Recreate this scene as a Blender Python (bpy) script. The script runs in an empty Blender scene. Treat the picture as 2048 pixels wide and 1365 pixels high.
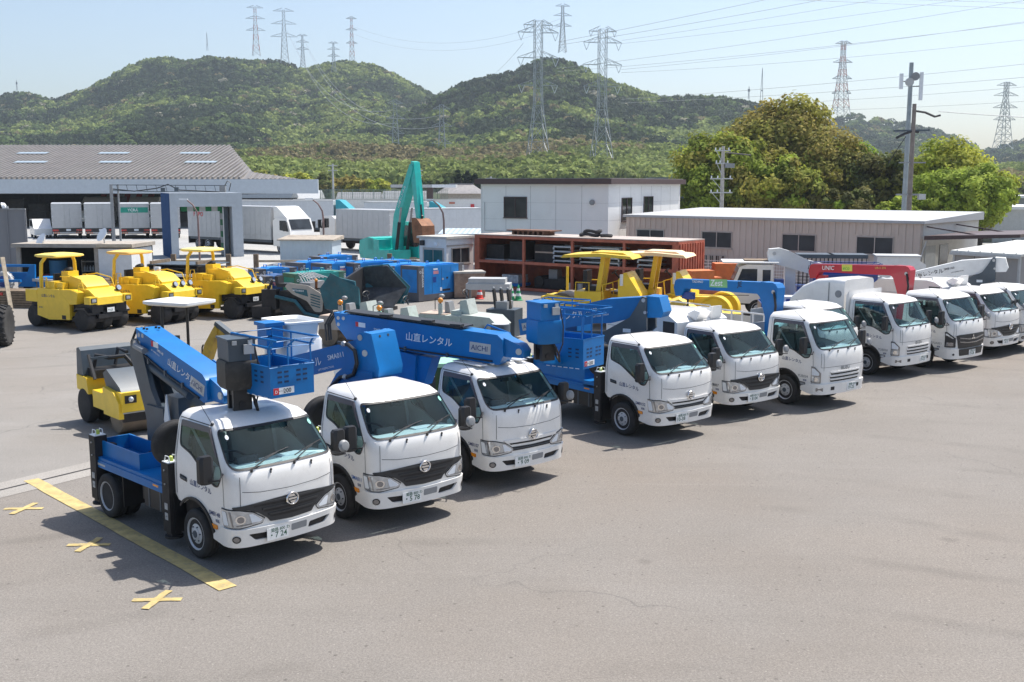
import bpy, bmesh, math, random
import numpy as np
from mathutils import Vector, Matrix
from mathutils.geometry import delaunay_2d_cdt
R = math.radians
random.seed(7)
rng = np.random.default_rng(11)
SC = bpy.context.scene
COL = SC.collection

# ------------------------------------------------------------------ materials
MATS = {}
def nd(nt, t, **kw):
    n = nt.nodes.new(t)
    for k, v in kw.items():
        setattr(n, k, v)
    return n
def mat(name, col, rough=.5, metal=0., var=.12, scale=3., bump=0., bscale=60., dirt=0., dirtcol=(.16, .13, .10), coat=0., spec=.5):
    """painted / plain surface with procedural variation of tone, grime blotches and fine bump"""
    if name in MATS:
        return MATS[name]
    m = bpy.data.materials.new(name); m.use_nodes = True
    nt = m.node_tree; L = nt.links
    b = nt.nodes['Principled BSDF']
    b.inputs['Roughness'].default_value = rough
    b.inputs['Metallic'].default_value = metal
    b.inputs['Specular IOR Level'].default_value = spec
    if coat:
        b.inputs['Coat Weight'].default_value = coat
        b.inputs['Coat Roughness'].default_value = .06
    tc = nd(nt, 'ShaderNodeTexCoord')
    n1 = nd(nt, 'ShaderNodeTexNoise'); n1.inputs['Scale'].default_value = scale; n1.inputs['Detail'].default_value = 5
    L.new(tc.outputs['Object'], n1.inputs['Vector'])
    rp = nd(nt, 'ShaderNodeMapRange'); rp.inputs['From Min'].default_value = .3; rp.inputs['From Max'].default_value = .7
    rp.inputs['To Min'].default_value = 1 - var; rp.inputs['To Max'].default_value = 1 + var
    L.new(n1.outputs['Fac'], rp.inputs['Value'])
    mx = nd(nt, 'ShaderNodeMix', data_type='RGBA', blend_type='MULTIPLY'); mx.inputs['Factor'].default_value = 1
    mx.inputs['A'].default_value = (*col, 1)
    L.new(rp.outputs['Result'], mx.inputs['B'])
    out = mx.outputs['Result']
    if dirt > 0:
        n2 = nd(nt, 'ShaderNodeTexNoise'); n2.inputs['Scale'].default_value = scale * 2.3; n2.inputs['Detail'].default_value = 8; n2.inputs['Roughness'].default_value = .7
        L.new(tc.outputs['Object'], n2.inputs['Vector'])
        r2 = nd(nt, 'ShaderNodeMapRange'); r2.inputs['From Min'].default_value = .5; r2.inputs['From Max'].default_value = .75
        r2.inputs['To Max'].default_value = dirt
        L.new(n2.outputs['Fac'], r2.inputs['Value'])
        m2 = nd(nt, 'ShaderNodeMix', data_type='RGBA'); m2.inputs['B'].default_value = (*dirtcol, 1)
        L.new(r2.outputs['Result'], m2.inputs['Factor']); L.new(out, m2.inputs['A'])
        out = m2.outputs['Result']
    L.new(out, b.inputs['Base Color'])
    if bump > 0:
        n3 = nd(nt, 'ShaderNodeTexNoise'); n3.inputs['Scale'].default_value = bscale; n3.inputs['Detail'].default_value = 4
        L.new(tc.outputs['Object'], n3.inputs['Vector'])
        bp = nd(nt, 'ShaderNodeBump'); bp.inputs['Strength'].default_value = bump; bp.inputs['Distance'].default_value = .02
        L.new(n3.outputs['Fac'], bp.inputs['Height']); L.new(bp.outputs['Normal'], b.inputs['Normal'])
    MATS[name] = m
    return m
def glass(name, tint, opac=.3, rough=.02, refl=1.5, base=.03):
    """window pane: tinted see-through mixed with mirror reflection"""
    m = bpy.data.materials.new(name); m.use_nodes = True; nt = m.node_tree; L = nt.links
    nt.nodes.remove(nt.nodes['Principled BSDF'])
    o = nt.nodes['Material Output']
    t = nd(nt, 'ShaderNodeBsdfTransparent'); t.inputs[0].default_value = (*tint, 1)
    d = nd(nt, 'ShaderNodeBsdfDiffuse'); d.inputs[0].default_value = (.02, .035, .035, 1)
    g = nd(nt, 'ShaderNodeBsdfGlossy'); g.inputs['Roughness'].default_value = rough; g.inputs[0].default_value = (.80, .97, 1, 1)
    m1 = nd(nt, 'ShaderNodeMixShader'); m1.inputs[0].default_value = opac
    L.new(t.outputs[0], m1.inputs[1]); L.new(d.outputs[0], m1.inputs[2])
    fr = nd(nt, 'ShaderNodeFresnel'); fr.inputs[0].default_value = 1.5
    ad = nd(nt, 'ShaderNodeMath', operation='MULTIPLY_ADD'); ad.inputs[1].default_value = refl; ad.inputs[2].default_value = base; ad.use_clamp = True
    L.new(fr.outputs[0], ad.inputs[0])
    m2 = nd(nt, 'ShaderNodeMixShader'); L.new(ad.outputs[0], m2.inputs[0])
    L.new(m1.outputs[0], m2.inputs[1]); L.new(g.outputs[0], m2.inputs[2])
    L.new(m2.outputs[0], o.inputs[0])
    MATS[name] = m
    return m

WHITE = mat('white_paint', (.80, .785, .755), .30, var=.04, dirt=.20, coat=.4, dirtcol=(.50, .46, .40))
WHITE2 = mat('white_sheet', (.72, .73, .73), .5, var=.06, dirt=.2, dirtcol=(.45, .43, .40))
BLUE = mat('lift_blue', (.001, .148, .43), .42, var=.10, dirt=.22, dirtcol=(.02, .12, .24), spec=.35)
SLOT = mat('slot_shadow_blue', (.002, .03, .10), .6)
DBLUE = mat('deep_blue', (.012, .055, .27), .4, var=.12, dirt=.2, coat=.2)
GENBLUE = mat('generator_blue', (.003, .20, .56), .45, var=.12, dirt=.12)
YEL = mat('roller_yellow', (.82, .55, .03), .42, var=.07, dirt=.12, coat=.15, dirtcol=(.38, .24, .03))
YEL2 = mat('canopy_yellow', (.86, .66, .14), .55, var=.08, dirt=.1)
PEACH = mat('faded_canopy', (.84, .62, .38), .6, var=.06, dirt=.1)
DYEL = mat('worn_yellow', (.45, .30, .04), .6, var=.25, dirt=.5)
TEAL = mat('excavator_teal', (.004, .50, .43), .4, var=.1, dirt=.12, coat=.2)
DTEAL = mat('dark_teal', (.012, .10, .13), .45, var=.2, dirt=.3)
MINT = mat('mint_green', (.30, .55, .40), .55, var=.12, dirt=.3)
RED = mat('crane_red', (.45, .012, .035), .35, var=.06, dirt=.08, coat=.3)
RUSTRED = mat('rack_red', (.44, .125, .07), .65, var=.2, dirt=.35, bump=.1)
ORANGE = mat('orange_paint', (.62, .17, .04), .6, var=.15, dirt=.3)
GREY = mat('grey_paint', (.24, .25, .26), .5, var=.1, dirt=.2)
LGREY = mat('light_grey', (.45, .46, .46), .5, var=.08, dirt=.2)
DGREY = mat('dark_grey', (.055, .075, .095), .45, var=.15, dirt=.15)
BLACK = mat('black_plastic', (.018, .018, .02), .5, var=.3, bump=.05)
MATTE = mat('black_iron', (.02, .018, .018), .7, var=.4, dirt=.4, dirtcol=(.08, .06, .05))
RUBBER = mat('rubber', (.028, .027, .027), .85, var=.25, dirt=.35, dirtcol=(.09, .08, .07), bump=.15)
DRUM = mat('steel_drum', (.20, .16, .12), .5, .3, var=.3, dirt=.4)
STEEL = mat('steel', (.45, .46, .48), .38, .75, var=.15, dirt=.1)
CHROME = mat('chrome', (.75, .76, .78), .14, 1., var=.05)
SILVER = mat('silver_body', (.46, .47, .48), .4, .15, var=.05, dirt=.1)
RIM = mat('rim_silver', (.52, .53, .55), .38, .15, var=.12, dirt=.25)
LAMP = mat('lamp_lens', (.50, .53, .56), .12, .55, var=.3, scale=9, coat=1.)
LAMPD = mat('lamp_bezel', (.22, .22, .23), .2, .6, var=.2, coat=1.)
AMBER = mat('amber_lens', (.80, .27, .01), .25, var=.1, coat=.6)
REDL = mat('red_lens', (.45, .01, .01), .25, var=.1, coat=.6)
PLATE = mat('plate_white', (.80, .81, .80), .4, var=.02)
PGREEN = mat('plate_green', (.02, .10, .06), .5)
NAVY = mat('navy_letters', (.03, .055, .16), .5, var=.1)
LET_W = mat('white_letters', (.74, .77, .80), .5, var=.06)
LET_K = mat('black_letters', (.02, .02, .025), .5)
LET_R = mat('red_letters', (.55, .02, .03), .5)
LET_G = mat('green_letters', (.10, .38, .05), .5)
WOOD = mat('weathered_wood', (.20, .145, .095), .8, var=.3, scale=6, dirt=.4, bump=.3)
WOODL = mat('pale_wood', (.50, .42, .31), .75, var=.2, scale=6, dirt=.2)
CONC = mat('concrete', (.40, .38, .35), .85, var=.15, dirt=.3, bump=.2)
SEAT = mat('seat_grey', (.15, .145, .135), .8, var=.2)
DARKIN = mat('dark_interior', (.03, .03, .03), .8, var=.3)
DASH = mat('dash_grey', (.62, .63, .62), .7, var=.1)
WSHIELD = glass('windshield_glass', (.78, .97, .99), .0, .02, .5, .004)
SGLASS = glass('side_glass', (.60, .74, .74), .03, .02, 1.0, .01)
DGLASS = mat('dark_glass', (.03, .035, .04), .1, var=.5, scale=1.2, spec=.4)
MIRR = mat('mirror_face', (.35, .40, .45), .05, .9, var=.1)

# ------------------------------------------------------------------ mesh builder
def ortho(d):
    d = Vector(d).normalized()
    a = Vector((0, 0, 1)) if abs(d.z) < .9 else Vector((1, 0, 0))
    u = d.cross(a).normalized()
    return d, u, d.cross(u)
class B:
    def __init__(s, *mats):
        s.v = []; s.f = []; s.mi = []; s.mats = list(mats); s.bev = 0
    def mid(s, m):
        if m is None: return 0
        if m not in s.mats: s.mats.append(m)
        return s.mats.index(m)
    def add(s, vs, fs, m=None):
        o = len(s.v); k = s.mid(m)
        s.v.extend(tuple(v) for v in vs)
        for f in fs:
            s.f.append([i + o for i in f]); s.mi.append(k)
        return s
    def box(s, x0, x1, y0, y1, z0, z1, m=None):
        x0, x1 = sorted((x0, x1)); y0, y1 = sorted((y0, y1)); z0, z1 = sorted((z0, z1))
        v = [(x, y, z) for z in (z0, z1) for y in (y0, y1) for x in (x0, x1)]
        return s.add(v, [(0, 2, 3, 1), (4, 5, 7, 6), (0, 1, 5, 4), (2, 6, 7, 3), (1, 3, 7, 5), (0, 4, 6, 2)], m)
    def prism(s, poly, ax, a0, a1, m=None):
        """poly in the plane across axis ax: 'y' -> (x,z), 'x' -> (y,z), 'z' -> (x,y)"""
        n = len(poly)
        area = sum(poly[i][0] * poly[(i + 1) % n][1] - poly[(i + 1) % n][0] * poly[i][1] for i in range(n))
        if area < 0: poly = poly[::-1]
        if a0 > a1: a0, a1 = a1, a0
        def P(p, a):
            return {'y': (p[0], a, p[1]), 'x': (a, p[0], p[1]), 'z': (p[0], p[1], a)}[ax]
        v = [P(p, a0) for p in poly] + [P(p, a1) for p in poly]
        fs = [list(range(n))[::-1], list(range(n, 2 * n))] + [(i, (i + 1) % n, n + (i + 1) % n, n + i) for i in range(n)]
        if ax == 'y': fs = [list(f)[::-1] for f in fs]
        return s.add(v, fs, m)
    def loft(s, rings, m=None, cap=True):
        n = len(rings[0]); v = [p for r in rings for p in r]; fs = []
        for k in range(len(rings) - 1):
            for i in range(n):
                j = (i + 1) % n
                fs.append((k * n + i, k * n + j, (k + 1) * n + j, (k + 1) * n + i))
        if cap:
            fs.append(list(range(n))[::-1]); fs.append(list(range((len(rings) - 1) * n, len(rings) * n)))
        return s.add(v, fs, m)
    def tube(s, pts, r, m=None, n=6, closed=False):
        pts = [Vector(p) for p in pts]; rings = []
        k = len(pts)
        up = None
        for i, p in enumerate(pts):
            a = pts[i - 1] if (i > 0 or closed) else p
            b = pts[(i + 1) % k] if (i < k - 1 or closed) else p
            d = (b - a)
            if d.length < 1e-9: d = Vector((0, 0, 1))
            d.normalize()
            if up is None: _, u, w = ortho(d)
            else:
                u = (up - d * up.dot(d))
                if u.length < 1e-6: _, u, w = ortho(d)
                u.normalize()
            w = d.cross(u); up = u
            rr = r[i] if isinstance(r, (list, tuple)) else r
            rings.append([tuple(p + (u * math.cos(t) + w * math.sin(t)) * rr) for t in [2 * math.pi * q / n for q in range(n)]])
        if closed: rings.append(rings[0])
        return s.loft(rings, m, cap=not closed)
    def bar(s, p0, p1, w, h=None, m=None, up=(0, 0, 1)):
        h = h or w; p0, p1 = Vector(p0), Vector(p1); d = (p1 - p0).normalized()
        u = d.cross(Vector(up))
        if u.length < 1e-5: u = d.cross(Vector((1, 0, 0)))
        u.normalize(); k = u.cross(d)
        q = [(-.5, -.5), (.5, -.5), (.5, .5), (-.5, .5)]
        return s.loft([[tuple(p + u * a * w + k * b * h) for a, b in q] for p in (p0, p1)], m)
    def cyl(s, p0, p1, r0, r1=None, m=None, n=16):
        return s.tube([p0, p1], [r0, r0 if r1 is None else r1], m, n)
    def lathe(s, prof, c, ax, m=None, n=28):
        """prof: (radius, offset along axis); ax unit vector"""
        d, u, w = ortho(ax); c = Vector(c)
        rings = [[tuple(c + d * h + (u * math.cos(t) + w * math.sin(t)) * r) for t in [2 * math.pi * q / n for q in range(n)]] for r, h in prof]
        return s.loft(rings, m)
    def ball(s, c, r, m=None, n=12, sz=1.):
        c = Vector(c)
        prof = [(max(1e-3, r * math.sin(t)), -r * sz * math.cos(t)) for t in [math.pi * q / 8 for q in range(9)]]
        return s.lathe(prof, c, (0, 0, 1), m, n)
    def text(s, st, o, u, v, size, m=None, off=.003, fn=None, italic=0, sx=1.):
        """flat lettering: o = left end of the base line, u = reading direction, v = up"""
        vs, fs = text_mesh(st); o, u, v = Vector(o), Vector(u).normalized(), Vector(v).normalized(); nrm = u.cross(v)
        out = []
        for x, y in vs:
            out.append(o + u * ((x + italic * y) * size * sx) + v * (y * size) + nrm * off)
        return s.add(out, fs, m)
    def tf(s, M):
        s.v = [tuple(M @ Vector(v)) for v in s.v]; return s
    def mesh(s, name, bevel=0., seg=2, ang=35):
        me = bpy.data.meshes.new(name)
        bm = bmesh.new()
        vs = [bm.verts.new(v) for v in s.v]
        for f, k in zip(s.f, s.mi):
            try:
                fc = bm.faces.new([vs[i] for i in f]); fc.material_index = k
            except ValueError:
                pass
        if bevel > 0:
            es = [e for e in bm.edges if len(e.link_faces) == 2 and e.calc_face_angle(0) > R(28)]
            bmesh.ops.bevel(bm, geom=es, offset=bevel, segments=seg, affect='EDGES', profile=.5, clamp_overlap=True)
        for f in bm.faces: f.smooth = True
        bm.to_mesh(me); bm.free()
        for m in s.mats or [GREY]: me.materials.append(m)
        me.set_sharp_from_angle(angle=R(ang))
        return me
    def out(s, name, parent=None, bevel=0., seg=2, ang=35):
        return link(name, s.mesh(name, bevel, seg, ang), parent)
def link(name, me, parent=None):
    o = bpy.data.objects.new(name, me); COL.objects.link(o)
    if parent is not None: o.parent = parent
    return o
CACHE = {}
def cached(key, name, parent, fn):
    """same part on many things: build the mesh once, link it again"""
    if key not in CACHE: CACHE[key] = fn()
    return link(name, CACHE[key], parent)
def thing(name, label, cat, loc=(0, 0, 0), rz=0., group=None):
    o = bpy.data.objects.new(name, None); COL.objects.link(o)
    o.empty_display_size = .3
    o.location = loc; o.rotation_euler = (0, 0, rz); o['label'] = label; o['category'] = cat
    if group: o['group'] = group
    return o
def tag(o, label, cat, group=None, loc=None, rz=None):
    o['label'] = label; o['category'] = cat
    if group: o['group'] = group
    if loc is not None: o.location = loc
    if rz is not None: o.rotation_euler = (0, 0, rz)
    return o
def struct(o, kind='structure'):
    o['kind'] = kind; return o
def dup(o, loc, rz, label, group=None):
    def cp(x, par):
        c = x.copy(); COL.objects.link(c); c.parent = par
        for ch in x.children: cp(ch, c)
        return c
    r = cp(o, None); r.location = loc; r.rotation_euler = (0, 0, rz); r['label'] = label
    if group: r['group'] = group
    return r
TXT = {}
def text_mesh(st):
    if st in TXT: return TXT[st]
    cu = bpy.data.curves.new('t', 'FONT'); cu.body = st; cu.size = 1.; cu.resolution_u = 2; cu.offset = .012
    o = bpy.data.objects.new('t', cu); COL.objects.link(o)
    dg = bpy.context.evaluated_depsgraph_get(); dg.update()
    me = bpy.data.meshes.new_from_object(o.evaluated_get(dg))
    vs = [(v.co.x, v.co.y) for v in me.vertices]; fs = [list(p.vertices) for p in me.polygons]
    fs = [f if _area(vs, f) > 0 else f[::-1] for f in fs]
    bpy.data.objects.remove(o); bpy.data.curves.remove(cu); bpy.data.meshes.remove(me)
    TXT[st] = (vs, fs); return TXT[st]
def _area(vs, f):
    return sum(vs[f[i]][0] * vs[f[(i + 1) % len(f)]][1] - vs[f[(i + 1) % len(f)]][0] * vs[f[i]][1] for i in range(len(f)))

# ------------------------------------------------------------------ 2-D helpers
def rpoly(pts, r, n=5):
    """round the corners of a polygon; r number or list"""
    out = []; k = len(pts)
    for i, p in enumerate(pts):
        rr = r[i] if isinstance(r, (list, tuple)) else r
        p = Vector(p); a = Vector(pts[i - 1]); b = Vector(pts[(i + 1) % k])
        la, lb = (a - p).length, (b - p).length
        q = min(rr, la * .48, lb * .48)
        if q < 1e-4: out.append(tuple(p)); continue
        pa = p + (a - p) * (q / la); pb = p + (b - p) * (q / lb)
        for t in [j / n for j in range(n + 1)]:
            c = pa * (1 - t) ** 2 + p * 2 * t * (1 - t) + pb * t * t
            out.append((c.x, c.y))
    return out
def opoly(pts, d):
    """grow a (rounded) polygon outward by d"""
    k = len(pts); ar = sum(pts[i][0] * pts[(i + 1) % k][1] - pts[(i + 1) % k][0] * pts[i][1] for i in range(k))
    sg = 1 if ar > 0 else -1; out = []
    for i in range(k):
        a, b = Vector(pts[i - 1]), Vector(pts[(i + 1) % k]); t = (b - a)
        if t.length < 1e-9: out.append(pts[i]); continue
        t.normalize(); out.append((pts[i][0] + t.y * d * sg, pts[i][1] - t.x * d * sg))
    return out
def dens(pts, step):
    out = []; k = len(pts)
    for i in range(k):
        a, b = Vector(pts[i]), Vector(pts[(i + 1) % k]); n = max(1, int((b - a).length / step))
        for j in range(n):
            c = a + (b - a) * (j / n); out.append((c.x, c.y))
    return out
def inpoly(P, poly):
    P = np.asarray(P); x, y = P[:, 0], P[:, 1]; res = np.zeros(len(P), bool); k = len(poly)
    for i in range(k):
        x0, y0 = poly[i]; x1, y1 = poly[(i + 1) % k]
        if y0 == y1: continue
        c = ((y0 > y) != (y1 > y)) & (x < (x1 - x0) * (y - y0) / (y1 - y0) + x0)
        res ^= c
    return res
def cdt(outline, holes, step):
    outline = dens(outline, step); holes = [dens(h, step) for h in holes]
    vs = []; es = []
    for lp in [outline] + holes:
        o = len(vs); vs += lp; es += [(o + i, o + (i + 1) % len(lp)) for i in range(len(lp))]
    xs = [p[0] for p in outline]; ys = [p[1] for p in outline]
    gx = np.arange(min(xs) + step * .5, max(xs), step); gy = np.arange(min(ys) + step * .5, max(ys), step)
    if len(gx) and len(gy):
        g = np.array([(a, b) for a in gx for b in gy]); ok = inpoly(g, outline)
        for h in holes: ok &= ~inpoly(g, h)
        bd = np.array(vs)
        g = g[ok]
        if len(g):
            d = np.sqrt(((g[:, None, :] - bd[None, :, :]) ** 2).sum(2)).min(1)
            vs += [tuple(p) for p in g[d > step * .35]]
    r = delaunay_2d_cdt([Vector(v) for v in vs], es, [], 0, 1e-7)
    V = [tuple(v) for v in r[0]]; F = r[2]
    c = np.array([[sum(V[i][0] for i in f) / 3, sum(V[i][1] for i in f) / 3] for f in F])
    ok = inpoly(c, outline)
    for h in holes: ok &= ~inpoly(c, h)
    F = [list(f) if _area(V, f) > 0 else list(f)[::-1] for f, k in zip(F, ok) if k]
    return V, F
# ------------------------------------------------------------------ truck cabs
class Shell:
    """cab skin: a closed outline (seen from above) swept over the height; s runs along the outline from the nose, v up"""
    def __init__(s, xf, xr, hw, table, corner=.36, bulge=.04):
        pts = []
        yc = hw - .245
        for y in np.linspace(0, yc, 9): pts.append((xf - bulge * (y / yc) ** 2, y))
        p0 = Vector((xf - bulge, yc)); p2 = Vector((xf - bulge - .20, hw)); p1 = Vector((xf - bulge - .03, hw - .01))
        for t in np.linspace(.1, 1, 10):
            c = p0 * (1 - t) ** 2 + p1 * 2 * t * (1 - t) + p2 * t * t; pts.append((c.x, c.y))
        for x in np.linspace(p2.x, xr + .07, 12)[1:]: pts.append((x, hw))
        for a in np.linspace(15, 90, 6): pts.append((xr + .07 - .07 * math.sin(R(a)), hw - .07 + .07 * math.cos(R(a))))
        for y in np.linspace(hw - .07, 0, 8)[1:]: pts.append((xr, y))
        P = np.array(pts); d = np.r_[0, np.cumsum(np.hypot(*np.diff(P, axis=0).T))]
        s.P, s.d, s.S = P, d, d[-1]; s.xr = xr; s.hw = hw; s.T = np.array(table); s.cx = p2.x
    def pt(s, q, v, off=0.):
        a = abs(q); sg = -1 if q < 0 else 1
        def at(a, v):
            x = np.interp(a, s.d, s.P[:, 0]); y = np.interp(a, s.d, s.P[:, 1])
            z, kx, ky = (np.interp(v, s.T[:, 0], s.T[:, k]) for k in (1, 2, 3))
            return np.array((s.xr + (x - s.xr) * kx, y * ky, z))
        p = at(a, v)
        if off:
            e = .012
            du = at(min(a + e, s.S), v) - at(max(a - e, 0), v); dv = at(a, v + e) - at(a, v - e)
            n = np.cross(du, dv); n /= np.linalg.norm(n) + 1e-9
            p = p + n * off
        return (p[0], sg * p[1], p[2])
    def sx(s, x):
        """outline coordinate of a point on the side at reference x"""
        return float(np.interp(-x, -s.P[:, 0], s.d)) if x > s.xr + .08 else s.S
    def patch(s, b, poly, m, off, holes=(), step=.06, thick=0.):
        """thin piece lying on the skin; poly in (s, v); s<0 is the right-hand (driver) side"""
        V, F = cdt(poly, list(holes), step)
        o = [s.pt(q, v, off) for q, v in V]
        b.add(o, F, m)
        if thick:
            for lp in [poly] + list(holes):
                lp = dens(lp, step); n = len(lp)
                ar = sum(lp[i][0] * lp[(i + 1) % n][1] - lp[(i + 1) % n][0] * lp[i][1] for i in range(n))
                if (ar < 0) != (lp[0] in [dens(h, step)[0] for h in holes] if holes else False): lp = lp[::-1]
                top = [s.pt(q, v, off) for q, v in lp]; bot = [s.pt(q, v, off - thick) for q, v in lp]
                b.add(top + bot, [(i, n + i, n + (i + 1) % n, (i + 1) % n) for i in range(n)], m)
        return b
    def line(s, b, pts, w, m, off=.003):
        """seam drawn on the skin: a narrow strip"""
        for (q0, v0), (q1, v1) in zip(pts, pts[1:]):
            n = max(1, int(math.hypot(q1 - q0, v1 - v0) / .06)); L = math.hypot(q1 - q0, v1 - v0)
            tx, ty = -(v1 - v0) / L * w / 2, (q1 - q0) / L * w / 2
            for k in range(n):
                a, c = k / n, (k + 1) / n
                A = (q0 + (q1 - q0) * a, v0 + (v1 - v0) * a); C = (q0 + (q1 - q0) * c, v0 + (v1 - v0) * c)
                vs = [s.pt(A[0] - tx, A[1] - ty, off), s.pt(C[0] - tx, C[1] - ty, off), s.pt(C[0] + tx, C[1] + ty, off), s.pt(A[0] + tx, A[1] + ty, off)]
                b.add(vs, [(0, 1, 2, 3)], m)
    def text(s, b, st, q, v, size, m, off=.004, italic=0., right=True, arc=0.):
        """lettering on the right-hand side (reads towards the front) starting at outline coordinate q<0"""
        vs, fs = text_mesh(st)
        o = []
        for x, y in vs:
            X = (x + italic * y) * size
            o.append(s.pt(q + X, v + y * size + arc * X * X, off))
        b.add(o, fs, m)
def mir(poly): return [(-a, c) for a, c in poly][::-1]
def circ(c, r, n=16, ry=None): return [(c[0] + r * math.cos(2 * math.pi * k / n), c[1] + (ry or r) * math.sin(2 * math.pi * k / n)) for k in range(n)]

HINO = Shell(1.05, -.57, .845, [(.34, .34, .985, .965), (.60, .60, 1., .985), (.85, .85, 1., 1.), (1.15, 1.15, .995, 1.), (1.30, 1.30, .985, .995),
    (1.37, 1.37, .967, .985), (1.46, 1.46, .915, .965), (1.84, 1.84, .70, .875), (1.885, 1.885, .672, .852), (1.92, 1.925, .635, .82), (1.95, 1.95, .585, .775), (1.99, 1.972, .50, .70)])
ISUZU = Shell(1.05, -.62, .86, [(.34, .34, .975, .975), (.60, .60, .985, .99), (.85, .85, 1., 1.), (1.15, 1.15, .995, 1.), (1.30, 1.30, .98, .995),
    (1.37, 1.37, .965, .985), (1.46, 1.46, .935, .97), (1.94, 1.94, .755, .885), (1.985, 1.985, .73, .862), (2.03, 2.035, .69, .83), (2.06, 2.065, .64, .785), (2.10, 2.09, .55, .71)])

def cab_spec(kind):
    S = HINO if kind.startswith('hino') else ISUZU
    dz = 0 if S is HINO else .10
    top = 1.835 + dz; base = 1.395
    ws = rpoly([(-.83, base), (.83, base), (.86, top), (-.86, top)], [.13, .13, .07, .07])
    f = 1.015; rear = S.sx(-.38)
    if S is HINO:
        sw = [(f, 1.30), (1.12, 1.145), (1.22, 1.135), (1.80, 1.46), (rear - .02, 1.53), (rear, 1.60), (rear, top + .01), (1.05, top + .01)]
    else:
        sw = [(f, 1.36), (1.10, 1.20), (1.22, 1.17), (1.55, 1.33), (rear - .05, 1.40), (rear, 1.46), (rear, top + .01), (1.05, top + .01)]
    sw = rpoly(sw, [.05, .04, .05, .1, .04, .05, .05, .06])
    rw = rpoly([(S.S - .62, 1.42), (S.S - .001, 1.42), (S.S - .001, 1.80 + dz), (S.S - .58, 1.80 + dz)], [.06, 0, 0, .06])
    return S, ws, sw, rw, dz
def build_cab(root, kind, plate, door=None, code=None, codecol=None, tint=None):
    S, ws, sw, rw, dz = cab_spec(kind)
    hino = S is HINO
    body = tint or WHITE
    vt = S.T[-1][0]
    ax = S.sx(0.)                                                         # outline coordinate above the axle
    def shell():
        b = B(body)
        arch = [(ax + .49 * math.cos(t), .36 + .47 * math.sin(t)) for t in np.linspace(R(9), R(172), 15)]
        side = [(ax + .49, .80)] if False else []
        right = [(S.S, .82), (ax + .56, .82), (ax + .44, .74)] + [(ax + .46 * math.cos(t), .37 + .455 * math.sin(t)) for t in np.linspace(R(50), R(176), 12)]
        right = [p for p in right] + [(ax - .47, .46), (.9, .40)]
        bottom = right[::-1]
        outline = [(-a, c) for a, c in right] + bottom + [(S.S, vt), (-S.S, vt)]
        S.patch(b, outline, body, 0, [ws, sw, mir(sw), rw, mir(rw)], .075)
        # roof cap
        loop = [S.pt(q, vt) for q in np.linspace(-S.S, S.S, 72, endpoint=False)]
        cx = sum(p[0] for p in loop) / len(loop); zt = loop[0][2]
        rings = [[(cx + (p[0] - cx) * k, p[1] * k, zt + h) for p in loop] for k, h in ((1, 0), (.93, .010), (.8, .017), (.5, .021), (.1, .023))]
        b.loft(rings, body, cap=False); n = len(loop); b.add(rings[-1], [list(range(n))], body)
        return b.mesh('cab', ang=50)
    cab = cached((kind[:4], body.name, 'shell'), 'cab', root, shell)
    def trim():
        b = B(BLACK)
        S.patch(b, opoly(ws, .022), BLACK, .004, [opoly(ws, -.004)], .09, .01)
        for q in (sw, mir(sw)): S.patch(b, opoly(q, .020), BLACK, .004, [opoly(q, -.004)], .08, .01)
        for sg in (-1, 1):
            # rain visor along the top and front of the side window
            t = 1.84 + dz
            vis = [(1.035, 1.52), (1.02, 1.52), (1.03, t + .02), (S.sx(-.36), t + .02), (S.sx(-.36), t - .055), (1.11, t - .045)]
            S.patch(b, [(sg * a, c) for a, c in vis][::sg], mat('visor', (.10, .085, .095), .25, var=.1), .022, step=.08, thick=.018)
            # seams of the door and the front panel
            r = S.sx(-.46)
            for ln in ([(r, .84), (r, 1.62), (r - .01, t + .045)], [(.985, .66), (.985, 1.30)], [(r, t + .05), (1.03, t + .045)], [(.985, .62), (S.sx(.49), .46)]):
                S.line(b, [(sg * a, c) for a, c in ln], .009, MATTE)
            # wheel arch lip
            lip = [(ax + .49 * math.cos(a), .37 + .475 * math.sin(a)) for a in np.linspace(R(40), R(178), 14)]
            for p, q in zip(lip, lip[1:]):
                pts = [S.pt(sg * p[0], p[1], .012), S.pt(sg * q[0], q[1], .012)]
                b.bar(pts[0], pts[1], .03, .035, BLACK)
        if hino: S.line(b, [(-.70, 1.10), (-.45, 1.065), (0, 1.05), (.45, 1.065), (.70, 1.10)], .007, MATTE)
        else: S.line(b, [(-.78, 1.30), (-.80, .98), (.80, .98), (.78, 1.30)], .007, MATTE)
        S.line(b, [(-.72, 1.30), (-.73, .90)], .007, MATTE); S.line(b, [(.72, 1.30), (.73, .90)], .007, MATTE)
        # dark floor and wheel wells seen below the skin
        b.box(-.5, .92, -.70, .70, .42, .80, MATTE); b.box(-.55, .86, -.60, .60, .80, .86, MATTE)
        return b.mesh('window_trim', ang=50)
    cached((kind[:4], 'trim'), 'window_trim', cab, trim)
    def gl(poly, m, nm):
        b = B(m); S.patch(b, poly, m, -.006, step=.1); return b.mesh(nm, ang=60)
    cached((kind[:4], 'ws'), 'windshield', cab, lambda: gl(ws, WSHIELD, 'windshield'))
    for k, q in ((0, sw), (1, mir(sw))): cached((kind[:4], 'sw', k), 'side_window', cab, lambda: gl(q, SGLASS, 'side_window'))
    def rwin():
        b = B(SGLASS); S.patch(b, rw, SGLASS, -.006, step=.12); S.patch(b, mir(rw), SGLASS, -.006, step=.12)
        S.patch(b, opoly(rw, .02), BLACK, .004, [rw], .1); S.patch(b, opoly(mir(rw), .02), BLACK, .004, [mir(rw)], .1)
        return b.mesh('rear_window')
    cached((kind[:4], 'rw'), 'rear_window', cab, rwin)
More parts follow.
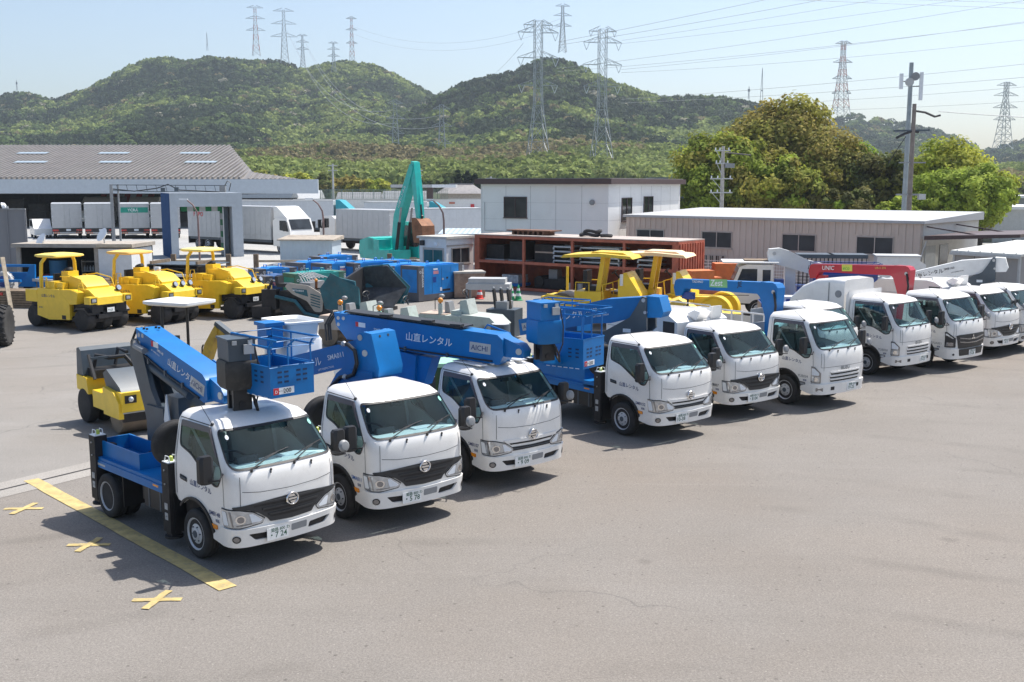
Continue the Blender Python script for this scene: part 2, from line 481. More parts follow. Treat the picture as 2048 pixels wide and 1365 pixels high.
    def interior():
        b = B(DASH)
        b.prism([(.92, .86), (.92, 1.345), (.80, 1.385), (.44, 1.35), (.36, 1.14), (.46, .86)], 'y', -.76, .76, DASH)
        b.box(-.53, -.50, -.74, .74, .86, 1.40, GREY); b.box(-.5, .5, -.76, .76, .86, .90, GREY)
        b.box(.55, .72, .10, .45, 1.375, 1.39, LET_W); b.prism([(.50, 1.36), (.62, 1.37), (.58, 1.46), (.53, 1.46)], 'y', -.52, -.20, BLACK); b.tube([(-.42, -.62, 1.75), (-.15, -.55, 1.35), (-.05, -.30, 1.02)], .02, LGREY, 5)
        c, u = Vector((.28, -.36, 1.34)), Vector((.42, 0, .9)).normalized()
        b.tube([c + Vector((.40 * math.cos(t) * .5, .20 * math.sin(t), -.19 * math.cos(t) * .5)) for t in np.linspace(0, 2 * math.pi, 21)[:-1]], .016, BLACK, 6, True)
        b.bar(c, (.46, -.36, 1.16), .05, None, BLACK); b.bar(c + Vector((0, -.19, 0)), c + Vector((0, .19, 0)), .03, .02, BLACK)
        b.box(.30, .34, -.08, .08, 1.70 + dz, 1.76 + dz, BLACK)
        return b.mesh('dashboard', .01)
    cached((kind[:4], 'dash'), 'dashboard', cab, interior)
    def seat(y, w):
        b = B(SEAT)
        b.prism([(-.38, .905), (.10, .905), (.12, 1.02), (-.27, 1.06), (-.38, 1.58), (-.49, 1.58)], 'y', y - w, y + w, SEAT)
        b.prism([(-.43, 1.57), (-.50, 1.57), (-.49, 1.74), (-.43, 1.74)], 'y', y - .13, y + .13, SEAT)
        return b.mesh('seat', .03)
    cached((kind[:4], 'seat1'), 'seat', cab, lambda: seat(-.36, .24)); cached((kind[:4], 'seat2'), 'seat', cab, lambda: seat(.30, .34))
    # bumper --------------------------------------------------
    def bump():
        b = B(body)
        if hino:
            op = [(.92, .36), (1.30, .36), (1.30, .50), (1.0, .615), (.80, .60), (.40, .585), (0, .585)]
            outl = [(-a, c) for a, c in op[:-1]] + [(0, .585)] + op[:-1][::-1] + [(0, .355)]
            outl = [(-1.26, .40), (-1.0, .36), (0, .355), (1.0, .36), (1.26, .40), (1.26, .47), (1.02, .62), (.75, .605), (0, .59), (-.75, .605), (-1.02, .62), (-1.26, .47)]
            rec = rpoly([(.26, .425), (.56, .435), (.66, .535), (.28, .515)], .03)
            S.patch(b, rpoly(outl, .02), body, .035, [rec, mir(rec)], .07, .06)
            for q in (rec, mir(rec)): S.patch(b, q, MATTE, .006, step=.1)
            S.patch(b, rpoly([(-.02, .455), (.23, .46), (.23, .555), (-.02, .55)], .02), GREY, .040, step=.12, thick=.01)
            for sg in (-1, 1):
                S.patch(b, circ((sg * .80, .475), .05), MATTE, .040, step=.05); S.patch(b, circ((sg * .80, .475), .035), LAMPD, .043, step=.05)
        elif kind == 'isuzu':
            outl = [(-1.28, .42), (-1.0, .36), (0, .355), (1.0, .36), (1.28, .42), (1.28, .52), (1.02, .605), (0, .60), (-1.02, .605), (-1.28, .52)]
            S.patch(b, rpoly(outl, .02), body, .04, [], .07, .06)
            for sg in (-1, 1):
                S.patch(b, [(sg * .40, .45), (sg * .52, .45), (sg * .52, .53), (sg * .40, .53)][::sg], MATTE, .044, step=.1)
                S.patch(b, [(sg * .74, .44), (sg * .88, .44), (sg * .88, .52), (sg * .74, .52)][::sg], LAMPD, .044, step=.1)
        else:
            outl = [(-1.28, .42), (-1.0, .34), (0, .34), (1.0, .34), (1.28, .42), (1.28, .52), (1.02, .63), (.62, .63), (.58, .50), (-.58, .50), (-.62, .63), (-1.02, .63), (-1.28, .52)]
            S.patch(b, rpoly(outl, .02), body, .04, [], .07, .06)
            S.patch(b, rpoly([(-.58, .42), (.58, .42), (.62, .60), (-.62, .60)], .03), BLACK, .045, step=.1, thick=.02)
            for sg in (-1, 1): S.patch(b, circ((sg * .78, .47), .03), MATTE, .045, step=.05)
        return b.mesh('bumper', ang=40)
    cached((kind, body.name, 'bumper'), 'bumper', cab, bump)
    # grille, lamps, badge --------------------------------------
    def grille():
        b = B(DGREY)
        if kind == 'hino':
            pf = mat('grille_plastic', (.030, .031, .034), .45, var=.15)
            up = [(.84, .905), (.60, .925), (.25, .945), (0, .955)]
            lo = [(.83, .882), (.62, .845), (.50, .795), (.37, .70), (.33, .645), (0, .628)]
            poly = [(-a, c) for a, c in up[:-1]] + up[::-1] + lo + [(-a, c) for a, c in lo[:-1]][::-1]
            S.patch(b, rpoly(poly[::-1], .015), pf, .014, step=.07, thick=.014)
            for k, (v0, w) in enumerate(((.885, .56), (.80, .42), (.715, .33))):
                S.patch(b, [(-w, v0 - .02 + .012), (0, v0 - .02), (w, v0 - .02 + .012), (w, v0 + .012 + .008), (0, v0 + .014), (-w, v0 + .012 + .008)], MATTE, .017, step=.12)
                S.patch(b, [(-w - .02, v0 + .020), (0, v0 + .016), (w + .02, v0 + .020), (w + .02, v0 + .043), (0, v0 + .04), (-w - .02, v0 + .043)], pf, .028, step=.12, thick=.014)
        elif kind == 'hino_new':
            S.patch(b, rpoly([(-.46, .775), (0, .765), (.46, .775), (.50, .82), (0, .805), (-.50, .82)], .01), MATTE, .005, step=.1)
            S.patch(b, rpoly([(-.55, .81), (0, .80), (.55, .81), (.60, .865), (0, .85), (-.60, .865)], .012), CHROME if False else body, .022, step=.1, thick=.02)
            S.patch(b, rpoly([(-.42, .665), (.42, .665), (.48, .735), (0, .725), (-.48, .735)], .012), MATTE, .006, step=.1)
            S.patch(b, rpoly([(-.40, .69), (.40, .69), (.41, .703), (-.41, .703)], .003), DGREY, .012, step=.1)
        elif kind == 'isuzu':
            for v0, w in ((.82, .50), (.735, .52), (.655, .50)):
                S.patch(b, rpoly([(-w, v0 - .02), (w, v0 - .02), (w + .03, v0 + .022), (-w - .03, v0 + .022)], .015), MATTE, .005, step=.1)
                S.patch(b, rpoly([(-w - .02, v0 + .022), (w + .02, v0 + .022), (w + .04, v0 + .05), (-w - .04, v0 + .05)], .01), body, .022, step=.1, thick=.02)
            b2 = 'ISUZU'
            vs, fs = text_mesh(b2); o = [S.pt(-.20 + x * .115, .90 + y * .10, .010) for x, y in vs]; b.add(o, fs, DGREY)
        else:
            pf = BLACK
            S.patch(b, rpoly([(-.60, .62), (.60, .62), (.72, .98), (.60, 1.0), (-.60, 1.0), (-.72, .98)], .03), pf, .02, step=.08, thick=.02)
            for v0 in (.90, .80): S.patch(b, rpoly([(-.60, v0), (-.2, v0 - .05), (.2, v0 - .05), (.60, v0), (.62, v0 + .03), (.22, v0 - .015), (-.22, v0 - .015), (-.62, v0 + .03)], .006), LAMPD, .034, step=.1, thick=.014)
            for k in range(3):
                a = R(90 + 120 * k); cx, cy = 0 + .045 * math.cos(a), .905 + .045 * math.sin(a)
                u, v = (math.cos(a), math.sin(a)), (-math.sin(a), math.cos(a))
                S.patch(b, [(cx + u[0] * .045, cy + u[1] * .045), (cx + v[0] * .025, cy + v[1] * .025), (cx - u[0] * .045, cy - u[1] * .045), (cx - v[0] * .025, cy - v[1] * .025)], CHROME, .045, step=.1)
        return b.mesh('grille', ang=40)
    cached((kind, body.name, 'grille'), 'grille', cab, grille)
    if hino:
        def badge():
            b = B(CHROME); c = np.array(S.pt(0, .90, .045))
            b.tube([(c[0], c[1] + .088 * math.cos(t), c[2] + .078 * math.sin(t)) for t in np.linspace(0, 2 * math.pi, 25)[:-1]], .013, CHROME, 6, True)
            b.box(c[0] - .012, c[0] + .008, -.066, .066, c[2] - .013, c[2] + .013, CHROME)
            b.prism([(-.045, .03), (.0, .065), (.045, .03)], 'x', c[0] - .012, c[0] + .004, CHROME) if False else None
            for sg in (-1, 1):
                b.prism([(sg * a, c[2] + sg * q) for a, q in ((-.06, .028), (.045, .028), (.02, .06), (-.03, .06))], 'x', c[0] - .012, c[0] + .006, CHROME)
            b.lathe([(.07, -.03), (.07, -.012)], c, (1, 0, 0), DGREY, 20)
            return b.mesh('emblem')
        cached(('hino', 'emblem'), 'emblem', cab, badge)
    for sg in (-1, 1):
        def lamp():
            b = B(LAMP)
            f = lambda q: [(sg * a, c) for a, c in q][::sg]
            if hino:
                o = [(1.04, .865), (.76, .86), (.57, .81), (.41, .70), (.45, .655), (.76, .625), (1.02, .635)]
                S.patch(b, f(rpoly(opoly(o, .016), .02)), MATTE, .006, step=.07)
                S.patch(b, f(rpoly(o, .02)), LAMP, .016, step=.06, thick=.014)
                S.patch(b, f(rpoly([(1.02, .84), (.93, .84), (.90, .66), (1.0, .655)], .02)), LET_W, .019, step=.06); S.patch(b, f(rpoly([(.885, .845), (.865, .845), (.83, .64), (.85, .64)], .004)), LAMPD, .020, step=.06)
                S.patch(b, f(circ((.74, .735), .065, 16, .06)), CHROME, .021, step=.04); S.patch(b, f(circ((.74, .735), .045, 16, .042)), LAMPD, .024, step=.04)
                S.patch(b, f(rpoly([(.63, .80), (.58, .795), (.45, .695), (.48, .675), (.60, .68)], .01)), LET_W, .019, step=.06); S.patch(b, f(rpoly([(.80, .66), (.60, .675), (.60, .66), (.80, .645)], .006)), LAMPD, .020, step=.06)
            elif kind == 'isuzu':
                S.patch(b, f(rpoly([(1.03, 1.0), (.93, .99), (.80, .86), (.79, .62), (1.02, .625)], .02)), LAMPD, .014, step=.06, thick=.012)
                S.patch(b, f(rpoly([(1.0, .775), (.82, .775), (.82, .645), (1.0, .65)], .02)), LAMP, .018, step=.06)
                S.patch(b, f(circ((.90, .71), .05)), CHROME, .022, step=.04)
                S.patch(b, f(rpoly([(1.01, .96), (.94, .96), (.84, .86), (.84, .80), (1.0, .80)], .02)), LET_W, .018, step=.06)
            else:
                S.patch(b, f(rpoly([(1.03, 1.08), (.96, 1.08), (.74, .92), (.72, .66), (1.02, .66)], .02)), BLACK, .014, step=.06, thick=.012)
                S.patch(b, f(rpoly([(1.01, 1.04), (.96, 1.04), (.80, .92), (.82, .90), (.97, .99), (1.0, .99)], .01)), LAMP, .018, step=.06)
                S.patch(b, f(rpoly([(.98, .80), (.80, .80), (.79, .70), (.98, .70)], .02)), LAMPD, .018, step=.06)
            return b.mesh('headlight', ang=40)
        cached((kind[:5], sg, 'lamp'), 'headlight', cab, lamp)
        def sig():
            b = B(AMBER); q = S.sx(.50) if hino else S.sx(.52)
            p = rpoly([(q - .075, .535), (q + .075, .545), (q + .07, .60), (q - .07, .595)], .015)
            if kind in ('isuzu', 'fuso'):
                S.patch(b, [(sg * a, c) for a, c in opoly(p, .015)][::sg], BLACK, .010, step=.06); S.patch(b, [(sg * a, c) for a, c in p][::sg], LAMP, .016, step=.06)
            else: S.patch(b, [(sg * a, c) for a, c in p][::sg], AMBER, .018, step=.06, thick=.016)
            return b.mesh('turn_signal')
        cached((kind[:4], sg, 'sig'), 'turn_signal', cab, sig)
        def handle():
            b = B(BLACK); q = S.sx(-.28)
            S.patch(b, [(sg * a, c) for a, c in rpoly([(q - .11, 1.04), (q + .08, 1.06), (q + .085, 1.13), (q - .10, 1.11)], .02)][::sg], BLACK, .006, step=.06)
            S.patch(b, [(sg * a, c) for a, c in rpoly([(q - .09, 1.075), (q + .06, 1.085), (q + .06, 1.105), (q - .09, 1.095)], .006)][::sg], DGREY, .022, step=.06, thick=.016)
            return b.mesh('door_handle')
        cached((kind[:4], sg, 'handle'), 'door_handle', cab, handle)
        def mirror():
            b = B(BLACK); y = sg * 1.06; x = .72 if sg < 0 else .70; zc = 1.42 + dz * .6
            if kind == 'isuzu' and sg < 0: x = .66
            b.tube([S.pt(sg * .97, 1.33), (x + .18, sg * .97, 1.30), (x + .04, y, 1.27), (x + .02, y, zc)], .014, BLACK, 6)
            b.loft([[(x + dx, y + dy * k, zc + h) for dx, dy in ((-.05, -.10), (.02, -.10), (.055, -.06), (.055, .06), (.02, .10), (-.05, .10))] for k, h in ((.75, -.185), (1, -.16), (1.0, .15), (.7, .185))], BLACK)
            b.box(x - .058, x - .051, y - .085, y + .085, zc - .15, zc + .14, MIRR)
            if sg > 0:
                b.tube([S.pt(.95, 1.31), (x + .34, .93, 1.33), (x + .30, .95, 1.40)], .010, BLACK, 6)
                b.lathe([(.02, .05), (.06, .045), (.085, .02), (.088, 0)], (x + .27, .95, 1.43), (1, 0, .2), GREY, 14)
            return b.mesh('mirror', .012)
        cached((kind[:5], sg, 'mirror'), 'mirror', cab, mirror)
    def wiper(y0, y1):
        b = B(BLACK)
        a = S.pt(y0, 1.37, .03); c = S.pt(y1, 1.50, .03)
        b.tube([S.pt(y0, 1.345, .0), a], .018, BLACK, 8); b.tube([a, S.pt((y0 + y1) / 2, 1.44, .035), c], .009, BLACK, 5)
        b.tube([S.pt(y1 - .36, 1.435, .014), S.pt(y1 - .05, 1.50, .014), S.pt(y1 + .22, 1.535, .014)], .008, BLACK, 5)
        n = S.pt(y0 + .28, 1.335, .012); b.ball(n, .016, BLACK, 8); b.tube([n, S.pt(y0 + .27, 1.29, .004)], .009, BLACK, 5)
        return b.mesh('wiper')
    cached((kind[:4], 'w1'), 'wiper', cab, lambda: wiper(-.55, -.10)); cached((kind[:4], 'w2'), 'wiper', cab, lambda: wiper(.10, .52))
    # number plate ------------------------------------------------
    py = -.24 if hino else (.22 if kind == 'isuzu' else .02)
    b = B(PLATE); xx = S.pt(py, .47, .05)[0] + .004; zc = .475
    b.box(xx - .008, xx, py - .165, py + .165, zc - .0825, zc + .0825, PLATE)
    b.text(plate[0], (xx, py - .105, zc + .030), (0, 1, 0), (0, 0, 1), .058, PGREEN, .002)
    b.text(plate[1], (xx, py - .15, zc - .055), (0, 1, 0), (0, 0, 1), .105, PGREEN, .002)
    b.out('number_plate', cab)
    if door or code:
        b = B(NAVY)
        if door: S.text(b, door, -S.sx(-.10), 1.03 if hino else 1.06, .095, NAVY, arc=-.12)
        if code:
            S.text(b, code, -S.sx(.37), .715, .085, codecol or NAVY, italic=.15)
            S.text(b, '姫路', -S.sx(.53), .635, .05, NAVY)
        b.out('door_lettering', cab)
    # round inspection sticker on the windscreen, roof aerial
    b = B(LET_G)
    S.patch(b, circ((-.74, 1.76 + dz), .028), LET_W, .002, step=.05)
    S.patch(b, circ((.74, 1.77 + dz), .034), mat('sticker', (.25, .6, .5), .5), .002, step=.05)
    b.out('sticker', cab)
    def aer():
        b = B(BLACK); p = Vector(S.pt(-.98, 1.90 + dz, .0)); b.ball(p, .026, BLACK, 8); b.tube([p, p + Vector((-.30, .02, .20))], .005, BLACK, 4); return b.mesh('aerial')
    cached((kind[:4], 'aer'), 'aerial', cab, aer)
    return cab

# ------------------------------------------------------------------ wheels and chassis
def wheel_meshes(r=.345, w=.19, dual=False, key='tr'):
    k = ('wheel', key, r, w, dual)
    if k not in CACHE:
        b = B(RUBBER); hw = w / 2
        offs = (0,) if not dual else (0, w + .03)
        for o in offs:
            prof = [(r * .60, o - hw * .8), (r * .66, o - hw), (r * .88, o - hw * 1.05), (r * .97, o - hw * .85), (r, o - hw * .6), (r, o - hw * .32), (r - .012, o - hw * .3), (r - .012, o - hw * .22), (r, o - hw * .2),
                    (r, o + hw * .2), (r - .012, o + hw * .22), (r - .012, o + hw * .3), (r, o + hw * .32), (r, o + hw * .6), (r * .97, o + hw * .85), (r * .88, o + hw * 1.05), (r * .66, o + hw), (r * .60, o + hw * .8)]
            b.lathe(prof, (0, 0, 0), (0, 1, 0), RUBBER, 36)
        c = B(RIM)     # outer face towards -y
        if not dual:
            prof = [(r * .60, hw * .6), (r * .62, -hw * .85), (r * .655, -hw), (r * .63, -hw * 1.0), (r * .59, -hw * .80), (r * .56, -hw * .62), (r * .50, -hw * .66), (r * .38, -hw * .84), (r * .25, -hw * .9), (r * .24, -hw * 1.0), (r * .2, -hw * 1.05), (.005, -hw * 1.07)]
        else:
            prof = [(r * .60, hw * .6), (r * .62, -hw * .85), (r * .655, -hw), (r * .63, -hw), (r * .57, -hw * .6), (r * .53, hw * .2), (r * .38, hw * .45), (r * .30, hw * .3), (r * .28, -hw * .3), (r * .22, -hw * .4), (.005, -hw * .42)]
        c.lathe(prof, (0, 0, 0), (0, 1, 0), RIM, 28)
        for q in range(6):
            a = 2 * math.pi * (q + .5) / 6; yy = -hw * .68 if not dual else hw * .28
            c.lathe([(.001, -.02), (r * .075, -.02), (r * .075, .012)], (r * .47 * math.cos(a), yy, r * .47 * math.sin(a)), (0, -1, 0), MATTE, 10)
            a = 2 * math.pi * q / 6; yy = -hw * .92 if not dual else hw * .30
            c.cyl((r * .31 * math.cos(a), yy + .02, r * .31 * math.sin(a)), (r * .31 * math.cos(a), yy - .012, r * .31 * math.sin(a)), r * .03, None, DGREY, 6)
        c.cyl((0, -hw * .3, 0), (0, -hw * (1.14 if not dual else .5), 0), r * .15, None, DGREY, 14)
        CACHE[k] = (b.mesh('wheel', ang=40), c.mesh('rim', ang=35))
    return CACHE[k]
def wheel(root, x, y, r=.345, w=.19, dual=False, steer=0., name='wheel', key='tr'):
    t, c = wheel_meshes(r, w, dual, key)
    o = link(name, t, root); o.location = (x, y, r); o.rotation_euler = (0, random.uniform(0, 6), (math.pi if y > 0 else 0) + steer)
    p = link('rim', c, o)
    return o
def chassis(root, rear=-3.1, wb=2.6, tank=True):
    def mk():
        b = B(MATTE)
        for y in (-.36, .36): b.box(rear, .75, y - .035, y + .035, .48, .66, MATTE)
        for x in np.arange(rear + .1, .6, .55): b.box(x, x + .06, -.36, .36, .5, .63, MATTE)
        b.cyl((-wb, -.7, .345), (-wb, .7, .345), .06, None, MATTE, 10); b.cyl((0, -.7, .33), (0, .7, .33), .045, None, MATTE, 10)
        b.ball((-wb, 0, .36), .17, MATTE); b.cyl((-wb, 0, .4), (-.3, 0, .55), .04, None, MATTE, 8)
        for y in (-.46, .46): b.bar((-wb - .5, y, .52), (-wb + .5, y, .52), .06, .04, MATTE)
        b.box(-.45, .6, -.35, .35, .42, .8, MATTE)
        return b.mesh('chassis', .006)
    cached(('chassis', rear, wb), 'chassis', root, mk)
    if tank:
        def tk():
            b = B(BLACK); b.box(-1.55, -.95, -.80, -.45, .42, .76, BLACK); b.box(-1.72, -1.58, -.74, -.46, .46, .72, MATTE)
            for x in (-1.42, -1.08): b.box(x, x + .04, -.806, -.44, .414, .766, DGREY)
            b.box(-1.5, -.95, .45, .80, .42, .74, BLACK)
            return b.mesh('fuel_tank', .03)
        cached(('tank',), 'fuel_tank', root, tk)
    for sg in (-1, 1):
        wheel(root, 0, sg * .755)
        wheel(root, -wb, sg * .80, dual=True)
def flaps(root, wb=2.6):
    for sg in (-1, 1):
        for k, x in enumerate((-wb - .46, -wb + .44, -.60)):
            o = cached(('flap', k > 1), 'mudguard', root, lambda: B(BLACK).box(0, .02, -.17, .17, .26 if k < 2 else .22, .78 if k < 2 else .80, BLACK).mesh('mudguard', .004))
            o.location = (x, sg * .67, 0)
# ------------------------------------------------------------------ bodies of the front-row trucks
TR_GROUP = 'white cab trucks parked in a row'
def outrigger(root, x, sg):
    def mk():
        b = B(MATTE)
        b.box(-.10, .10, -.10, .10, .22, 1.22, MATTE); b.box(-.075, .075, -.075, .075, .16, .24, BLACK)
        b.lathe([(.13, 0), (.13, .03), (.05, .05)], (0, 0, .13), (0, 0, 1), MATTE, 14)
        b.box(-.11, .11, .10, .25, .95, 1.06, MATTE); b.box(-.11, .11, .10, .25, .35, .60, MATTE)
        for z in (.45, .62, .92, 1.12): b.cyl((0, -.115, z), (0, -.09, z), .014, None, STEEL, 8)
        b.box(-.04, .04, -.106, -.10, .40, .50, LGREY); b.box(-.04, .04, -.106, -.10, .55, .64, LGREY)
        return b.mesh('outrigger', .008)
    o = cached(('outr',), 'outrigger', root, mk); o.location = (x, sg * .80, 0); o.rotation_euler = (0, 0, 0 if sg < 0 else math.pi)
    def lamp():
        b = B(LET_W)
        b.box(-.09, .09, -.09, .09, 1.222, 1.235, LET_W)
        for y in (-.055, .055): b.tube([(-.07, y, 1.235), (-.05, y, 1.31), (.05, y, 1.31), (.07, y, 1.235)], .007, LET_W, 5)
        b.lathe([(.035, 0), (.03, .06), (.01, .075)], (0, 0, 1.235), (0, 0, 1), mat('lime_lens', (.45, .55, .10), .3), 12)
        return b.mesh('marker_light')
    cached(('outrl',), 'marker_light', o, lamp)
def deck(root, rear=-3.12, front=-.64, z=.90, m=None):
    m = m or BLUE
    def mk():
        b = B(m); b.box(rear, front, -.85, .85, z - .05, z, m)
        for y in (-.85, .85): b.box(rear, front, y * 1.0 - .015, y + .015, z - .16, z - .05, m)
        b.box(rear - .02, rear, -.85, .85, z - .16, z + .01, m)
        for x in np.arange(rear + .2, front, .5): b.box(x, x + .05, -.80, .80, z - .15, z - .05, MATTE)
        b.box(rear + .1, rear + .45, -.868, -.864, z - .12, z - .09, LGREY); b.box(front - .5, front - .34, -.868, -.864, z - .10, z - .07, AMBER)
        return b.mesh('deck', .008)
    return cached(('deck', rear, front, z, m.name), 'deck', root, mk)
def open_tray(root, x0, x1, y0, y1, z0, z1, m):
    b = B(m); t = .025
    b.box(x0, x1, y0, y1, z0, z0 + .01, m)
    b.box(x0, x1, y0, y0 + t, z0 + .01, z1, m); b.box(x0, x1, y1 - t, y1, z0 + .01, z1, m)
    b.box(x0, x0 + t, y0 + t, y1 - t, z0 + .01, z1, m); b.box(x1 - t, x1, y0 + t, y1 - t, z0 + .01, z1, m)
    return b.out('tray', root, .004)
def spare(root, x=-.84, y=-.55, z=1.42):
    t, c = wheel_meshes(.345, .19)
    o = link('spare_wheel', t, root); o.location = (x, y, z); o.rotation_euler = (0, 0, R(-100))
    link('rim', c, o); return o
def rearbits(root, rear=-3.1):
    def mk():
        b = B(MATTE); b.box(rear - .08, rear - .02, -.80, .80, .46, .58, MATTE)
        for sg in (-1, 1):
            b.box(rear - .12, rear - .08, sg * .45, sg * .72, .47, .57, REDL); b.box(rear - .12, rear - .08, sg * .72, sg * .80, .47, .57, AMBER)
        b.box(rear - .14, rear - .03, -.75, -.35, .60, .95, BLACK)
        return b.mesh('rear_bumper', .006)
    return cached(('rearb', rear), 'rear_bumper', root, mk)
def side_plane(p0, p1, f, h, sgn=-1):
    """frame for lettering on the right-hand flank of a boom lying from p0 to p1 (side profile x,z)"""
    d = Vector((p1[0] - p0[0], 0, p1[1] - p0[1])).normalized()
    o = Vector((p0[0], 0, p0[1])) + d * f
    return o, d, Vector((-d.z, 0, d.x))
def basket(root, M, w=.70, l=1.0, hb=.42, hr=.80, m=None, sign=True):
    """work platform: base at z=0, front face towards +x"""
    m = m or BLUE
    b = B(m); t = .03; x0, x1, y0, y1 = -l / 2, l / 2, -w / 2, w / 2
    b.box(x0, x1, y0, y1, 0, .03, m)
    for a in ((x0, x1, y0, y0 + t), (x0, x1, y1 - t, y1), (x0, x0 + t, y0 + t, y1 - t), (x1 - t, x1, y0 + t, y1 - t)): b.box(*a, .03, hb, m)
    # slots drawn as dark surface strips, the shade inside put into the colour
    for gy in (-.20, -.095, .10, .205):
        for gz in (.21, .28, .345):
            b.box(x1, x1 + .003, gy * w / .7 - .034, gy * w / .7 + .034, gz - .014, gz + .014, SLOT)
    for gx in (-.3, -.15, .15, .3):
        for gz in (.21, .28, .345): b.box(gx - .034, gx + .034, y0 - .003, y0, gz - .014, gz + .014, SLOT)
    for gx in np.linspace(x0 + .12, x1 - .12, 6): b.box(gx - .04, gx + .04, y0 - .003, y0, .0, .012, LET_W)
    b.tf(M); o = b.out('basket', root, .006)
    r = B(m); rr = .016
    ring = [(x0 + .02, y0 + .02), (x1 + .16, y0 + .02), (x1 + .16, y1 - .02), (x0 + .02, y1 - .02)]
    ring2 = [(x0 + .02, y0 + .02), (x1 + .04, y0 + .02), (x1 + .04, y1 - .02), (x0 + .02, y1 - .02)]
    r.tube([(x, y, hr) for x, y in ring], rr, m, 8, True); r.tube([(x, y, hr - .11) for x, y in ring2], rr * .9, m, 8, True)
    r.tube([(x, y, hb + .005) for x, y in [(x0, y0), (x1, y0), (x1, y1), (x0, y1)]], .014, m, 6, True)
    for x in (x0 + .02, 0, x1 - .04):
        for y in (y0 + .02, y1 - .02): r.tube([(x, y, hb), (x, y, hr - .11), (x + (.10 if x > 0 else 0), y, hr)], rr * .9, m, 6)
    r.tube([(x1 - .02, -.05, hb), (x1 - .02, -.05, hr - .11), (x1 + .16, -.05, hr)], rr * .9, m, 6)
    r.tf(M); r.out('rail', o)
    if sign:
        s = B(LET_W); xx = x1 + .004
        s.box(xx - .003, xx, -w * .44, .02, .045, .135, LET_W); s.box(xx, xx + .002, -w * .44, -w * .44 + .085, .045, .135, LET_R)
        s.text('200', (xx, -.155, .06), (0, 1, 0), (0, 0, 1), .085, LET_K, .004)
        s.text('積載荷重', (xx, -.225, .08), (0, 1, 0), (0, 0, 1), .020, GREY, .004); s.text('D', (xx, -w * .44 + .02, .065), (0, 1, 0), (0, 0, 1), .06, LET_W, .006)
        s.tf(M); s.out('capacity_sign', o)
    return o
def control_box(root, M, m1, m2, wear=None):
    """operator's console: tapered six-sided lower case with a lidded box on top; z=0 at its foot"""
    b = B(m1)
    hexa = [(-.27, -.10), (-.17, -.24), (.20, -.24), (.28, -.12), (.28, .22), (-.27, .22)]
    b.loft([[(x * k, y * k, z) for x, y in hexa] for k, z in ((.86, .30), (1, .36), (1.0, .66), (.93, .70))], m1)
    b.tf(M); o = b.out('control_box', root, .012)
    c = B(m2); c.box(-.22, .24, -.20, .18, .702, .98, m2); c.box(-.235, .255, -.215, .195, .982, 1.01, m2)
    for y in (-.12, .10): c.box(.24, .27, y - .03, y + .03, .93, .985, LGREY)
    c.box(.27, .30, .0, .14, .80, .93, LGREY); c.tf(M); c.out('lid_box', o, .01)
    p = B(BLACK)
    for x in (-.09, .11): p.box(x - .035, x + .035, -.12, .14, 0, .32, BLACK)
    p.box(-.13, .15, -.10, .12, .20, .30, BLACK); p.cyl((-.14, 0, .08), (.16, 0, .08), .05, None, MATTE, 12)
    p.tube([(.16, .10, .30), (.24, .16, .12), (.20, .20, -.02), (.10, .2, .06), (.06, .18, .25)], .02, BLACK, 8)
    p.tube([(.29, .15, .9), (.33, .19, .6), (.30, .2, .3), (.2, .18, .1)], .012, BLACK, 6)
    p.tf(M); p.out('bracket', o, .005)
    return o
def lift_boom(root, M, prof, hw, m, texts, neck=None):
    """prof: side outline (x,z) of the boom"""
    b = B(m); b.prism(prof, 'y', -hw, hw, m); b.tf(M); o = b.out('boom', root, .022, 2)
    t = B(LET_W)
    for (st, o3, d, up, size, mm, back) in texts:
        if back:
            w, h = back; c = Vector(o3) - Vector(d) * .03 - Vector(up) * h * .25
            n = Vector(d).cross(Vector(up)) * .0025
            q = [c + n, c + Vector(d) * w + n, c + Vector(d) * w + Vector(up) * h + n, c + Vector(up) * h + n]
            t.add(q, [(0, 1, 2, 3)], LGREY)
        t.text(st, o3, d, up, size, mm, .005, sx=1.0)
    t.tf(M); t.out('boom_lettering', o)
    return o
def boom_text(p0, p1, hw, items, flip=False):
    """lettering along the right flank (y=-hw) from p0 to p1 (bottom edge line)"""
    d = Vector((p1[0] - p0[0], 0, p1[1] - p0[1])).normalized()
    up = Vector((-d.z, 0, d.x)) if d.x > 0 else Vector((d.z, 0, -d.x))
    out = []
    for st, f, g, size, mm, back in items:
        o = Vector((p0[0], -hw, p0[1])) + d * f + up * g
        out.append((st, o, d, up, size, mm, back))
    return out
def TM(x, y, z=0, yaw=0): return Matrix.Translation((x, y, z)) @ Matrix.Rotation(R(yaw), 4, 'Z')
LOGO = (.36, .125)

def truck(name, label, pose, kind, plate, cat='truck', door='山直レンタル', code=None, **kw):
    x, y, a = pose
    t = thing(name, label, cat, (x, y, 0), R(a), TR_GROUP)
    build_cab(t, kind, plate, door, code, **kw)
    return t

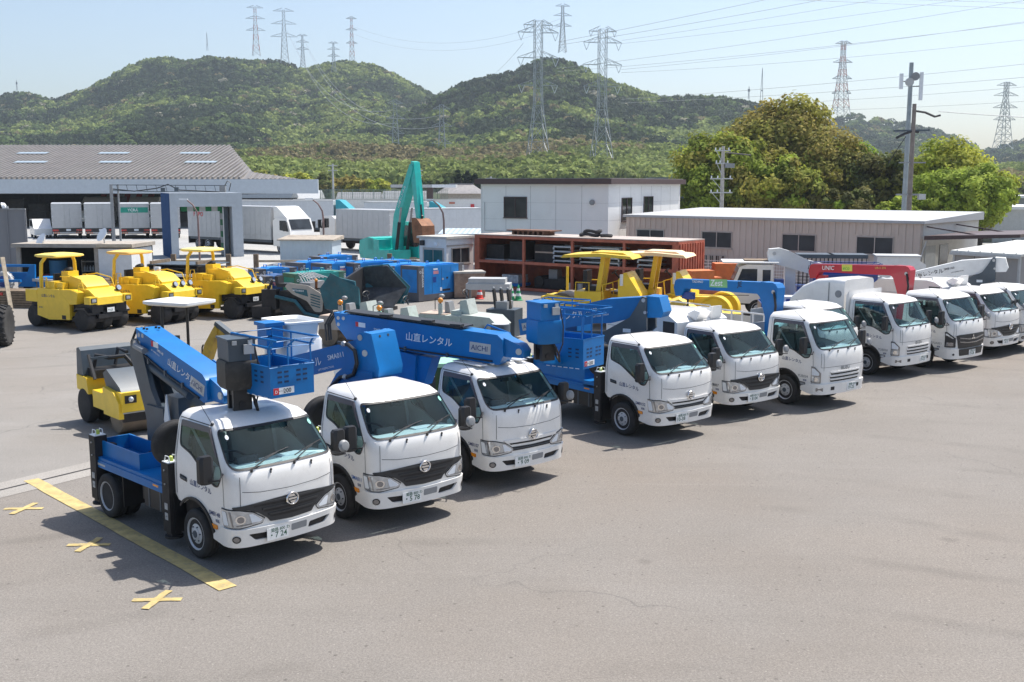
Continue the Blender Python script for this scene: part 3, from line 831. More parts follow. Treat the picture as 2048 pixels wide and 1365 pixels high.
# --- truck 1: forward-stowed lift with the dark console ------------------------
t1 = truck('aerial_lift_truck', 'white lift truck plated 7 24 with dark console over its roof, by the yellow crosses', (-3.73, 14.63, -44.5), 'hino', ('姫路 800 わ', '・7 24'), 'lift truck', code='SMB148')
chassis(t1); flaps(t1); deck(t1); rearbits(t1)
open_tray(t1, -3.08, -1.70, -.78, -.25, .90, 1.14, BLUE)
for x in (-3.02, -.70):
    for sg in (-1, 1): outrigger(t1, x, sg)
spare(t1, -.86, -.62, 1.42)
def fwd_lift(t, M, LB, z0, z1, letters, boxm, hang=None, arm=True, armc=DGREY, turret=(.35, 0), rearx=None, hb=.42, tz=1.0, bx=.78, by=-.10, bz=1.97, bc=BLUE):
    # assembly frame: boom front end at x=0, rear at -LB; z0/z1 = top of boom at rear / front
    prof = [(-LB, z0), (-.06, z1), (.04, z1 - .08), (.06, z1 - .36), (-.04, z1 - hb), (-LB + .34, z0 - hb - .02), (-LB + .05, z0 - .24)]
    tx = boom_text((-LB + .34, z0 - hb), (-.04, z1 - hb), .20, letters)
    bo = lift_boom(t, M, prof, .20, BLUE, tx)
    k = B(STEEL)
    for x, z in ((-LB + .10, z0 - .10), (-LB + .22, z0 - .10), (-LB + .10, z0 - .22)):
        k.cyl((x, -.204, z), (x, -.2, z), .035, None, LGREY, 14)
    for x in (-LB + .08, -LB + .18):
        for y in (-.10, .10): k.cyl((x, y, z0 - .02), (x, y, z0 + .006), .02, None, BLACK, 8)
    # neck and tip joint
    k.prism([(.03, z1 - .05), (.34, z1 - .16), (.42, z1 - .26), (.40, z1 - .38), (.05, z1 - .38)], 'y', -.14, .14, BLUE)
    k.cyl((.33, -.16, z1 - .27), (.33, .16, z1 - .27), .055, None, LGREY, 14)
    k.tube([(-.55, .21, z1 + .02), (-.50, .23, z1 + .10), (-.05, .23, z1 - .02), (.0, .2, z1 - .1)], .016, BLUE, 6)
    h = B(BLACK)
    for y in (-.08, 0.0, .06): h.tube([(-LB + .25, y, z0 - .08), (-LB - .10, y - .05, z0 - .02), (-LB - .24, y - .08, z0 - .25), (-LB - .20, y - .1, z0 - .55)], .022, BLACK, 6)
    d = B(LET_W); y = -.2035; x0 = -LB + .50; zb = z0 - .16
    d.prism([(x0, zb - .07), (x0 + .22, zb - .085), (x0 + .22, zb), (x0, zb + .015)], 'y', y - .002, y, LET_W); d.prism([(x0, zb - .07), (x0 + .065, zb - .0745), (x0 + .065, zb + .011), (x0, zb + .015)], 'y', y - .004, y - .002, LET_R); d.tf(M); d.out('decal', bo)
    h.tube([(-LB + .3, -.215, z0 - hb + .02), (-LB * .5, -.215, (z0 + z1) / 2 - hb + .035), (-.15, -.215, z1 - hb + .06)], .016, BLACK, 6)
    for f in (.2, .45, .7): h.box(-LB * (1 - f) - .02, -LB * (1 - f) + .02, -.232, -.2, z0 + (z1 - z0) * f - hb + .0, z0 + (z1 - z0) * f - hb + .08, DGREY)
    h.tf(M); h.out('hose', bo); k.tf(M); k.out('tip_joint', bo, .006)
    return bo
M1 = TM(-.75, 0, 0, 0)
boom1 = fwd_lift(t1, M1, 2.05, 2.86, 2.38, [('SMB148', .28, .22, .06, LET_W, None), ('LIFT INSPECTION', .10, .16, .035, LET_W, None), ('山直レンタル', .62, .15, .135, LET_W, None), ('AICHI', 1.34, .13, .125, NAVY, (.40, .17))], BLACK)
b = B(DGREY)
for y in (-.21, .13): b.prism([(-2.52, 1.30), (-2.10, 1.30), (-2.12, 1.62), (-2.38, 1.95), (-2.60, 2.50), (-2.74, 2.70), (-2.92, 2.68), (-3.02, 2.45), (-2.62, 1.62)], 'y', y, y + .08, DGREY)
b.prism([(-3.00, 2.42), (-2.94, 2.44), (-2.54, 1.62), (-2.60, 1.60)], 'y', -.12, .12, DGREY)
b.cyl((-2.55, -.10, 2.28), (-1.35, -.10, 1.98), .075, None, DGREY, 12); b.cyl((-2.78, -.24, 2.62), (-2.78, .24, 2.62), .055, None, STEEL, 12)
b.cyl((-2.70, -.27, 2.60), (-2.40, -.27, 2.55), .05, None, GREY, 10)
b.out('boom_link', t1, .012)
b = B(DGREY); b.box(-2.50, -1.95, -.24, .24, 1.06, 1.70, DGREY); b.box(-1.96, -1.55, -.20, .24, 1.06, 1.92, DGREY); b.lathe([(.42, 0), (.42, .09), (.34, .10), (.34, .17)], (-2.05, 0, .902), (0, 0, 1), MATTE, 24)
b.box(-1.56, -1.50, .0, .08, 1.55, 1.75, YEL); b.prism([(-1.9, 1.55), (-1.75, 1.30), (-1.6, 1.34), (-1.72, 1.5), (-1.8, 1.95)], 'y', -.262, -.242, LET_W)
b.out('turret', t1, .015)
WORN = mat('worn_console', (.028, .026, .024), .55, var=.5, dirt=.35, dirtcol=(.14, .12, .10))
control_box(t1, TM(.02, -.12, 1.99, -12), WORN, DGREY)
basket(t1, TM(.27, .27, 2.22, 0))

# --- truck 2: lift with white insulated bucket behind ---------------------------
t2 = truck('aerial_lift_truck', 'white cab lift truck plated 5 78 carrying the white bucket', (-2.0, 16.33, -50), 'hino', ('姫路 800 わ', '・5 78'), 'lift truck', code='SMA011', codecol=mat('blue_letters', (.03, .13, .42), .5))
chassis(t2); flaps(t2); deck(t2); rearbits(t2); spare(t2, -.86, -.58, 1.40)
for x in (-3.02, -.70):
    for sg in (-1, 1): outrigger(t2, x, sg)
M2 = TM(-1.0, .48, 0, 15)
prof = [(-2.15, 2.02), (-.30, 2.52), (.02, 2.62), (.05, 2.35), (-.10, 2.16), (-2.10, 1.62)]
bo2 = lift_boom(t2, M2, prof, .16, BLUE, boom_text((-2.10, 1.62), (-.10, 2.16), .16, [('山直レンタル', .10, .14, .17, LET_W, None), ('SMA011', 1.28, .18, .12, LET_W, None), ('LIFT INSPECTION', 1.0, .04, .05, LET_W, None)]))
b = B(BLUE)
for y in (-.27, .19): b.prism([(-.12, 2.66), (.02, 2.70), (.20, 2.62), (.32, 2.1), (.30, 1.98), (-.15, 1.92), (-.55, 1.60), (-.75, 1.15), (-.98, 1.15), (-.86, 1.62), (-.62, 1.95), (-.28, 2.2), (-.16, 2.45)], 'y', y, y + .08, BLUE)
b.prism([(.06, 2.70), (.20, 2.68), (.36, 2.12), (.34, 1.98), (.28, 1.98), (.30, 2.10), (.14, 2.60)], 'y', -.29, .29, BLUE)
for y in (-.10, .10): b.cyl((.20, y, 2.62), (.222, y, 2.63), .022, None, BLACK, 8)
b.cyl((.04, -.285, 2.35), (.04, -.27, 2.35), .055, None, LGREY, 14); b.cyl((-.62, -.285, 1.70), (-.62, -.27, 1.70), .05, None, STEEL, 14); b.cyl((-.06, -.285, 2.60), (-.06, -.27, 2.60), .05, None, STEEL, 14)
b.tf(M2); kn = b.out('boom_link', t2, .012)
b = B(BLACK); b.tube([(-.62, -.20, 2.46), (-.30, -.31, 2.47), (-.14, -.32, 2.38), (-.10, -.32, 2.18), (-.18, -.32, 1.98), (-.34, -.31, 1.92), (-.50, -.30, 1.90), (-.72, -.30, 1.72), (-.80, -.30, 1.45)], .034, BLACK, 8)
for p in ((-.40, -.305, 2.47), (-.38, -.31, 1.92), (-.74, -.30, 1.68)): b.ball(p, .05, STEEL, 8)
b.tf(M2); b.out('hose', kn)
b = B(BLUE); b.box(-.25, .25, -.24, .24, 1.05, 2.05, BLUE); b.lathe([(.42, 0), (.42, .10), (.3, .12), (.3, .17)], (0, 0, .902), (0, 0, 1), MATTE, 20); b.box(.255, .262, -.1, .06, 1.5, 1.72, LET_W); b.tf(TM(-1.02, .42, 0, 15)); b.out('turret', t2, .02)
b = B(DBLUE); b.box(-3.0, -1.3, -.80, -.05, .902, 1.16, DBLUE); b.out('tool_box', t2, .02)
BIN = mat('white_fibreglass', (.74, .75, .75), .4, var=.03, dirt=.12, dirtcol=(.5, .48, .42))
b = B(BIN)
def rr(w, l, z, cx=-3.5, cy=.33, r=.12): return [(cx + x, cy + y, z) for x, y in rpoly([(-l / 2, -w / 2), (l / 2, -w / 2), (l / 2, w / 2), (-l / 2, w / 2)], r, 4)]
b.loft([rr(.62, .90, 1.72), rr(.72, 1.0, 1.80), rr(.72, 1.0, 2.30), rr(.60, .88, 2.42), rr(.64, .92, 2.60), rr(.78, 1.06, 2.62), rr(.78, 1.06, 2.655), rr(.70, .98, 2.66), rr(.60, .86, 2.60), rr(.56, .82, 1.95)], BIN)
b.out('bucket', t2, 0, ang=30)
b = B(BLUE); b.box(-3.40, -3.05, -.42, -.10, 2.22, 2.62, BLUE); b.box(-3.44, -3.02, -.46, -.08, 2.62, 2.68, BLUE); b.box(-3.30, -3.15, -.30, -.2, 1.75, 2.25, BLUE); b.bar((-3.2, -.1, 1.85), (-2.9, -.05, 1.80), .2, .2, BLUE); b.out('control_box', t2, .015)

# --- truck 3: long-boom lift, boom swung across the cab ---------------------------
t3 = truck('aerial_lift_truck', 'white cab lift truck plated 9 09 with long blue boom lying over its roof', (-.34, 18.41, -49.6), 'hino_new', ('姫路 800 わ', '・9 09'), 'lift truck', code='SMB107')
chassis(t3); flaps(t3); deck(t3); rearbits(t3)
for x in (-3.02, -.70):
    for sg in (-1, 1): outrigger(t3, x, sg)
M3 = TM(.34, .02, 0, 21)
fwd_lift(t3, M3, 3.55, 2.72, 2.53, [('SMB107', .55, .26, .085, LET_W, None), ('山直レンタル', 1.25, .20, .165, LET_W, None), ('AICHI', 2.62, .20, .13, NAVY, (.42, .18))], BLUE, hb=.52)
b = B(BLUE); b.prism([(-.55, 1.0), (-.05, 1.0), (.05, 2.05), (-.45, 2.12)], 'y', -.22, .22, BLUE); b.prism([(-1.25, 2.12), (-.35, 1.75), (-.25, 1.95), (-.9, 2.15)], 'y', -.12, .12, BLUE); b.prism([(.35, 2.02), (.15, 1.5), (-.02, 1.5), (-.05, 2.05)], 'y', -.15, .15, BLUE)
b.tf(TM(-1.3, -.62, 0, 21)); b.lathe([(.42, 0), (.42, .1), (.3, .12), (.3, .2)], (-1.45, -.55, .902), (0, 0, 1), MATTE, 20); b.out('turret', t3, .015)
b = B(BLACK); b.prism([(-3.3, 2.73), (-.75, 2.60), (-.75, 2.63), (-3.3, 2.76)], 'y', -.19, .17, BLACK)
for x, z in ((-2.5, 2.70), (-1.6, 2.655), (-1.0, 2.62)): b.box(x, x + .22, -.22, -.1, z, z + .045, BLACK)
b.tf(M3); b.out('hose_guide', t3, .006)
b = B(LGREY)
for y in (-.45, -.15, .15, .45): b.box(-.45, .30, y - .09, y + .09, 2.012, 2.03, WHITE)
b.out('roof_panel', t3, .006)
control_box(t3, TM(.86, .42, 2.10, -10), BLUE, BLUE)
basket(t3, TM(.62, 1.36, 1.88, 14), w=.70, l=.85, hb=.52, hr=1.05)
b = B(BLUE); b.bar((.75, .45, 2.10), (.60, 1.05, 2.0), .16, .14, BLUE); b.out('basket_arm', t3, .01)

# --- truck 4: lift with boom swung to the rear -----------------------------------
t4 = truck('aerial_lift_truck', 'white cab lift truck plated 10-38 with dark grey boom link rising behind its roof', (2.91, 21.78, -52), 'hino_new', ('姫路 800 わ', '10-38'), 'lift truck', code='SMB152')
chassis(t4); flaps(t4); deck(t4); rearbits(t4); spare(t4, -.86, -.60, 1.42)
for x in (-3.02, -.70):
    for sg in (-1, 1): outrigger(t4, x, sg)
open_tray(t4, -3.08, -1.20, -.80, .80, .902, 1.26, BLUE)
b = B(BLUE); b.box(-1.19, -.78, -.84, -.5, .94, .98, BLUE); b.box(-1.19, -.78, -.85, -.84, .80, .98, BLUE); b.out('step', t4, .005)
def rear_lift(t, m, linkm, code, kx=-.9, ky=.75, yaw=21, ztop=2.68, tip=1.98, name='山直レンタル', lw=LET_W, nb=True):
    M = TM(kx, ky, 0, yaw)
    prof = [(-3.15, tip), (-.95, ztop - .10), (-.02, ztop), (.0, ztop - .40), (-.80, ztop - .62), (-1.2, ztop - .65), (-3.1, tip - .36)]
    bo = lift_boom(t, M, prof, .19, m, boom_text((-3.1, tip - .36), (-1.2, ztop - .65), .19, [(name, .75, .20, .165, lw, None), (code, 1.75, .26, .10, lw, None), ('LIFT INSPECTION', 1.95, .13, .05, lw, None), ('AICHI', .12, .14, .12, NAVY, (.40, .17))]))
    b = B(m); b.prism([(.06, ztop + .03), (.36, ztop + .02), (.46, ztop - .30), (.40, ztop - .42), (.06, ztop - .44)], 'y', -.23, .23, m); b.tf(M); b.out('boom_cap', bo, .02)
    b = B(linkm)
    for y in (-.29, .21): b.prism([(-.02, ztop + .02), (.08, ztop), (.10, ztop - .70), (-.15, ztop - .90), (-.60, ztop - 1.0), (-1.0, ztop - 1.30), (-1.35, ztop - 1.40), (-1.45, ztop - 1.15), (-1.0, ztop - .85), (-.30, ztop - .45), (-.14, ztop - .2)], 'y', y, y + .08, linkm)
    b.cyl((.02, -.30, ztop - .06), (.02, .30, ztop - .06), .045, None, STEEL, 12); b.cyl((.06, -.30, ztop - .32), (.06, .30, ztop - .32), .035, None, STEEL, 12)
    b.box(-.45, -.27, -.296, -.29, ztop - .78, ztop - .70, LET_W); b.cyl((-.9, -.30, ztop - 1.1), (-.9, -.288, ztop - 1.1), .08, None, GREY, 14)
    b.bar((-.7, -.1, ztop - .85), (-1.9, -.1, ztop - .95), .12, .12, linkm)
    b.tf(M); b.out('boom_link', t, .012)
    b = B(linkm); b.box(-.35, .30, -.25, .25, 1.08, ztop - 1.15, linkm); b.lathe([(.42, 0), (.42, .1), (.33, .12), (.33, .18)], (0, 0, .902), (0, 0, 1), MATTE, 20); b.tf(TM(-1.95, .3, 0, yaw)); b.out('turret', t, .015)
    return M
rear_lift(t4, BLUE, DGREY, 'SMB152')
basket(t4, TM(-3.25, .42, 1.62, 200), w=.70, l=1.0, hb=.42, hr=.80, sign=False)

# --- truck 5: lift with a boxy white body --------------------------------------
t5 = truck('lift_truck', 'white cab truck plated 8 04 with boxy white body and black side opening', (4.8, 23.81, -53), 'hino', ('姫路 800 わ', '・8 04'), 'lift truck', door=None, code='JYB007', codecol=LET_K)
def box_body(t):
    chassis(t); flaps(t); rearbits(t)
    def mk():
        b = B(WHITE)
        prof = [(-3.05, .80), (-3.05, 1.95), (-2.85, 2.10), (-1.2, 2.16), (-.95, 2.12), (-.68, 1.98), (-.66, .80)]
        b.prism(prof, 'y', -.83, .83, WHITE)
        b.prism([(-.90, 2.13), (-.66, 2.24), (-.48, 2.2), (-.62, 2.0)], 'y', -.30, .05, WHITE); b.prism([(-1.0, 2.10), (-.74, 2.28), (-.66, 2.28), (-.68, 2.0)], 'y', .30, .62, WHITE)
        return b.mesh('body', .07, 3)
    bo = cached(('boxbody',), 'body', t, mk)
    def tr():
        b = B(BLACK); b.box(-1.12, -.76, -.836, -.829, 1.50, 1.98, BLACK); b.box(-3.0, -1.3, -.836, -.83, 1.70, 1.72, LGREY); b.box(-3.0, -1.3, -.834, -.83, 1.02, 1.04, GREY)
        b.tube([(-2.9, -.7, 2.14), (-2.9, -.7, 2.22), (-1.1, -.7, 2.24), (-1.1, -.7, 2.16)], .016, LGREY, 6); b.tube([(-2.9, .7, 2.14), (-2.9, .7, 2.22), (-1.1, .7, 2.24), (-1.1, .7, 2.16)], .016, LGREY, 6)
        for x in (-2.4, -1.9, -1.5): b.cyl((x, -.72, 2.23), (x, -.68, 2.23), .03, None, GREY, 8)
        b.tube([(-2.9, -.7, 2.22), (-2.7, .7, 2.22)], .014, LGREY, 6)
        return b.mesh('body_fitting', .004)
    cached(('boxtrim',), 'body_fitting', bo, tr)
box_body(t5)

# --- flatbed with folding crane ----------------------------------------------------
def flatbed(t, rear=-4.3, m=LGREY, gates=True):
    chassis(t, rear + .05, 2.6)
    def mk():
        b = B(m); b.box(rear, -1.32, -.86, .86, .82, .90, m)
        for x in np.arange(rear + .2, -1.4, .45): b.box(x, x + .06, -.8, .8, .68, .82, MATTE)
        b.box(rear, -1.32, -.84, .84, .902, .915, WOODL)
        for y in (-.87, .85): b.box(rear, -1.32, y, y + .02, .92, 1.28, m)
        b.box(rear - .02, rear, -.85, .85, .92, 1.28, m); b.box(-1.34, -1.31, -.85, .85, .90, 1.75, m)
        for x in np.linspace(rear + .25, -1.6, 5):
            for y in (-.885, .87): b.box(x - .03, x + .03, y, y + .015, .86, 1.26, GREY)
        return b.mesh('flatbed', .006)
    bed = cached(('flatbed', rear, m.name), 'flatbed', t, mk)
    if gates:
        def st():
            b = B(WHITE2)
            for y in (-.84, .84):
                for z in (1.78, 1.45): b.tube([(rear + .05, y, z), (-1.34, y, z)], .022, WHITE2, 6)
                for x in np.linspace(rear + .05, -1.34, 9): b.box(x - .02, x + .02, y - .015, y + .015, 1.20, 1.80, WHITE2)
            for z in (1.78, 1.45): b.tube([(rear + .05, -.84, z), (rear + .05, .84, z)], .022, WHITE2, 6)
            return b.mesh('stake_rail')
        cached(('stakes', rear), 'stake_rail', bed, st)
    return bed
def crane(t, m, items, L=3.2, x=-.98, y=-.12, rise=.0, top=2.72, boomlet=None):
    b = B(m)
    b.prism([(x - .17, .9), (x + .17, .9), (x + .15, 1.9), (x + .20, top - .1), (x + .12, top), (x - .30, top + .02), (x - .62, top - .12), (x - .34, top - .35), (x - .16, 1.9)], 'y', y - .14, y + .14, m)
    col = b.out('crane_column', t, .02)
    b = B(m); z1 = top + .02; z0 = top - .14 + rise
    prof = [(x - L, z0 - .02), (x - L + .08, z0 + .03), (x + .05, z1), (x + .16, z1 - .10), (x - .10, z1 - .30), (x - L + .35, z0 - .20), (x - L + .22, z0 - .40), (x - L + .02, z0 - .42), (x - L - .05, z0 - .2)]
    b.prism(prof, 'y', y - .13, y + .13, m)
    bo = b.out('boom', t, .018)
    t_ = B(LET_W)
    for st, f, g, size, mm, back in items:
        d = Vector((L, 0, z1 - z0)).normalized(); up = Vector((-d.z, 0, d.x)); o = Vector((x - L, y - .13, z0 - .20)) + d * f + up * g
        if back:
            n = Vector((0, -.0025, 0)); c = o - up * back[1] * .2 - d * .03
            t_.add([c + n, c + d * back[0] + n, c + d * back[0] + up * back[1] + n, c + up * back[1] + n], [(0, 1, 2, 3)], back[2])
        t_.text(st, o, d, up, size, mm, .005, italic=.12)
    t_.out('boom_lettering', bo)
    b = B(DGREY); hx, hz = x - L + .25, z0 - .42
    b.box(hx - .05, hx + .30, y - .07, y + .07, hz - .06, hz + .12, DBLUE if m is BLUE else m); b.tube([(hx + .1, y, hz - .05), (hx + .1, y, hz - .22), (hx + .04, y, hz - .30), (hx - .04, y, hz - .26)], .03, MATTE, 6)
    b.tube([(hx + .3, y, hz + .05), (x - .8, y, z1 - .38)], .008, BLACK, 4)
    b.tube([(x + .1, y - .15, top - .2), (x + .18, y - .17, 2.2), (x + .12, y - .16, 1.6)], .03, BLACK, 6); b.cyl((x + .08, y - .16, top - .2), (x + .08, y + .16, top - .2), .05, None, STEEL, 10)
    b.out('hook_block', bo, .006)
    b = B(m); b.box(x - .3, x + .3, -.84, .84, .86, 1.04, m); b.box(x - .08, x + .1, -.9, -.78, .3, 1.1, m); b.box(x - .08, x + .1, .78, .9, .3, 1.1, m); b.out('crane_base', t, .012)
t6 = truck('crane_truck', 'white cab flatbed truck with blue folding crane lettered Zest', (7.03, 24.91, -53), 'isuzu', ('姫路 100 わ', '19-25'), 'crane truck', code='YUB034', codecol=GREY)
flatbed(t6)
crane(t6, BLUE, [('TADANO', .62, .14, .09, LET_W, None), ('Zest', 1.25, .08, .22, LET_W, (.60, .21, mat('zest_green', (.22, .50, .20), .5))), ('JE', 2.15, .08, .19, LET_K, None)])

t65 = truck('lift_truck', 'white cab truck set back between the blue crane truck and the next cab', (7.95, 28.1, -52), 'hino', ('姫路 800 わ', '・3 12'), 'lift truck')
box = flatbed(t65, -4.0, gates=False)
t7 = truck('flatbed_truck', 'white cab truck with rounded white rear body, just left of the black grille truck', (10.16, 28.82, -50.3), 'isuzu', ('姫路 100 わ', '19-27'), 'truck', code='YUB036', codecol=GREY)
chassis(t7); flaps(t7); deck(t7, m=LGREY)
b = B(WHITE)
b.prism([(-.74, .92), (-.70, 2.10), (-.62, 2.22), (-.62, .92)], 'y', -.80, .80, WHITE)
b.out('cab_guard', t7, .02)
b = B(WHITE); b.loft([[(x, y, z) for y, z in rpoly([(-.72, .95), (.72, .95), (.72, h), (-.72, h)], .16, 4)] for x, h in ((-2.75, 1.55), (-2.55, 1.95), (-2.2, 2.26), (-1.75, 2.46), (-1.2, 2.52), (-.82, 2.50))], WHITE); bo = b.out('rear_body', t7, 0, ang=40)
b = B(LGREY); b.tube([(-1.32, -.735, 1.0), (-1.30, -.735, 2.40)], .012, GREY, 5); b.box(-2.74, -2.68, -.73, -.66, 1.05, 1.55, REDL); b.cyl((-1.0, -.74, 2.1), (-1.0, -.715, 2.1), .10, None, GREY, 14); b.out('body_fitting', bo)
t8 = truck('crane_truck', 'white cab truck with black grille and red folding crane lettered UNIC', (12.09, 30.01, -52), 'fuso', ('姫路 100 わ', '19-28'), 'crane truck', code='YUA051', codecol=GREY)
flatbed(t8, gates=False)
crane(t8, RED, [('UNIC', .45, .05, .18, LET_W, None), ('eco', 1.20, .06, .16, LET_G, (.36, .20, mat('eco_yellow', (.60, .62, .10), .5))), ('UR-V 374', 2.30, .10, .09, mat('gold_letters', (.6, .45, .1), .5), None)], L=3.25, top=2.74)
t9 = truck('lift_truck', 'white cab truck beyond the black grille truck, boxy white body behind its cab', (14.15, 32.23, -51.9), 'hino', ('姫路 800 わ', '・4 71'), 'lift truck')
box_body(t9)
t10 = truck('aerial_lift_truck', 'white cab lift truck cut by the right edge, grey boom raised behind it', (15.53, 33.3, -50), 'hino_new', ('姫路 800 わ', '・6 20'), 'lift truck')
chassis(t10); flaps(t10); deck(t10, m=LGREY)
LBOOM = mat('pale_boom', (.72, .73, .72), .4, var=.05, dirt=.1)
rear_lift(t10, LBOOM, DGREY, 'SMB160', kx=-.9, ky=.85, yaw=24, ztop=2.72, lw=LET_K)
# ------------------------------------------------------------------ machines standing in the yard
def tyre_roller(loc, rz, label, canopy, group='yellow tyre rollers', lamps=True):
    t = thing('tyre_roller', label, 'road roller', loc, R(rz), group); t.scale = (.9, .9, .9)
    def body():
        b = B(YEL)
        for s in (-1, 1):
            b.prism([(-2.62, .50), (-2.55, 1.58), (-1.25, 1.58), (-.62, 1.05), (-.62, .42), (-1.9, .36)], 'y', s * .86, s * .98, YEL)
            b.prism([(-1.28, 1.57), (-.60, 1.02), (-.20, 1.05), (-.10, 1.50), (-.5, 1.60)], 'y', s * .55, s * .975, YEL)
            b.box(.28, .62, s * .62, s * .98, 1.08, 1.36, YEL)
        b.box(-2.55, -.66, -.86, .86, .55, 1.40, YEL); b.box(-3.35, -2.63, -.95, .95, 1.02, 1.50, YEL)
        b.prism([(-1.6, 1.56), (-1.6, 2.02), (-1.0, 2.06), (-.50, 1.98), (-.12, 1.70), (-.12, 1.56)], 'y', -.52, .52, YEL)
        b.prism([(-.55, 1.30), (-.55, 1.66), (.10, 1.60), (.56, 1.32), (.60, 1.04), (-.2, 1.04)], 'y', -.62, .62, YEL)
        b.box(-2.0, -1.58, -.24, .24, 1.5, 2.22, YEL); b.box(-2.2, -1.62, -.86, -.5, 1.5, 1.86, YEL); b.box(-1.62, -1.2, -.80, -.55, 1.57, 1.82, YEL)
        return b.mesh('body', .03)
    bo = cached(('tr_body',), 'body', t, body)
    def dark():
        b = B(BLACK)
        b.box(-.60, .5, -.80, .80, .75, 1.06, BLACK); b.box(.46, .56, -.55, .55, .50, .66, BLACK); b.box(.28, .50, -.30, .30, .6, .98, BLACK)
        for s in (-1, 1): b.prism([(-.42, .74), (-.25, .92), (.25, .92), (.46, .74), (.46, .66), (.25, .84), (-.25, .84)], 'y', s * .42, s * .98, BLACK)
        b.box(-.62, .4, -.9, .9, .35, .5, MATTE); b.box(-3.2, -2.5, -.8, .8, .6, 1.0, MATTE)
        b.box(-1.10, -.86, -.985, -.975, .42, .58, MATTE)
        return b.mesh('front_frame', .012)
    cached(('tr_dark',), 'front_frame', t, dark)
    def wh():
        b = B(DRUM); b.lathe([(.10, -.20), (.34, -.20), (.41, -.19), (.44, -.15), (.445, 0), (.44, .15), (.41, .19), (.34, .20), (.10, .20)], (0, 0, 0), (0, 1, 0), RUBBER, 30)
        return b.mesh('wheel', ang=35)
    for y in (-.76, 0.0, .76): o = cached(('tr_wh',), 'wheel', t, wh); o.location = (0, y, .445)
    for y in (-.72, -.24, .24, .72): o = cached(('tr_wh',), 'wheel', t, wh); o.location = (-2.95, y, .445)
    def seat():
        b = B(BLACK); b.box(-2.42, -2.0, -.28, .28, 1.5, 1.68, BLACK); b.box(-2.50, -2.38, -.27, .27, 1.62, 2.10, BLACK); b.cyl((-1.85, 0, 2.2), (-1.9, 0, 2.3), .18, None, BLACK, 14)
        return b.mesh('seat', .03)
    cached(('tr_seat',), 'seat', t, seat)
    c = canopy
    def can():
        b = B(c)
        b.loft([[(x, y, z) for x, y in rpoly([(-3.05 - e, -.68 - e), (-1.75 + e, -.68 - e), (-1.75 + e, .68 + e), (-3.05 - e, .68 + e)], .18, 4)] for e, z in ((-.05, 2.76), (.04, 2.81), (.02, 2.87), (-.22, 2.92))], c)
        return b.mesh('canopy', ang=40)
    ca = cached(('tr_can', c.name), 'canopy', t, can)
    def post():
        b = B(YEL)
        for s in (-1, 1): b.tube([(-2.52, s * .80, 1.0), (-2.52, s * .80, 1.9), (-2.50, s * .76, 2.55), (-2.42, s * .62, 2.78)], .07, YEL, 8)
        return b.mesh('canopy_post')
    cached(('tr_post',), 'canopy_post', t, post)
    def rail():
        b = B(YEL)
        for s in (-1, 1):
            b.tube([(-2.25, s * .93, 1.55), (-2.22, s * .93, 2.0), (-2.0, s * .93, 2.02), (-1.92, s * .93, 1.6)], .025, YEL, 6)
            b.tube([(-1.55, s * .62, 2.05), (-1.0, s * .66, 2.12), (-.2, s * .70, 1.98), (-.05, s * .72, 1.60)], .022, YEL, 6)
            b.tube([(-.15, s * .86, 1.55), (-.15, s * .86, 1.85), (.0, s * .86, 1.85)], .02, YEL, 6)
        return b.mesh('hand_rail')
    cached(('tr_rail',), 'hand_rail', t, rail)
    for y in (-.80, .80):
        def hl():
            b = B(BLACK); b.box(.615, .63, -.13, .13, 1.13, 1.31, BLACK); b.box(.63, .64, -.09, .09, 1.16, 1.28, LAMP); return b.mesh('headlight', .006)
        o = cached(('tr_hl',), 'headlight', t, hl); o.location = (0, y, 0)
    def bea():
        b = B(AMBER); b.cyl((-1.3, -.72, 1.6), (-1.3, -.72, 1.72), .05, .04, AMBER, 10); b.cyl((-.15, .80, 1.55), (-.15, .80, 1.68), .05, .04, AMBER, 10); b.cyl((-.15, .8, 1.68), (-.15, .8, 2.1), .012, None, BLACK, 5); return b.mesh('beacon')
    cached(('tr_bea',), 'beacon', t, bea)
    def pl():
        b = B(PLATE); b.box(.565, .575, -.17, .17, .72, .90, PLATE); b.text('9 63', (.576, -.13, .76), (0, 1, 0), (0, 0, 1), .12, PGREEN, .002); return b.mesh('number_plate')
    cached(('tr_pl',), 'number_plate', t, pl)
    def lt():
        b = B(NAVY); b.text('山直レンタル', (-2.3, -.983, 1.25), (1, 0, 0), (0, 0, 1), .14, NAVY, .003); b.text('SKT061', (-2.5, -.983, .80), (1, 0, 0), (0, 0, 1), .08, NAVY, .003); return b.mesh('side_lettering')
    cached(('tr_lt',), 'side_lettering', t, lt)
    for k in range(lamps):
        b = B(BLACK); y = .62 - .42 * k; b.lathe([(.10, -.05), (.115, .0), (.115, .06)], (.28, y, 1.60), (.8, 0, .3), BLACK, 14); b.lathe([(.10, .062), (.02, .065)], (.28, y, 1.60), (.8, 0, .3), LAMP, 14); b.out('work_lamp', t)
    return t
tyre_roller((-14.55, 37.5, 0), -31, 'yellow tyre roller with pale yellow canopy, leftmost of the three', YEL2, lamps=1)
tyre_roller((-12.55, 39.4, 0), -27, 'yellow tyre roller under an orange faded canopy, between the other two', mat('orange_canopy', (.78, .50, .14), .6, var=.08), lamps=3)
tyre_roller((-10.3, 41.0, 0), -28, 'yellow tyre roller with bright pale canopy, nearest the blue generators', mat('pale_canopy', (.88, .74, .22), .55, var=.08), lamps=2)

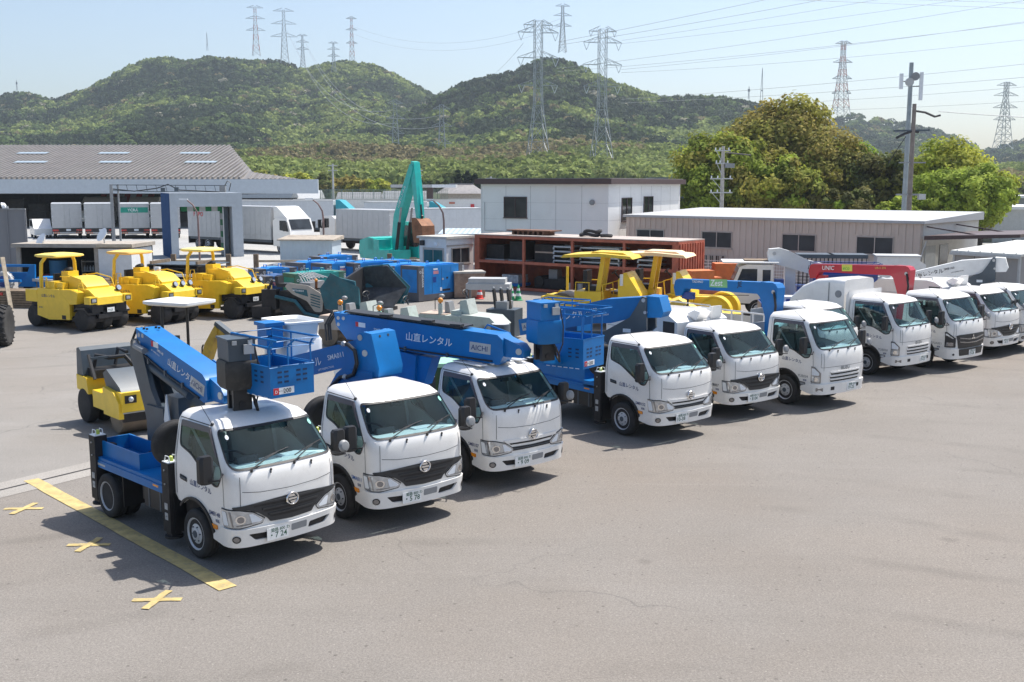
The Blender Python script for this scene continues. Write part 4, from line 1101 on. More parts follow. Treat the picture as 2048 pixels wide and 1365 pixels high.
def steer_roller(loc, rz, label, can):
    """three-wheeled roller with steel rolls, seat, console and an open canopy; faces +x"""
    t = thing('steel_wheel_roller', label, 'road roller', loc, R(rz), 'yellow rollers with canopies')
    b = B(YEL)
    b.box(-1.55, -.55, -.62, .62, .75, 1.30, YEL); b.box(-.55, .9, -.70, .70, .62, .80, YEL)
    b.prism([(.05, .80), (.05, 1.75), (.25, 2.0), (.35, 2.0), (.85, 1.25), (.85, .80)], 'y', -.55, .55, YEL); b.box(.86, 1.75, -.45, .45, .80, 1.12, YEL)
    for s in (-1, 1): b.prism([(-2.7, .62), (-2.75, 1.0), (-2.55, 1.18), (-1.5, 1.05), (-1.5, .75), (-2.4, .70)], 'y', s * .66, s * .74, YEL)
    b.box(-2.78, -2.6, -.74, .74, .80, 1.08, YEL)
    b.out('body', t, .025)
    b = B(DRUM); b.lathe([(.02, -.62), (.42, -.62), (.44, -.60), (.60, -.60), (.61, -.58), (.61, .58), (.60, .60), (.44, .60), (.42, .62), (.02, .62)], (-2.05, 0, .61), (0, 1, 0), DRUM, 36)
    b.out('roll', t)
    for s in (-1, 1):
        b = B(YEL); b.lathe([(.02, -.20), (.50, -.18), (.56, -.24), (.61, -.24), (.61, .24), (.56, .24), (.50, .18), (.02, .20)], (1.7, s * .75, .61), (0, 1, 0), YEL, 32); b.out('wheel', t)
    b = B(BLACK)
    b.box(-1.25, -.75, -.30, .30, 1.30, 1.48, BLACK); b.box(-1.34, -1.18, -.28, .28, 1.42, 2.02, BLACK); b.out('seat', t, .05)
    b = B(BLACK); b.tube([(-.25 + .06 * math.cos(a), .0 + .2 * math.sin(a), 1.98 + .17 * math.cos(a) * .4) for a in np.linspace(0, 6.28, 15)[:-1]], .018, BLACK, 5, True); b.cyl((-.25, 0, 1.98), (.1, 0, 1.6), .03, None, BLACK, 6); b.out('steering_wheel', t)
    b = B(YEL)
    for s in (-1, 1):
        b.bar((-.75, s * .30 - .05, 1.2), (-.55, s * .30 - .05, 2.55), .10, .16, YEL)
    b.out('canopy_post', t, .01)
    b = B(can); b.prism([(-2.0, 2.50), (-1.9, 2.60), (-.6, 2.68), (.55, 2.60), (.65, 2.50), (-.6, 2.56)], 'y', -.85, .85, can); b.prism([(-1.0, 2.66), (-.9, 2.72), (.2, 2.70), (.4, 2.6)], 'y', -.5, .5, can); b.out('canopy', t, .02)
    b = B(YEL)
    for s in (-1, 1):
        b.tube([(-1.5, s * .62, 1.30), (-1.5, s * .62, 1.62), (-1.0, s * .62, 1.62), (-1.0, s * .62, 1.2)], .022, YEL, 6); b.tube([(-.15, s * .62, 1.65), (-.5, s * .64, 1.55), (-.45, s * .66, 1.0), (-.2, s * .66, .85), (.2, s * .66, .85)], .022, YEL, 6)
        b.cyl((.18, s * .57, 1.55), (.18, s * .57, 1.95), .06, None, LET_W, 10)
    b.out('hand_rail', t); return t
steer_roller((3.9, 38.0, 0), -22, 'yellow roller under flat yellow canopy before the red rack', mat('flat_yellow', (.72, .50, .04), .5, var=.08, dirt=.2))
steer_roller((5.85, 38.6, 0), -22, 'yellow roller under pale peach canopy beside the rack end', PEACH)

# small combined roller behind the first truck
t = thing('combined_roller', 'small yellow and black roller with folded rear hood behind the nearest truck', 'road roller', (-8.1, 22.1, 0), R(-48))
b = B(YEL); b.box(-.55, .55, -.55, .55, .42, .78, YEL); b.prism([(.15, .38), (.15, .95), (.70, .90), (.95, .70), (.95, .38)], 'y', -.60, -.50, YEL); b.prism([(.15, .38), (.15, .95), (.70, .90), (.95, .70), (.95, .38)], 'y', .50, .60, YEL); b.box(.70, .98, -.55, .55, .52, .92, YEL); b.box(.86, .92, -.5, .5, .30, .50, MATTE); b.box(.5, .9, -.5, .5, .38, .46, MATTE); b.box(.93, .96, -.52, .52, .485, .51, LGREY); b.prism([(-1.35, .70), (-1.35, 1.02), (-.80, 1.0), (-.70, .66)], 'y', -.58, .58, YEL); b.box(-.9, -.5, -.5, .5, .5, .7, YEL); b.out('body', t, .025)
b = B(DGREY); b.prism([(.10, .92), (-.05, 1.20), (.15, 1.30), (.80, 1.0), (.90, .88)], 'y', -.50, .50, DGREY); b.out('bonnet', t, .02)
b = B(DGREY); b.prism([(-1.36, 1.02), (-1.32, 1.58), (-1.20, 1.62), (-1.08, 1.55), (-1.0, 1.02)], 'y', -.56, .56, DGREY); b.out('rear_hood', t, .03)
b = B(BLACK); b.box(-1.05, -.55, -.45, .45, 1.0, 1.18, BLACK); b.tube([(-.95, -.35, 1.2), (-.9, -.3, 1.45), (-.7, -.1, 1.40), (-.6, .2, 1.42), (-.5, .35, 1.2)], .05, BLACK, 8); b.tube([(-.9, .1, 1.2), (-.95, .2, 1.55), (-.6, .25, 1.5)], .04, BLACK, 8); b.bar((-.5, -.5, 1.0), (-.75, -.52, 1.5), .05, .05, BLACK); b.bar((-.5, .5, 1.0), (-.75, .52, 1.5), .05, .05, BLACK); b.bar((-.70, -.5, 1.42), (-.70, .5, 1.42), .04, .05, DGREY); b.out('seat_frame', t, .01)
for y in (-.48, -.18, .18, .48):
    o = cached(('cr_w',), 'wheel', t, lambda: B(RUBBER).lathe([(.05, -.12), (.30, -.12), (.36, -.10), (.385, -.06), (.385, .06), (.36, .10), (.30, .12), (.05, .12)], (0, 0, 0), (0, 1, 0), RUBBER, 26).mesh('wheel')); o.location = (-1.0, y, .385)
b = B(DRUM); b.lathe([(.02, -.47), (.33, -.47), (.345, -.45), (.345, .45), (.33, .47), (.02, .47)], (.48, 0, .345), (0, 1, 0), DRUM, 30); b.out('roll', t)
for y in (-.36, .36):
    b = B(BLACK); b.box(.985, .995, y - .12, y + .12, .70, .86, BLACK); b.ball((1.0, y, .78), .06, LAMP, 10); b.out('headlight', t)
b = B(AMBER); b.cyl((.30, -.42, 1.05), (.30, -.42, 1.17), .055, .05, AMBER, 10); b.out('beacon', t)

# small excavator with white sun roof and yellow arm
t = thing('mini_excavator', 'small excavator with white roof on black posts and worn yellow arm', 'excavator', (-7.75, 24.9, 0), R(-25))
b = B(LET_W); b.loft([[(x, y, z) for x, y in rpoly([(-.72 - e, -.52 - e), (.55 + e, -.52 - e), (.55 + e, .52 + e), (-.72 - e, .52 + e)], .12, 4)] for e, z in ((-.05, 2.28), (.03, 2.32), (.03, 2.38), (-.2, 2.42))], WHITE2); b.out('roof', t, ang=40)
b = B(BLACK)
for y in (-.42, .42): b.tube([(-.25, y, .7), (-.25, y, 2.3)], .035, BLACK, 8)
b.out('roof_post', t)
b = B(BLACK); b.box(-.35, .1, -.25, .25, .85, 1.0, BLACK); b.prism([(-.42, .95), (-.30, .95), (-.34, 1.50), (-.44, 1.50)], 'y', -.24, .24, BLACK); b.out('seat', t, .05)
b = B(DYEL); b.box(-.75, .45, -.5, .5, .55, .80, DYEL); b.prism([(-.8, .6), (-.8, 1.05), (-.4, 1.1), (-.4, .6)], 'y', -.5, .5, DYEL); b.out('body', t, .04)
b = B(DYEL)
b.prism([(.45, .7), (.65, .7), (.95, 1.4), (1.10, 1.75), (1.02, 1.85), (.92, 1.72), (.70, 1.40)], 'y', -.10, .10, DYEL); b.prism([(.95, 1.78), (1.08, 1.86), (1.55, 1.35), (1.48, 1.25)], 'y', -.07, .07, DYEL); b.out('arm', t, .015)
b = B(MATTE); b.cyl((.55, 0, .95), (.80, 0, 1.55), .045, None, BLACK, 8); b.prism([(1.45, 1.3), (1.6, 1.35), (1.75, 1.0), (1.5, .85), (1.35, 1.0)], 'y', -.2, .2, DGREY); b.bar((1.0, -.0, 1.9), (1.5, 0, 1.6), .16, .10, DGREY); b.out('bucket', t, .01)
b = B(BLACK)
for s in (-1, 1):
    b.loft([[(x, y * s, z) for x, z in rpoly([(-.75, 0.02), (.75, .02), (.78, .42), (-.78, .42)], .2, 5)] for y in (.28, .56)], BLACK); 
b.out('track', t); b = B(BLACK)
for y in (-.2, .25): b.tube([(.30, y, .9), (.32, y, 1.25), (.36, y, 1.32)], .02, BLACK, 5)
b.out('lever', t)

# grader wheel at the left edge
t = thing('motor_grader', 'worn yellow grader cut by the left edge, one big treaded tyre in view', 'grader', (-16.15, 33.5, 0), R(-80))
def lugtyre(b, c, r, w, ax, m=RUBBER, n=22):
    b.lathe([(r * .5, -w * .42), (r * .62, -w * .5), (r * .86, -w * .5), (r * .94, -w * .40), (r * .95, 0), (r * .94, w * .40), (r * .86, w * .5), (r * .62, w * .5), (r * .5, w * .42)], c, ax, m, 36)
    d, u, v = ortho(ax); c = Vector(c)
    for k in range(n):
        for s in (-1, 1):
            a0 = 2 * math.pi * (k + (.5 if s > 0 else 0)) / n; a1 = a0 + .22
            p0 = c + (u * math.cos(a0) + v * math.sin(a0)) * r * .96; p1 = c + (u * math.cos(a1) + v * math.sin(a1)) * r * .93 + d * s * w * .48
            b.bar(p0, p1, r * .085, r * .09, m, up=(p0 - c).normalized())
for y in (0, -2.3):
    b = B(RUBBER); lugtyre(b, (0, y, .66), .66, .40, (0, 1, 0)); b.out('wheel', t)

b = B(DYEL); b.lathe([(.02, -.26), (.16, -.24), (.2, -.16), (.34, -.12), (.36, .1)], (0, 0, .66), (0, 1, 0), DYEL, 20)
b.box(-.2, .2, -2.1, -.24, .45, .85, DYEL); b.box(-.8, .6, -1.9, -.75, .8, 1.35, DYEL); b.tube([(.1, -.3, .7), (.2, -.6, .95), (.1, -1.0, 1.1)], .05, DYEL, 8); b.out('axle_frame', t, .02)

# blue wheeled trailer, planks and a leaning board by the shed
t = thing('blue_trailer', 'bright blue wheeled trailer frame with chalky tyre beside the open shed', 'trailer', (-22.6, 46.2, 0), R(-6))
b = B(BLUE); b.box(-1.6, 2.0, -.06, .06, 1.55, 1.66, BLUE); b.box(-1.6, 2.0, -1.2, -1.08, 1.0, 1.1, BLUE); b.prism([(1.2, .7), (2.0, .7), (2.05, 1.66), (1.85, 1.66), (1.6, 1.1)], 'y', -.1, .0, BLUE); b.prism([(-1.6, .9), (1.4, .9), (1.5, 1.3), (-1.6, 1.3)], 'y', .2, .3, BLUE); b.bar((1.9, -.05, 1.0), (3.1, -.05, .95), .12, .12, LGREY); b.box(2.0, 3.4, .1, .8, .6, 1.1, GENBLUE); b.out('frame', t, .01)
for x in (-.9, .75):
    b = B(RUBBER); lugtyre(b, (x, -.35, .95), .45, .26, (0, 1, 0), LGREY, 16); b.lathe([(.02, -.15), (.2, -.14), (.27, -.1), (.28, .05)], (x, -.35, .95), (0, 1, 0), DBLUE, 18); b.out('wheel', t)
for s, lab in ((0, 'stack of weathered planks with red lamp board, below the blue trailer'), (1, 'stack of weathered timber sheets behind the leftmost yellow roller')):
    t = thing('plank_stack', lab, 'timber', ((-21.2, 44.6, 0), (-19.6, 47.6, 0))[s], R(-8))
    for k in range(7 if s == 0 else 9):
        b = B(WOOD); o = random.uniform(-.12, .12); b.box(-1.6 + o, 1.6 + o, -.5, .5, k * .105, k * .105 + .085, WOOD); b.out('plank', t, .004)
    if s == 0:
        b = B(REDL); b.box(-.9, .1, -.53, -.505, .52, .64, REDL); b.box(-.9, -.55, -.533, -.53, .53, .63, AMBER); b.out('tail_lamp', t)
b = B(WOODL); b.bar((-20.35, 43.0, .02), (-20.75, 43.4, 2.15), .16, .05, WOODL); tag(b.out('leaning_board', None, .004), 'pale board leaning against the blue trailer', 'board')

# black and grey plate stack behind the rollers
t = thing('plate_stack', 'stack of dark steel road plates behind the middle yellow roller', 'steel plates', (-15.6, 50.6, 0), R(-10))
for k in range(9):
    b = B(MATTE); o = random.uniform(-.2, .2); p = random.uniform(-.1, .1); b.box(-1.9 + o, 1.9 + o, -1 + p, 1 + p, k * .17, k * .17 + .03, MATTE if k < 8 else DGREY); b.box(-1.2 + o, -1.1 + o, -.9, .9, k * .17 + .03, k * .17 + .17, WOOD); b.box(1.1 + o, 1.2 + o, -.9, .9, k * .17 + .03, k * .17 + .17, WOOD); b.out('steel_plate', t, .004)
# timber and steel barriers behind the rollers
def barrier(loc, rz, lab, w=3.0, m=WOOD, c=WOODL):
    t = thing('post_barrier', lab, 'barrier', loc, R(rz), 'post and rail barriers behind the rollers')
    for x in (-w / 2, w / 2):
        b = B(m); b.box(x - .12, x + .12, -.1, .1, 0, 1.45, m); b.out('post', t, .01)
    b = B(c); b.box(-w / 2 + .12, w / 2 - .12, -.05, .05, 1.02, 1.14, c); b.out('rail', t, .006)
barrier((-16.4, 56.2, 0), 0, 'weathered post and rail barrier in front of the open shed', 2.9)
barrier((-11.8, 56.2, 0), 0, 'post and rail barrier left of the wash gate opening', 3.4)
barrier((-8.1, 56.6, 0), 0, 'post and rail barrier right of the wash gate opening', 3.2)
barrier((-5.6, 58.4, 0), 0, 'post and rail barrier before the small corrugated hut', 2.6)
barrier((-9.6, 49.0, 0), -8, 'white channel rack upright behind the third yellow roller', 2.6, WHITE2, WHITE2)
barrier((-14.6, 47.2, 0), -8, 'white channel rack upright behind the second yellow roller', 2.4, WHITE2, WHITE2)

# ------------------------------------------------------------------ generators
def generator(loc, rz, lab, L=2.4, W=1.05, H=1.45, c1=None, c2=None, base=.3, group='blue engine generators', letters='SHINDAIWA'):
    c1 = c1 or GENBLUE; c2 = c2 or GREY2
    t = thing('generator', lab, 'generator', loc, R(rz), group)
    key = (L, W, H, c1.name, c2.name)
    def bd():
        b = B(c1); b.box(-L / 2 + .34, L / 2 - .34, -W / 2, W / 2, base, H, c1); b.prism([(-L / 2 + .5, H - .002), (L / 2 - .5, H - .002), (L / 2 - .6, H + .05), (-L / 2 + .6, H + .05)], 'y', -W / 2 + .1, W / 2 - .1, c1)
        for x in (-.35, .35): b.tube([(x - .06, 0, H + .04), (x - .06, 0, H + .16), (x + .06, 0, H + .16), (x + .06, 0, H + .04)], .022, c1, 6)
        return b.mesh('housing', .02)
    bo = cached(('gb',) + key, 'housing', t, bd)
    def ends():
        b = B(c2)
        for s in (-1, 1):
            b.box(s * (L / 2 - .34), s * L / 2, -W / 2 - .006, W / 2 + .006, base, H + .01, c2); b.box(s * (L / 2 + .003), s * (L / 2), -W / 2 + .1, W / 2 - .1, base + .1, H - .15, c1)
        b.box(-L / 2, L / 2, -W / 2 - .008, W / 2 + .008, .03, base, c2); b.box(-L / 2 + .1, -L / 2 + .3, -W / 2, W / 2, 0, .03, MATTE); b.box(L / 2 - .3, L / 2 - .1, -W / 2, W / 2, 0, .03, MATTE)
        return b.mesh('end_frame', .015)
    cached(('ge',) + key, 'end_frame', t, ends)
    def dt():
        b = B(BLACK); y = -W / 2 - .004
        b.box(.05, .55, y, y + .004, base + .08, base + .17, BLACK); b.box(-.55, -.35, y, y + .004, base + .5, base + .75, DBLUE); b.box(.30, .42, y, y + .004, base + .62, base + .70, BLACK); b.cyl((.08, y, base + .62), (.08, y + .01, base + .62), .05, None, LGREY, 10)
        b.box(-.52, -.2, y, y + .004, H - .38, H - .24, mat('decal_red', (.6, .25, .28), .5)); b.box(-.52, -.25, y, y + .004, H - .20, H - .13, LET_W); b.box(-.1, .02, y, y + .004, base + .1, base + .26, LET_W)
        b.line = None
        for x in (-.6, .0, .6): b.box(x - .004, x + .004, y, y + .003, base + .02, H - .08, BLACK)
        return b.mesh('door_panel')
    cached(('gd',) + key, 'door_panel', bo, dt)
    def lt():
        b = B(LET_W)
        if letters:
            n = len(letters); b.text(letters, (-L / 2 + .20, -W / 2 - .008, H - .08), (0, 0, -1), (1, 0, 0), .15, LET_W, .003); b.text('Q' if n < 4 else 'O', (-L / 2 + .05, -W / 2 - .008, H - .3), (1, 0, 0), (0, 0, 1), .16, LET_W, .003)
            b.text(letters, (L / 2 - .10, -W / 2 - .008, H - .08), (0, 0, -1), (1, 0, 0), .13, LET_W, .003)
        return b.mesh('lettering')
    cached(('gl', letters) + key, 'lettering', bo, lt)
    return t
GREY2 = mat('generator_grey', (.10, .10, .115), .5, var=.12, dirt=.2)
generator((-3.55, 47.6, 0), 50, 'blue generator nearest the rusty brown box, its long side facing right', 2.9, 1.1, 1.55)
generator((-4.9, 48.3, 0), 50, 'blue generator standing behind the nearest one, only its left end in view', 2.9, 1.1, 1.5)
generator((-5.9, 50.4, 0), 50, 'blue generator directly below the green excavator tail', 2.8, 1.1, 1.5)
generator((-6.5, 48.6, 0), 46, 'blue generator with red decal behind the paver hopper', 2.6, 1.1, 1.6, letters='NV')
generator((-7.7, 48.2, 0), 46, 'blue generator second behind the paver hopper, grey end outward', 2.6, 1.1, 1.6, letters='NV')
generator((-9.1, 49.4, 0), 46, 'blue generator farthest left in the row behind the paver', 2.6, 1.1, 1.55, letters='NV')
generator((-8.8, 52.6, 0), 46, 'blue generator at the back of the row near the white lorry hut', 2.2, 1.0, 1.6)
generator((-9.8, 44.2, 0), 40, 'grey ended generator between the third yellow roller and the teal one', 1.5, .95, 1.35, c1=mat('slate_blue', (.05, .12, .28), .5), letters='DENYO')
generator((-10.4, 46.2, 0), 40, 'low blue generator behind the grey ended one', 1.8, 1.0, 1.5)
generator((-8.15, 43.9, 0), 42, 'teal green generator standing behind the paver', 2.4, 1.0, 1.5, c1=mat('teal_gen', (.01, .27, .25), .5, var=.15, dirt=.2), c2=mat('faded_green', (.06, .17, .12), .6, var=.15, dirt=.2), base=.36, group='teal generators', letters='DENYO')

# asphalt paver with raised hopper
t = thing('asphalt_paver', 'dark teal asphalt paver with raised black hopper wings', 'paver', (-7.0, 40.6, 0), R(-14))
b = B(DTEAL)
b.prism([(.35, .50), (.15, 1.25), (.55, 1.75), (1.55, 1.55), (1.60, .95), (1.2, .45)], 'y', -1.2, -1.1, DTEAL)
b.loft([[(.4, -1.2, 1.0), (.6, -1.25, 1.85), (1.75, -1.3, 1.35), (1.7, -1.2, .7)], [(.4, -.85, .55), (.65, -.95, 1.75), (1.65, -1.0, 1.25), (1.65, -.85, .45)]], DTEAL)
b.loft([[(1.9, 1.3, 1.95), (2.75, 1.35, 1.15), (2.6, 1.1, .5), (1.3, 1.1, .4), (1.0, 1.1, 1.2)], [(1.85, 1.2, 1.88), (2.65, 1.25, 1.10), (2.5, 1.0, .52), (1.3, 1.0, .45), (1.05, 1.0, 1.2)]], DTEAL)
b.loft([[(.95, -.95, .5), (.75, -.9, 1.4), (1.0, 1.05, 1.9), (1.2, 1.1, .45)], [(.85, -.9, .5), (.65, -.85, 1.4), (.9, 1.05, 1.9), (1.1, 1.1, .45)]], BLACK)
b.box(.9, 2.4, -.9, 1.0, .30, .42, BLACK); HOP = mat('hopper_wear', (.030, .034, .038), .4, .3, var=.5, dirt=.5, dirtcol=(.10, .09, .08)); up_ = [(1.0, 1.04, 1.88), (1.95, 1.19, 1.95), (2.72, 1.22, 1.12), (1.0, 1.04, 1.12)]; lo_ = [(1.0, 1.04, 1.12), (2.72, 1.22, 1.12), (2.45, .40, .43), (1.1, .40, .43)]
for q in (up_, lo_): b.loft([q, [(x, y - .03, z + .01) for x, y, z in q]], HOP)
b.tube([(1.0, 1.08, 1.9), (1.95, 1.24, 2.0), (2.8, 1.3, 1.15), (2.6, 1.05, .5)], .035, DTEAL, 6)
b.out('hopper', t, .01)
b = B(LGREY); pz = [(-1.35, 1.28), (-1.2, 1.42), (-.4, 1.34), (.12, 1.05), (.20, .80), (.15, .35), (-.15, .35), (-.45, .75), (-1.05, 1.0)]
b.prism(rpoly(pz, .08), 'y', -1.02, -.98, mat('paver_beige', (.42, .38, .33), .5, dirt=.2)); b.prism([(-1.05, 1.22), (-.45, 1.18), (-.40, .92), (-.9, 1.05)], 'y', -1.03, -1.02, DTEAL)
for k in range(5): b.bar((-.30 + .0 * k, -1.032, 1.02 - k * .10), (.08, -1.032, .92 - k * .10), .01, .04, DTEAL)
b.text('MITSUBISHI', (-1.02, -1.034, 1.12), (1, 0, -.05), (.05, 0, 1), .09, LET_W, .002); b.out('side_panel', t, .01)
b = B(MATTE); b.box(-1.6, .3, -.97, .9, .35, 1.1, MATTE); b.loft([[(x, y, z) for x, z in rpoly([(-1.3, .02), (.2, .02), (.5, .35), (.2, .55), (-1.3, .55), (-1.5, .3)], .1, 4)] for y in (-1.0, -.7)], BLACK); b.tube([(-1.7, -1.1, .9), (-.9, -1.1, .75), (-.5, -1.1, .3), (.3, -1.1, .12)], .07, DTEAL, 8); b.box(-2.7, -1.9, -1.1, 1.1, .05, .5, MATTE); b.box(-2.3, -1.7, -1.05, -.7, .4, 1.15, MATTE); b.tube([(-2.1, -.9, 1.1), (-1.9, -.9, 1.5)], .05, MATTE, 8); b.out('chassis', t, .02)
b = B(BLACK); b.box(-1.7, -1.25, -.95, -.45, 1.25, 1.38, BLACK); b.prism([(-1.75, 1.3), (-1.62, 1.3), (-1.65, 1.65), (-1.78, 1.65)], 'y', -.95, -.5, BLACK); b.out('seat', t, .03)
b = B(LGREY); b.box(-.9, -.45, -.7, .6, 1.15, 1.40, GREY)
for k in range(6): b.tube([(-.8 + k * .05, -.5 + k * .12, 1.36), (-1.05 + k * .06, -.5 + k * .12, 1.75), (-.6 + k * .1, -.5 + k * .12, 1.55)], .025, LGREY, 6)
b.cyl((-.25, -.6, 1.2), (-.25, -.6, 1.45), .05, None, mat('rust', (.22, .08, .03), .8), 8); b.ball((-.25, -.6, 1.5), .07, AMBER, 8); b.out('console', t, .01)

# green and grey small rollers behind the third truck
PALEM = mat('pale_grey_green', (.42, .46, .43), .55, var=.12, dirt=.3); TANPL = mat('tan_plate', (.46, .36, .29), .7, var=.15, dirt=.3)
def small_roller(loc, rz, lab, m, top):
    t = thing('small_roller', lab, 'road roller', loc, R(rz), 'small tandem rollers')
    b = B(m); b.box(-1.3, .2, -.55, .55, .55, .95, m); b.prism([(.2, .5), (.2, 1.0), (1.2, .95), (1.5, .7), (1.4, .5)], 'y', -.5, .5, m); b.box(-.2, .15, -.4, .4, .95, 1.10, m); b.prism([(.05, 1.0), (.08, 1.42), (.3, 1.46), (.42, 1.0)], 'y', -.3, .3, PALEM); b.out('body', t, .04)
    b = B(top); b.box(-1.28, -.35, -.52, .52, .952, .985, top); b.out('deck_plate', t, .006)
    for x in (-1.0, 1.1):
        q = B(DRUM); q.lathe([(.02, -.5), (.36, -.5), (.38, -.48), (.38, .48), (.36, .5), (.02, .5)], (x, 0, .38), (0, 1, 0), DRUM, 26); q.out('roll', t)
    b = B(BLACK); b.tube([(.12, .2 * math.cos(a), 1.68 + .08 * math.sin(a)) for a in np.linspace(0, 6.28, 13)[:-1]], .016, BLACK, 5, True); b.cyl((.12, 0, 1.68), (.2, 0, 1.5), .025, None, BLACK, 6); b.out('steering_wheel', t)
    b = B(m); b.cyl((-.55, -.45, .95), (-.55, -.45, 1.32), .075, None, m, 10); b.ball((-.55, -.45, 1.42), .09, AMBER, 10); b.cyl((-.55, -.45, 1.3), (-.55, -.45, 1.42), .03, None, BLACK, 6); b.out('beacon_post', t)
    b = B(BLACK); b.prism([(-.55, 1.0), (-.35, 1.0), (-.42, 1.35), (-.55, 1.35)], 'y', -.15, .2, GREY); b.out('seat', t, .03)
    b = B(BLACK); b.tube([(-1.25, .5, .95), (-1.25, .5, 1.35), (-1.0, .5, 1.45)], .015, BLACK, 5); b.ball((-1.0, .5, 1.45), .10, GREY, 10, .7); b.out('work_lamp', t)
    return t
PALEM = mat('pale_grey_green', (.42, .46, .43), .55, var=.12, dirt=.3); TANPL = mat('tan_plate', (.46, .36, .29), .7, var=.15, dirt=.3)
small_roller((-3.3, 31.9, 0), -20, 'mint green small roller with orange beacon behind the long blue boom', MINT, MINT)
small_roller((-1.6, 34.0, 0), -24, 'pale grey small roller with tan deck and steering wheel beside the mint one', PALEM, TANPL)
small_roller((-4.7, 33.4, 0), -24, 'tan decked small roller just before the paver hopper', mat('grey_tan', (.36, .33, .30), .6, dirt=.3), TANPL)
t = thing('oil_drum', 'black steel drum with pale lid behind the grey small roller', 'drum', (-.35, 32.0, 0)); b = B(DGREY); b.lathe([(.28, 0), (.30, .02), (.30, .28), (.31, .3), (.30, .32), (.30, .58), (.31, .60), (.30, .62), (.30, .88), (.29, .90)], (0, 0, 0), (0, 0, 1), DGREY, 24); b.out('barrel', t); b = B(LGREY); b.lathe([(.27, .90), (.27, .905), (.02, .905)], (0, 0, 0), (0, 0, 1), LGREY, 24); b.out('lid', t)
t = thing('power_pack', 'dark grey engine power pack with levers beside the black drum', 'engine', (-.25, 35.2, 0), R(-20)); b = B(DGREY); b.box(-.5, .5, -.4, .4, .1, 1.0, DGREY); b.box(-.2, .2, -.3, .3, 1.0, 1.25, GREY); b.out('housing', t, .03)
for x in (-.3, -.05, .2):
    b = B(BLACK); b.bar((x, 0, 1.0), (x - .08, .0, 1.62), .16, .07, BLACK); b.ball((x - .09, 0, 1.66), .05, GREY, 8); b.out('lever', t)
# yellow engine cover and dark green bin behind trucks 2 and 3
t = thing('yellow_compressor', 'yellow machine hood with grey lid behind the white roofed second truck', 'compressor', (-2.75, 21.9, 0), R(15))
b = B(YEL); b.box(-.9, .8, -.5, .5, .55, 1.15, YEL); b.out('housing', t, .03); b = B(LGREY); b.prism([(-.92, 1.15), (.82, 1.15), (.7, 1.32), (-.8, 1.32)], 'y', -.52, .52, LGREY); b.out('lid', t, .03)
b = B(YEL); b.tube([(.95, -.52, .5), (.95, -.52, 1.1), (.85, -.52, 1.25)], .03, YEL, 6); b.box(-.95, .9, -.55, -.5, .48, .56, YEL); b.out('guard_rail', t); b = B(MATTE); b.box(-.85, .8, -.45, .45, .25, .54, MATTE); b.box(.35, .6, -.51, -.5, .75, 1.05, mat('olive_panel', (.32, .27, .03), .6)); b.out('chassis', t, .02)
for x in (-.6, .6):
    for y in (-.42, .42): wheel(t, x, y, .27, .16, key='sm')
t = thing('green_bin', 'dark green ribbed bin behind the third truck cab', 'bin', (-1.55, 22.6, 0), R(10)); b = B(mat('dark_green', (.02, .07, .03), .6, dirt=.2)); b.loft([[(x * k, y * k, z) for x, y in rpoly([(-.45, -.4), (.45, -.4), (.45, .4), (-.45, .4)], .1, 4)] for k, z in ((.9, 0), (1, .9), (1.0, 1.25))]); b.out('shell', t); b = B(MINT); b.box(-.48, .48, -.43, .43, 1.25, 1.33, MINT); b.out('lid', t, .03)

# rusty box, steel table, cones
t = thing('rusty_bin', 'rust brown steel box beside the nearest blue generator', 'box', (-2.05, 48.3, 0), R(12)); b = B(mat('rusty_tan', (.32, .22, .16), .8, var=.3, dirt=.6, dirtcol=(.12, .05, .03))); b.box(-.65, .75, -.5, .5, .04, 1.12); b.out('shell', t, .02); b = B(mat('lid_grey', (.40, .38, .34), .7, dirt=.3)); b.box(-.68, .78, -.53, .53, 1.12, 1.20); b.out('lid', t, .01)
t = thing('steel_trough', 'grey steel trough table on four legs beside the green cones', 'table', (-1.0, 46.2, 0), R(-6)); b = B(GREY); b.box(-.95, .95, -.5, .5, .58, .84, LGREY); b.box(-.85, .75, -.42, .45, .84, 1.06, LGREY); b.out('trough', t, .01)
for x in (-.9, .9):
    for y in (-.5, .5): b = B(DGREY); b.box(x - .04, x + .04, y - .04, y + .04, 0, .58, GREY); b.out('leg', t)
def cone(loc, lab, c):
    t = thing('traffic_cone', lab, 'traffic cone', loc, 0, 'traffic cones')
    b = B(c); b.lathe([(.20, 0), (.20, .03), (.15, .05), (.03, .68), (.02, .70)], (0, 0, 0), (0, 0, 1), c, 20); b.out('cone', t)
    b = B(LET_W)
    for z0, z1 in ((.20, .32), (.44, .54)): r = lambda z: .15 - .12 * (z - .05) / .63 + .004; b.lathe([(r(z0), z0), (r(z1), z1)], (0, 0, 0), (0, 0, 1), LET_W, 20)
    b.out('stripe', t)
    return t
CG = mat('cone_green', (.02, .30, .11), .6); CR = mat('cone_red', (.62, .05, .04), .6)
cone((-.02, 46.9, 0), 'green and white cone touching the table leg', CG); cone((.28, 46.9, 0), 'green and white cone on the side away from the table', CG); cone((-1.45, 47.5, 0), 'red and white cone under the steel table', CR)
cone((-12.9, 58.0, 0), 'red and white cone left of the barrier in the gate opening', CR); cone((-11.7, 58.0, 0), 'red and white cone at the middle of the gate opening barrier', CR); cone((-10.9, 58.0, 0), 'red and white cone right of the barrier in the gate opening', CR)
b = B(YEL); b.cyl((2.1, 40.3, 0), (2.1, 40.3, 2.0), .05, None, YEL, 8); b.lathe([(.25, 0), (.25, .06), (.06, .1)], (2.1, 40.3, 0), (0, 0, 1), MATTE, 12); tag(b.out('marker_post'), 'thin yellow post between the red rack and the yellow roller', 'post')

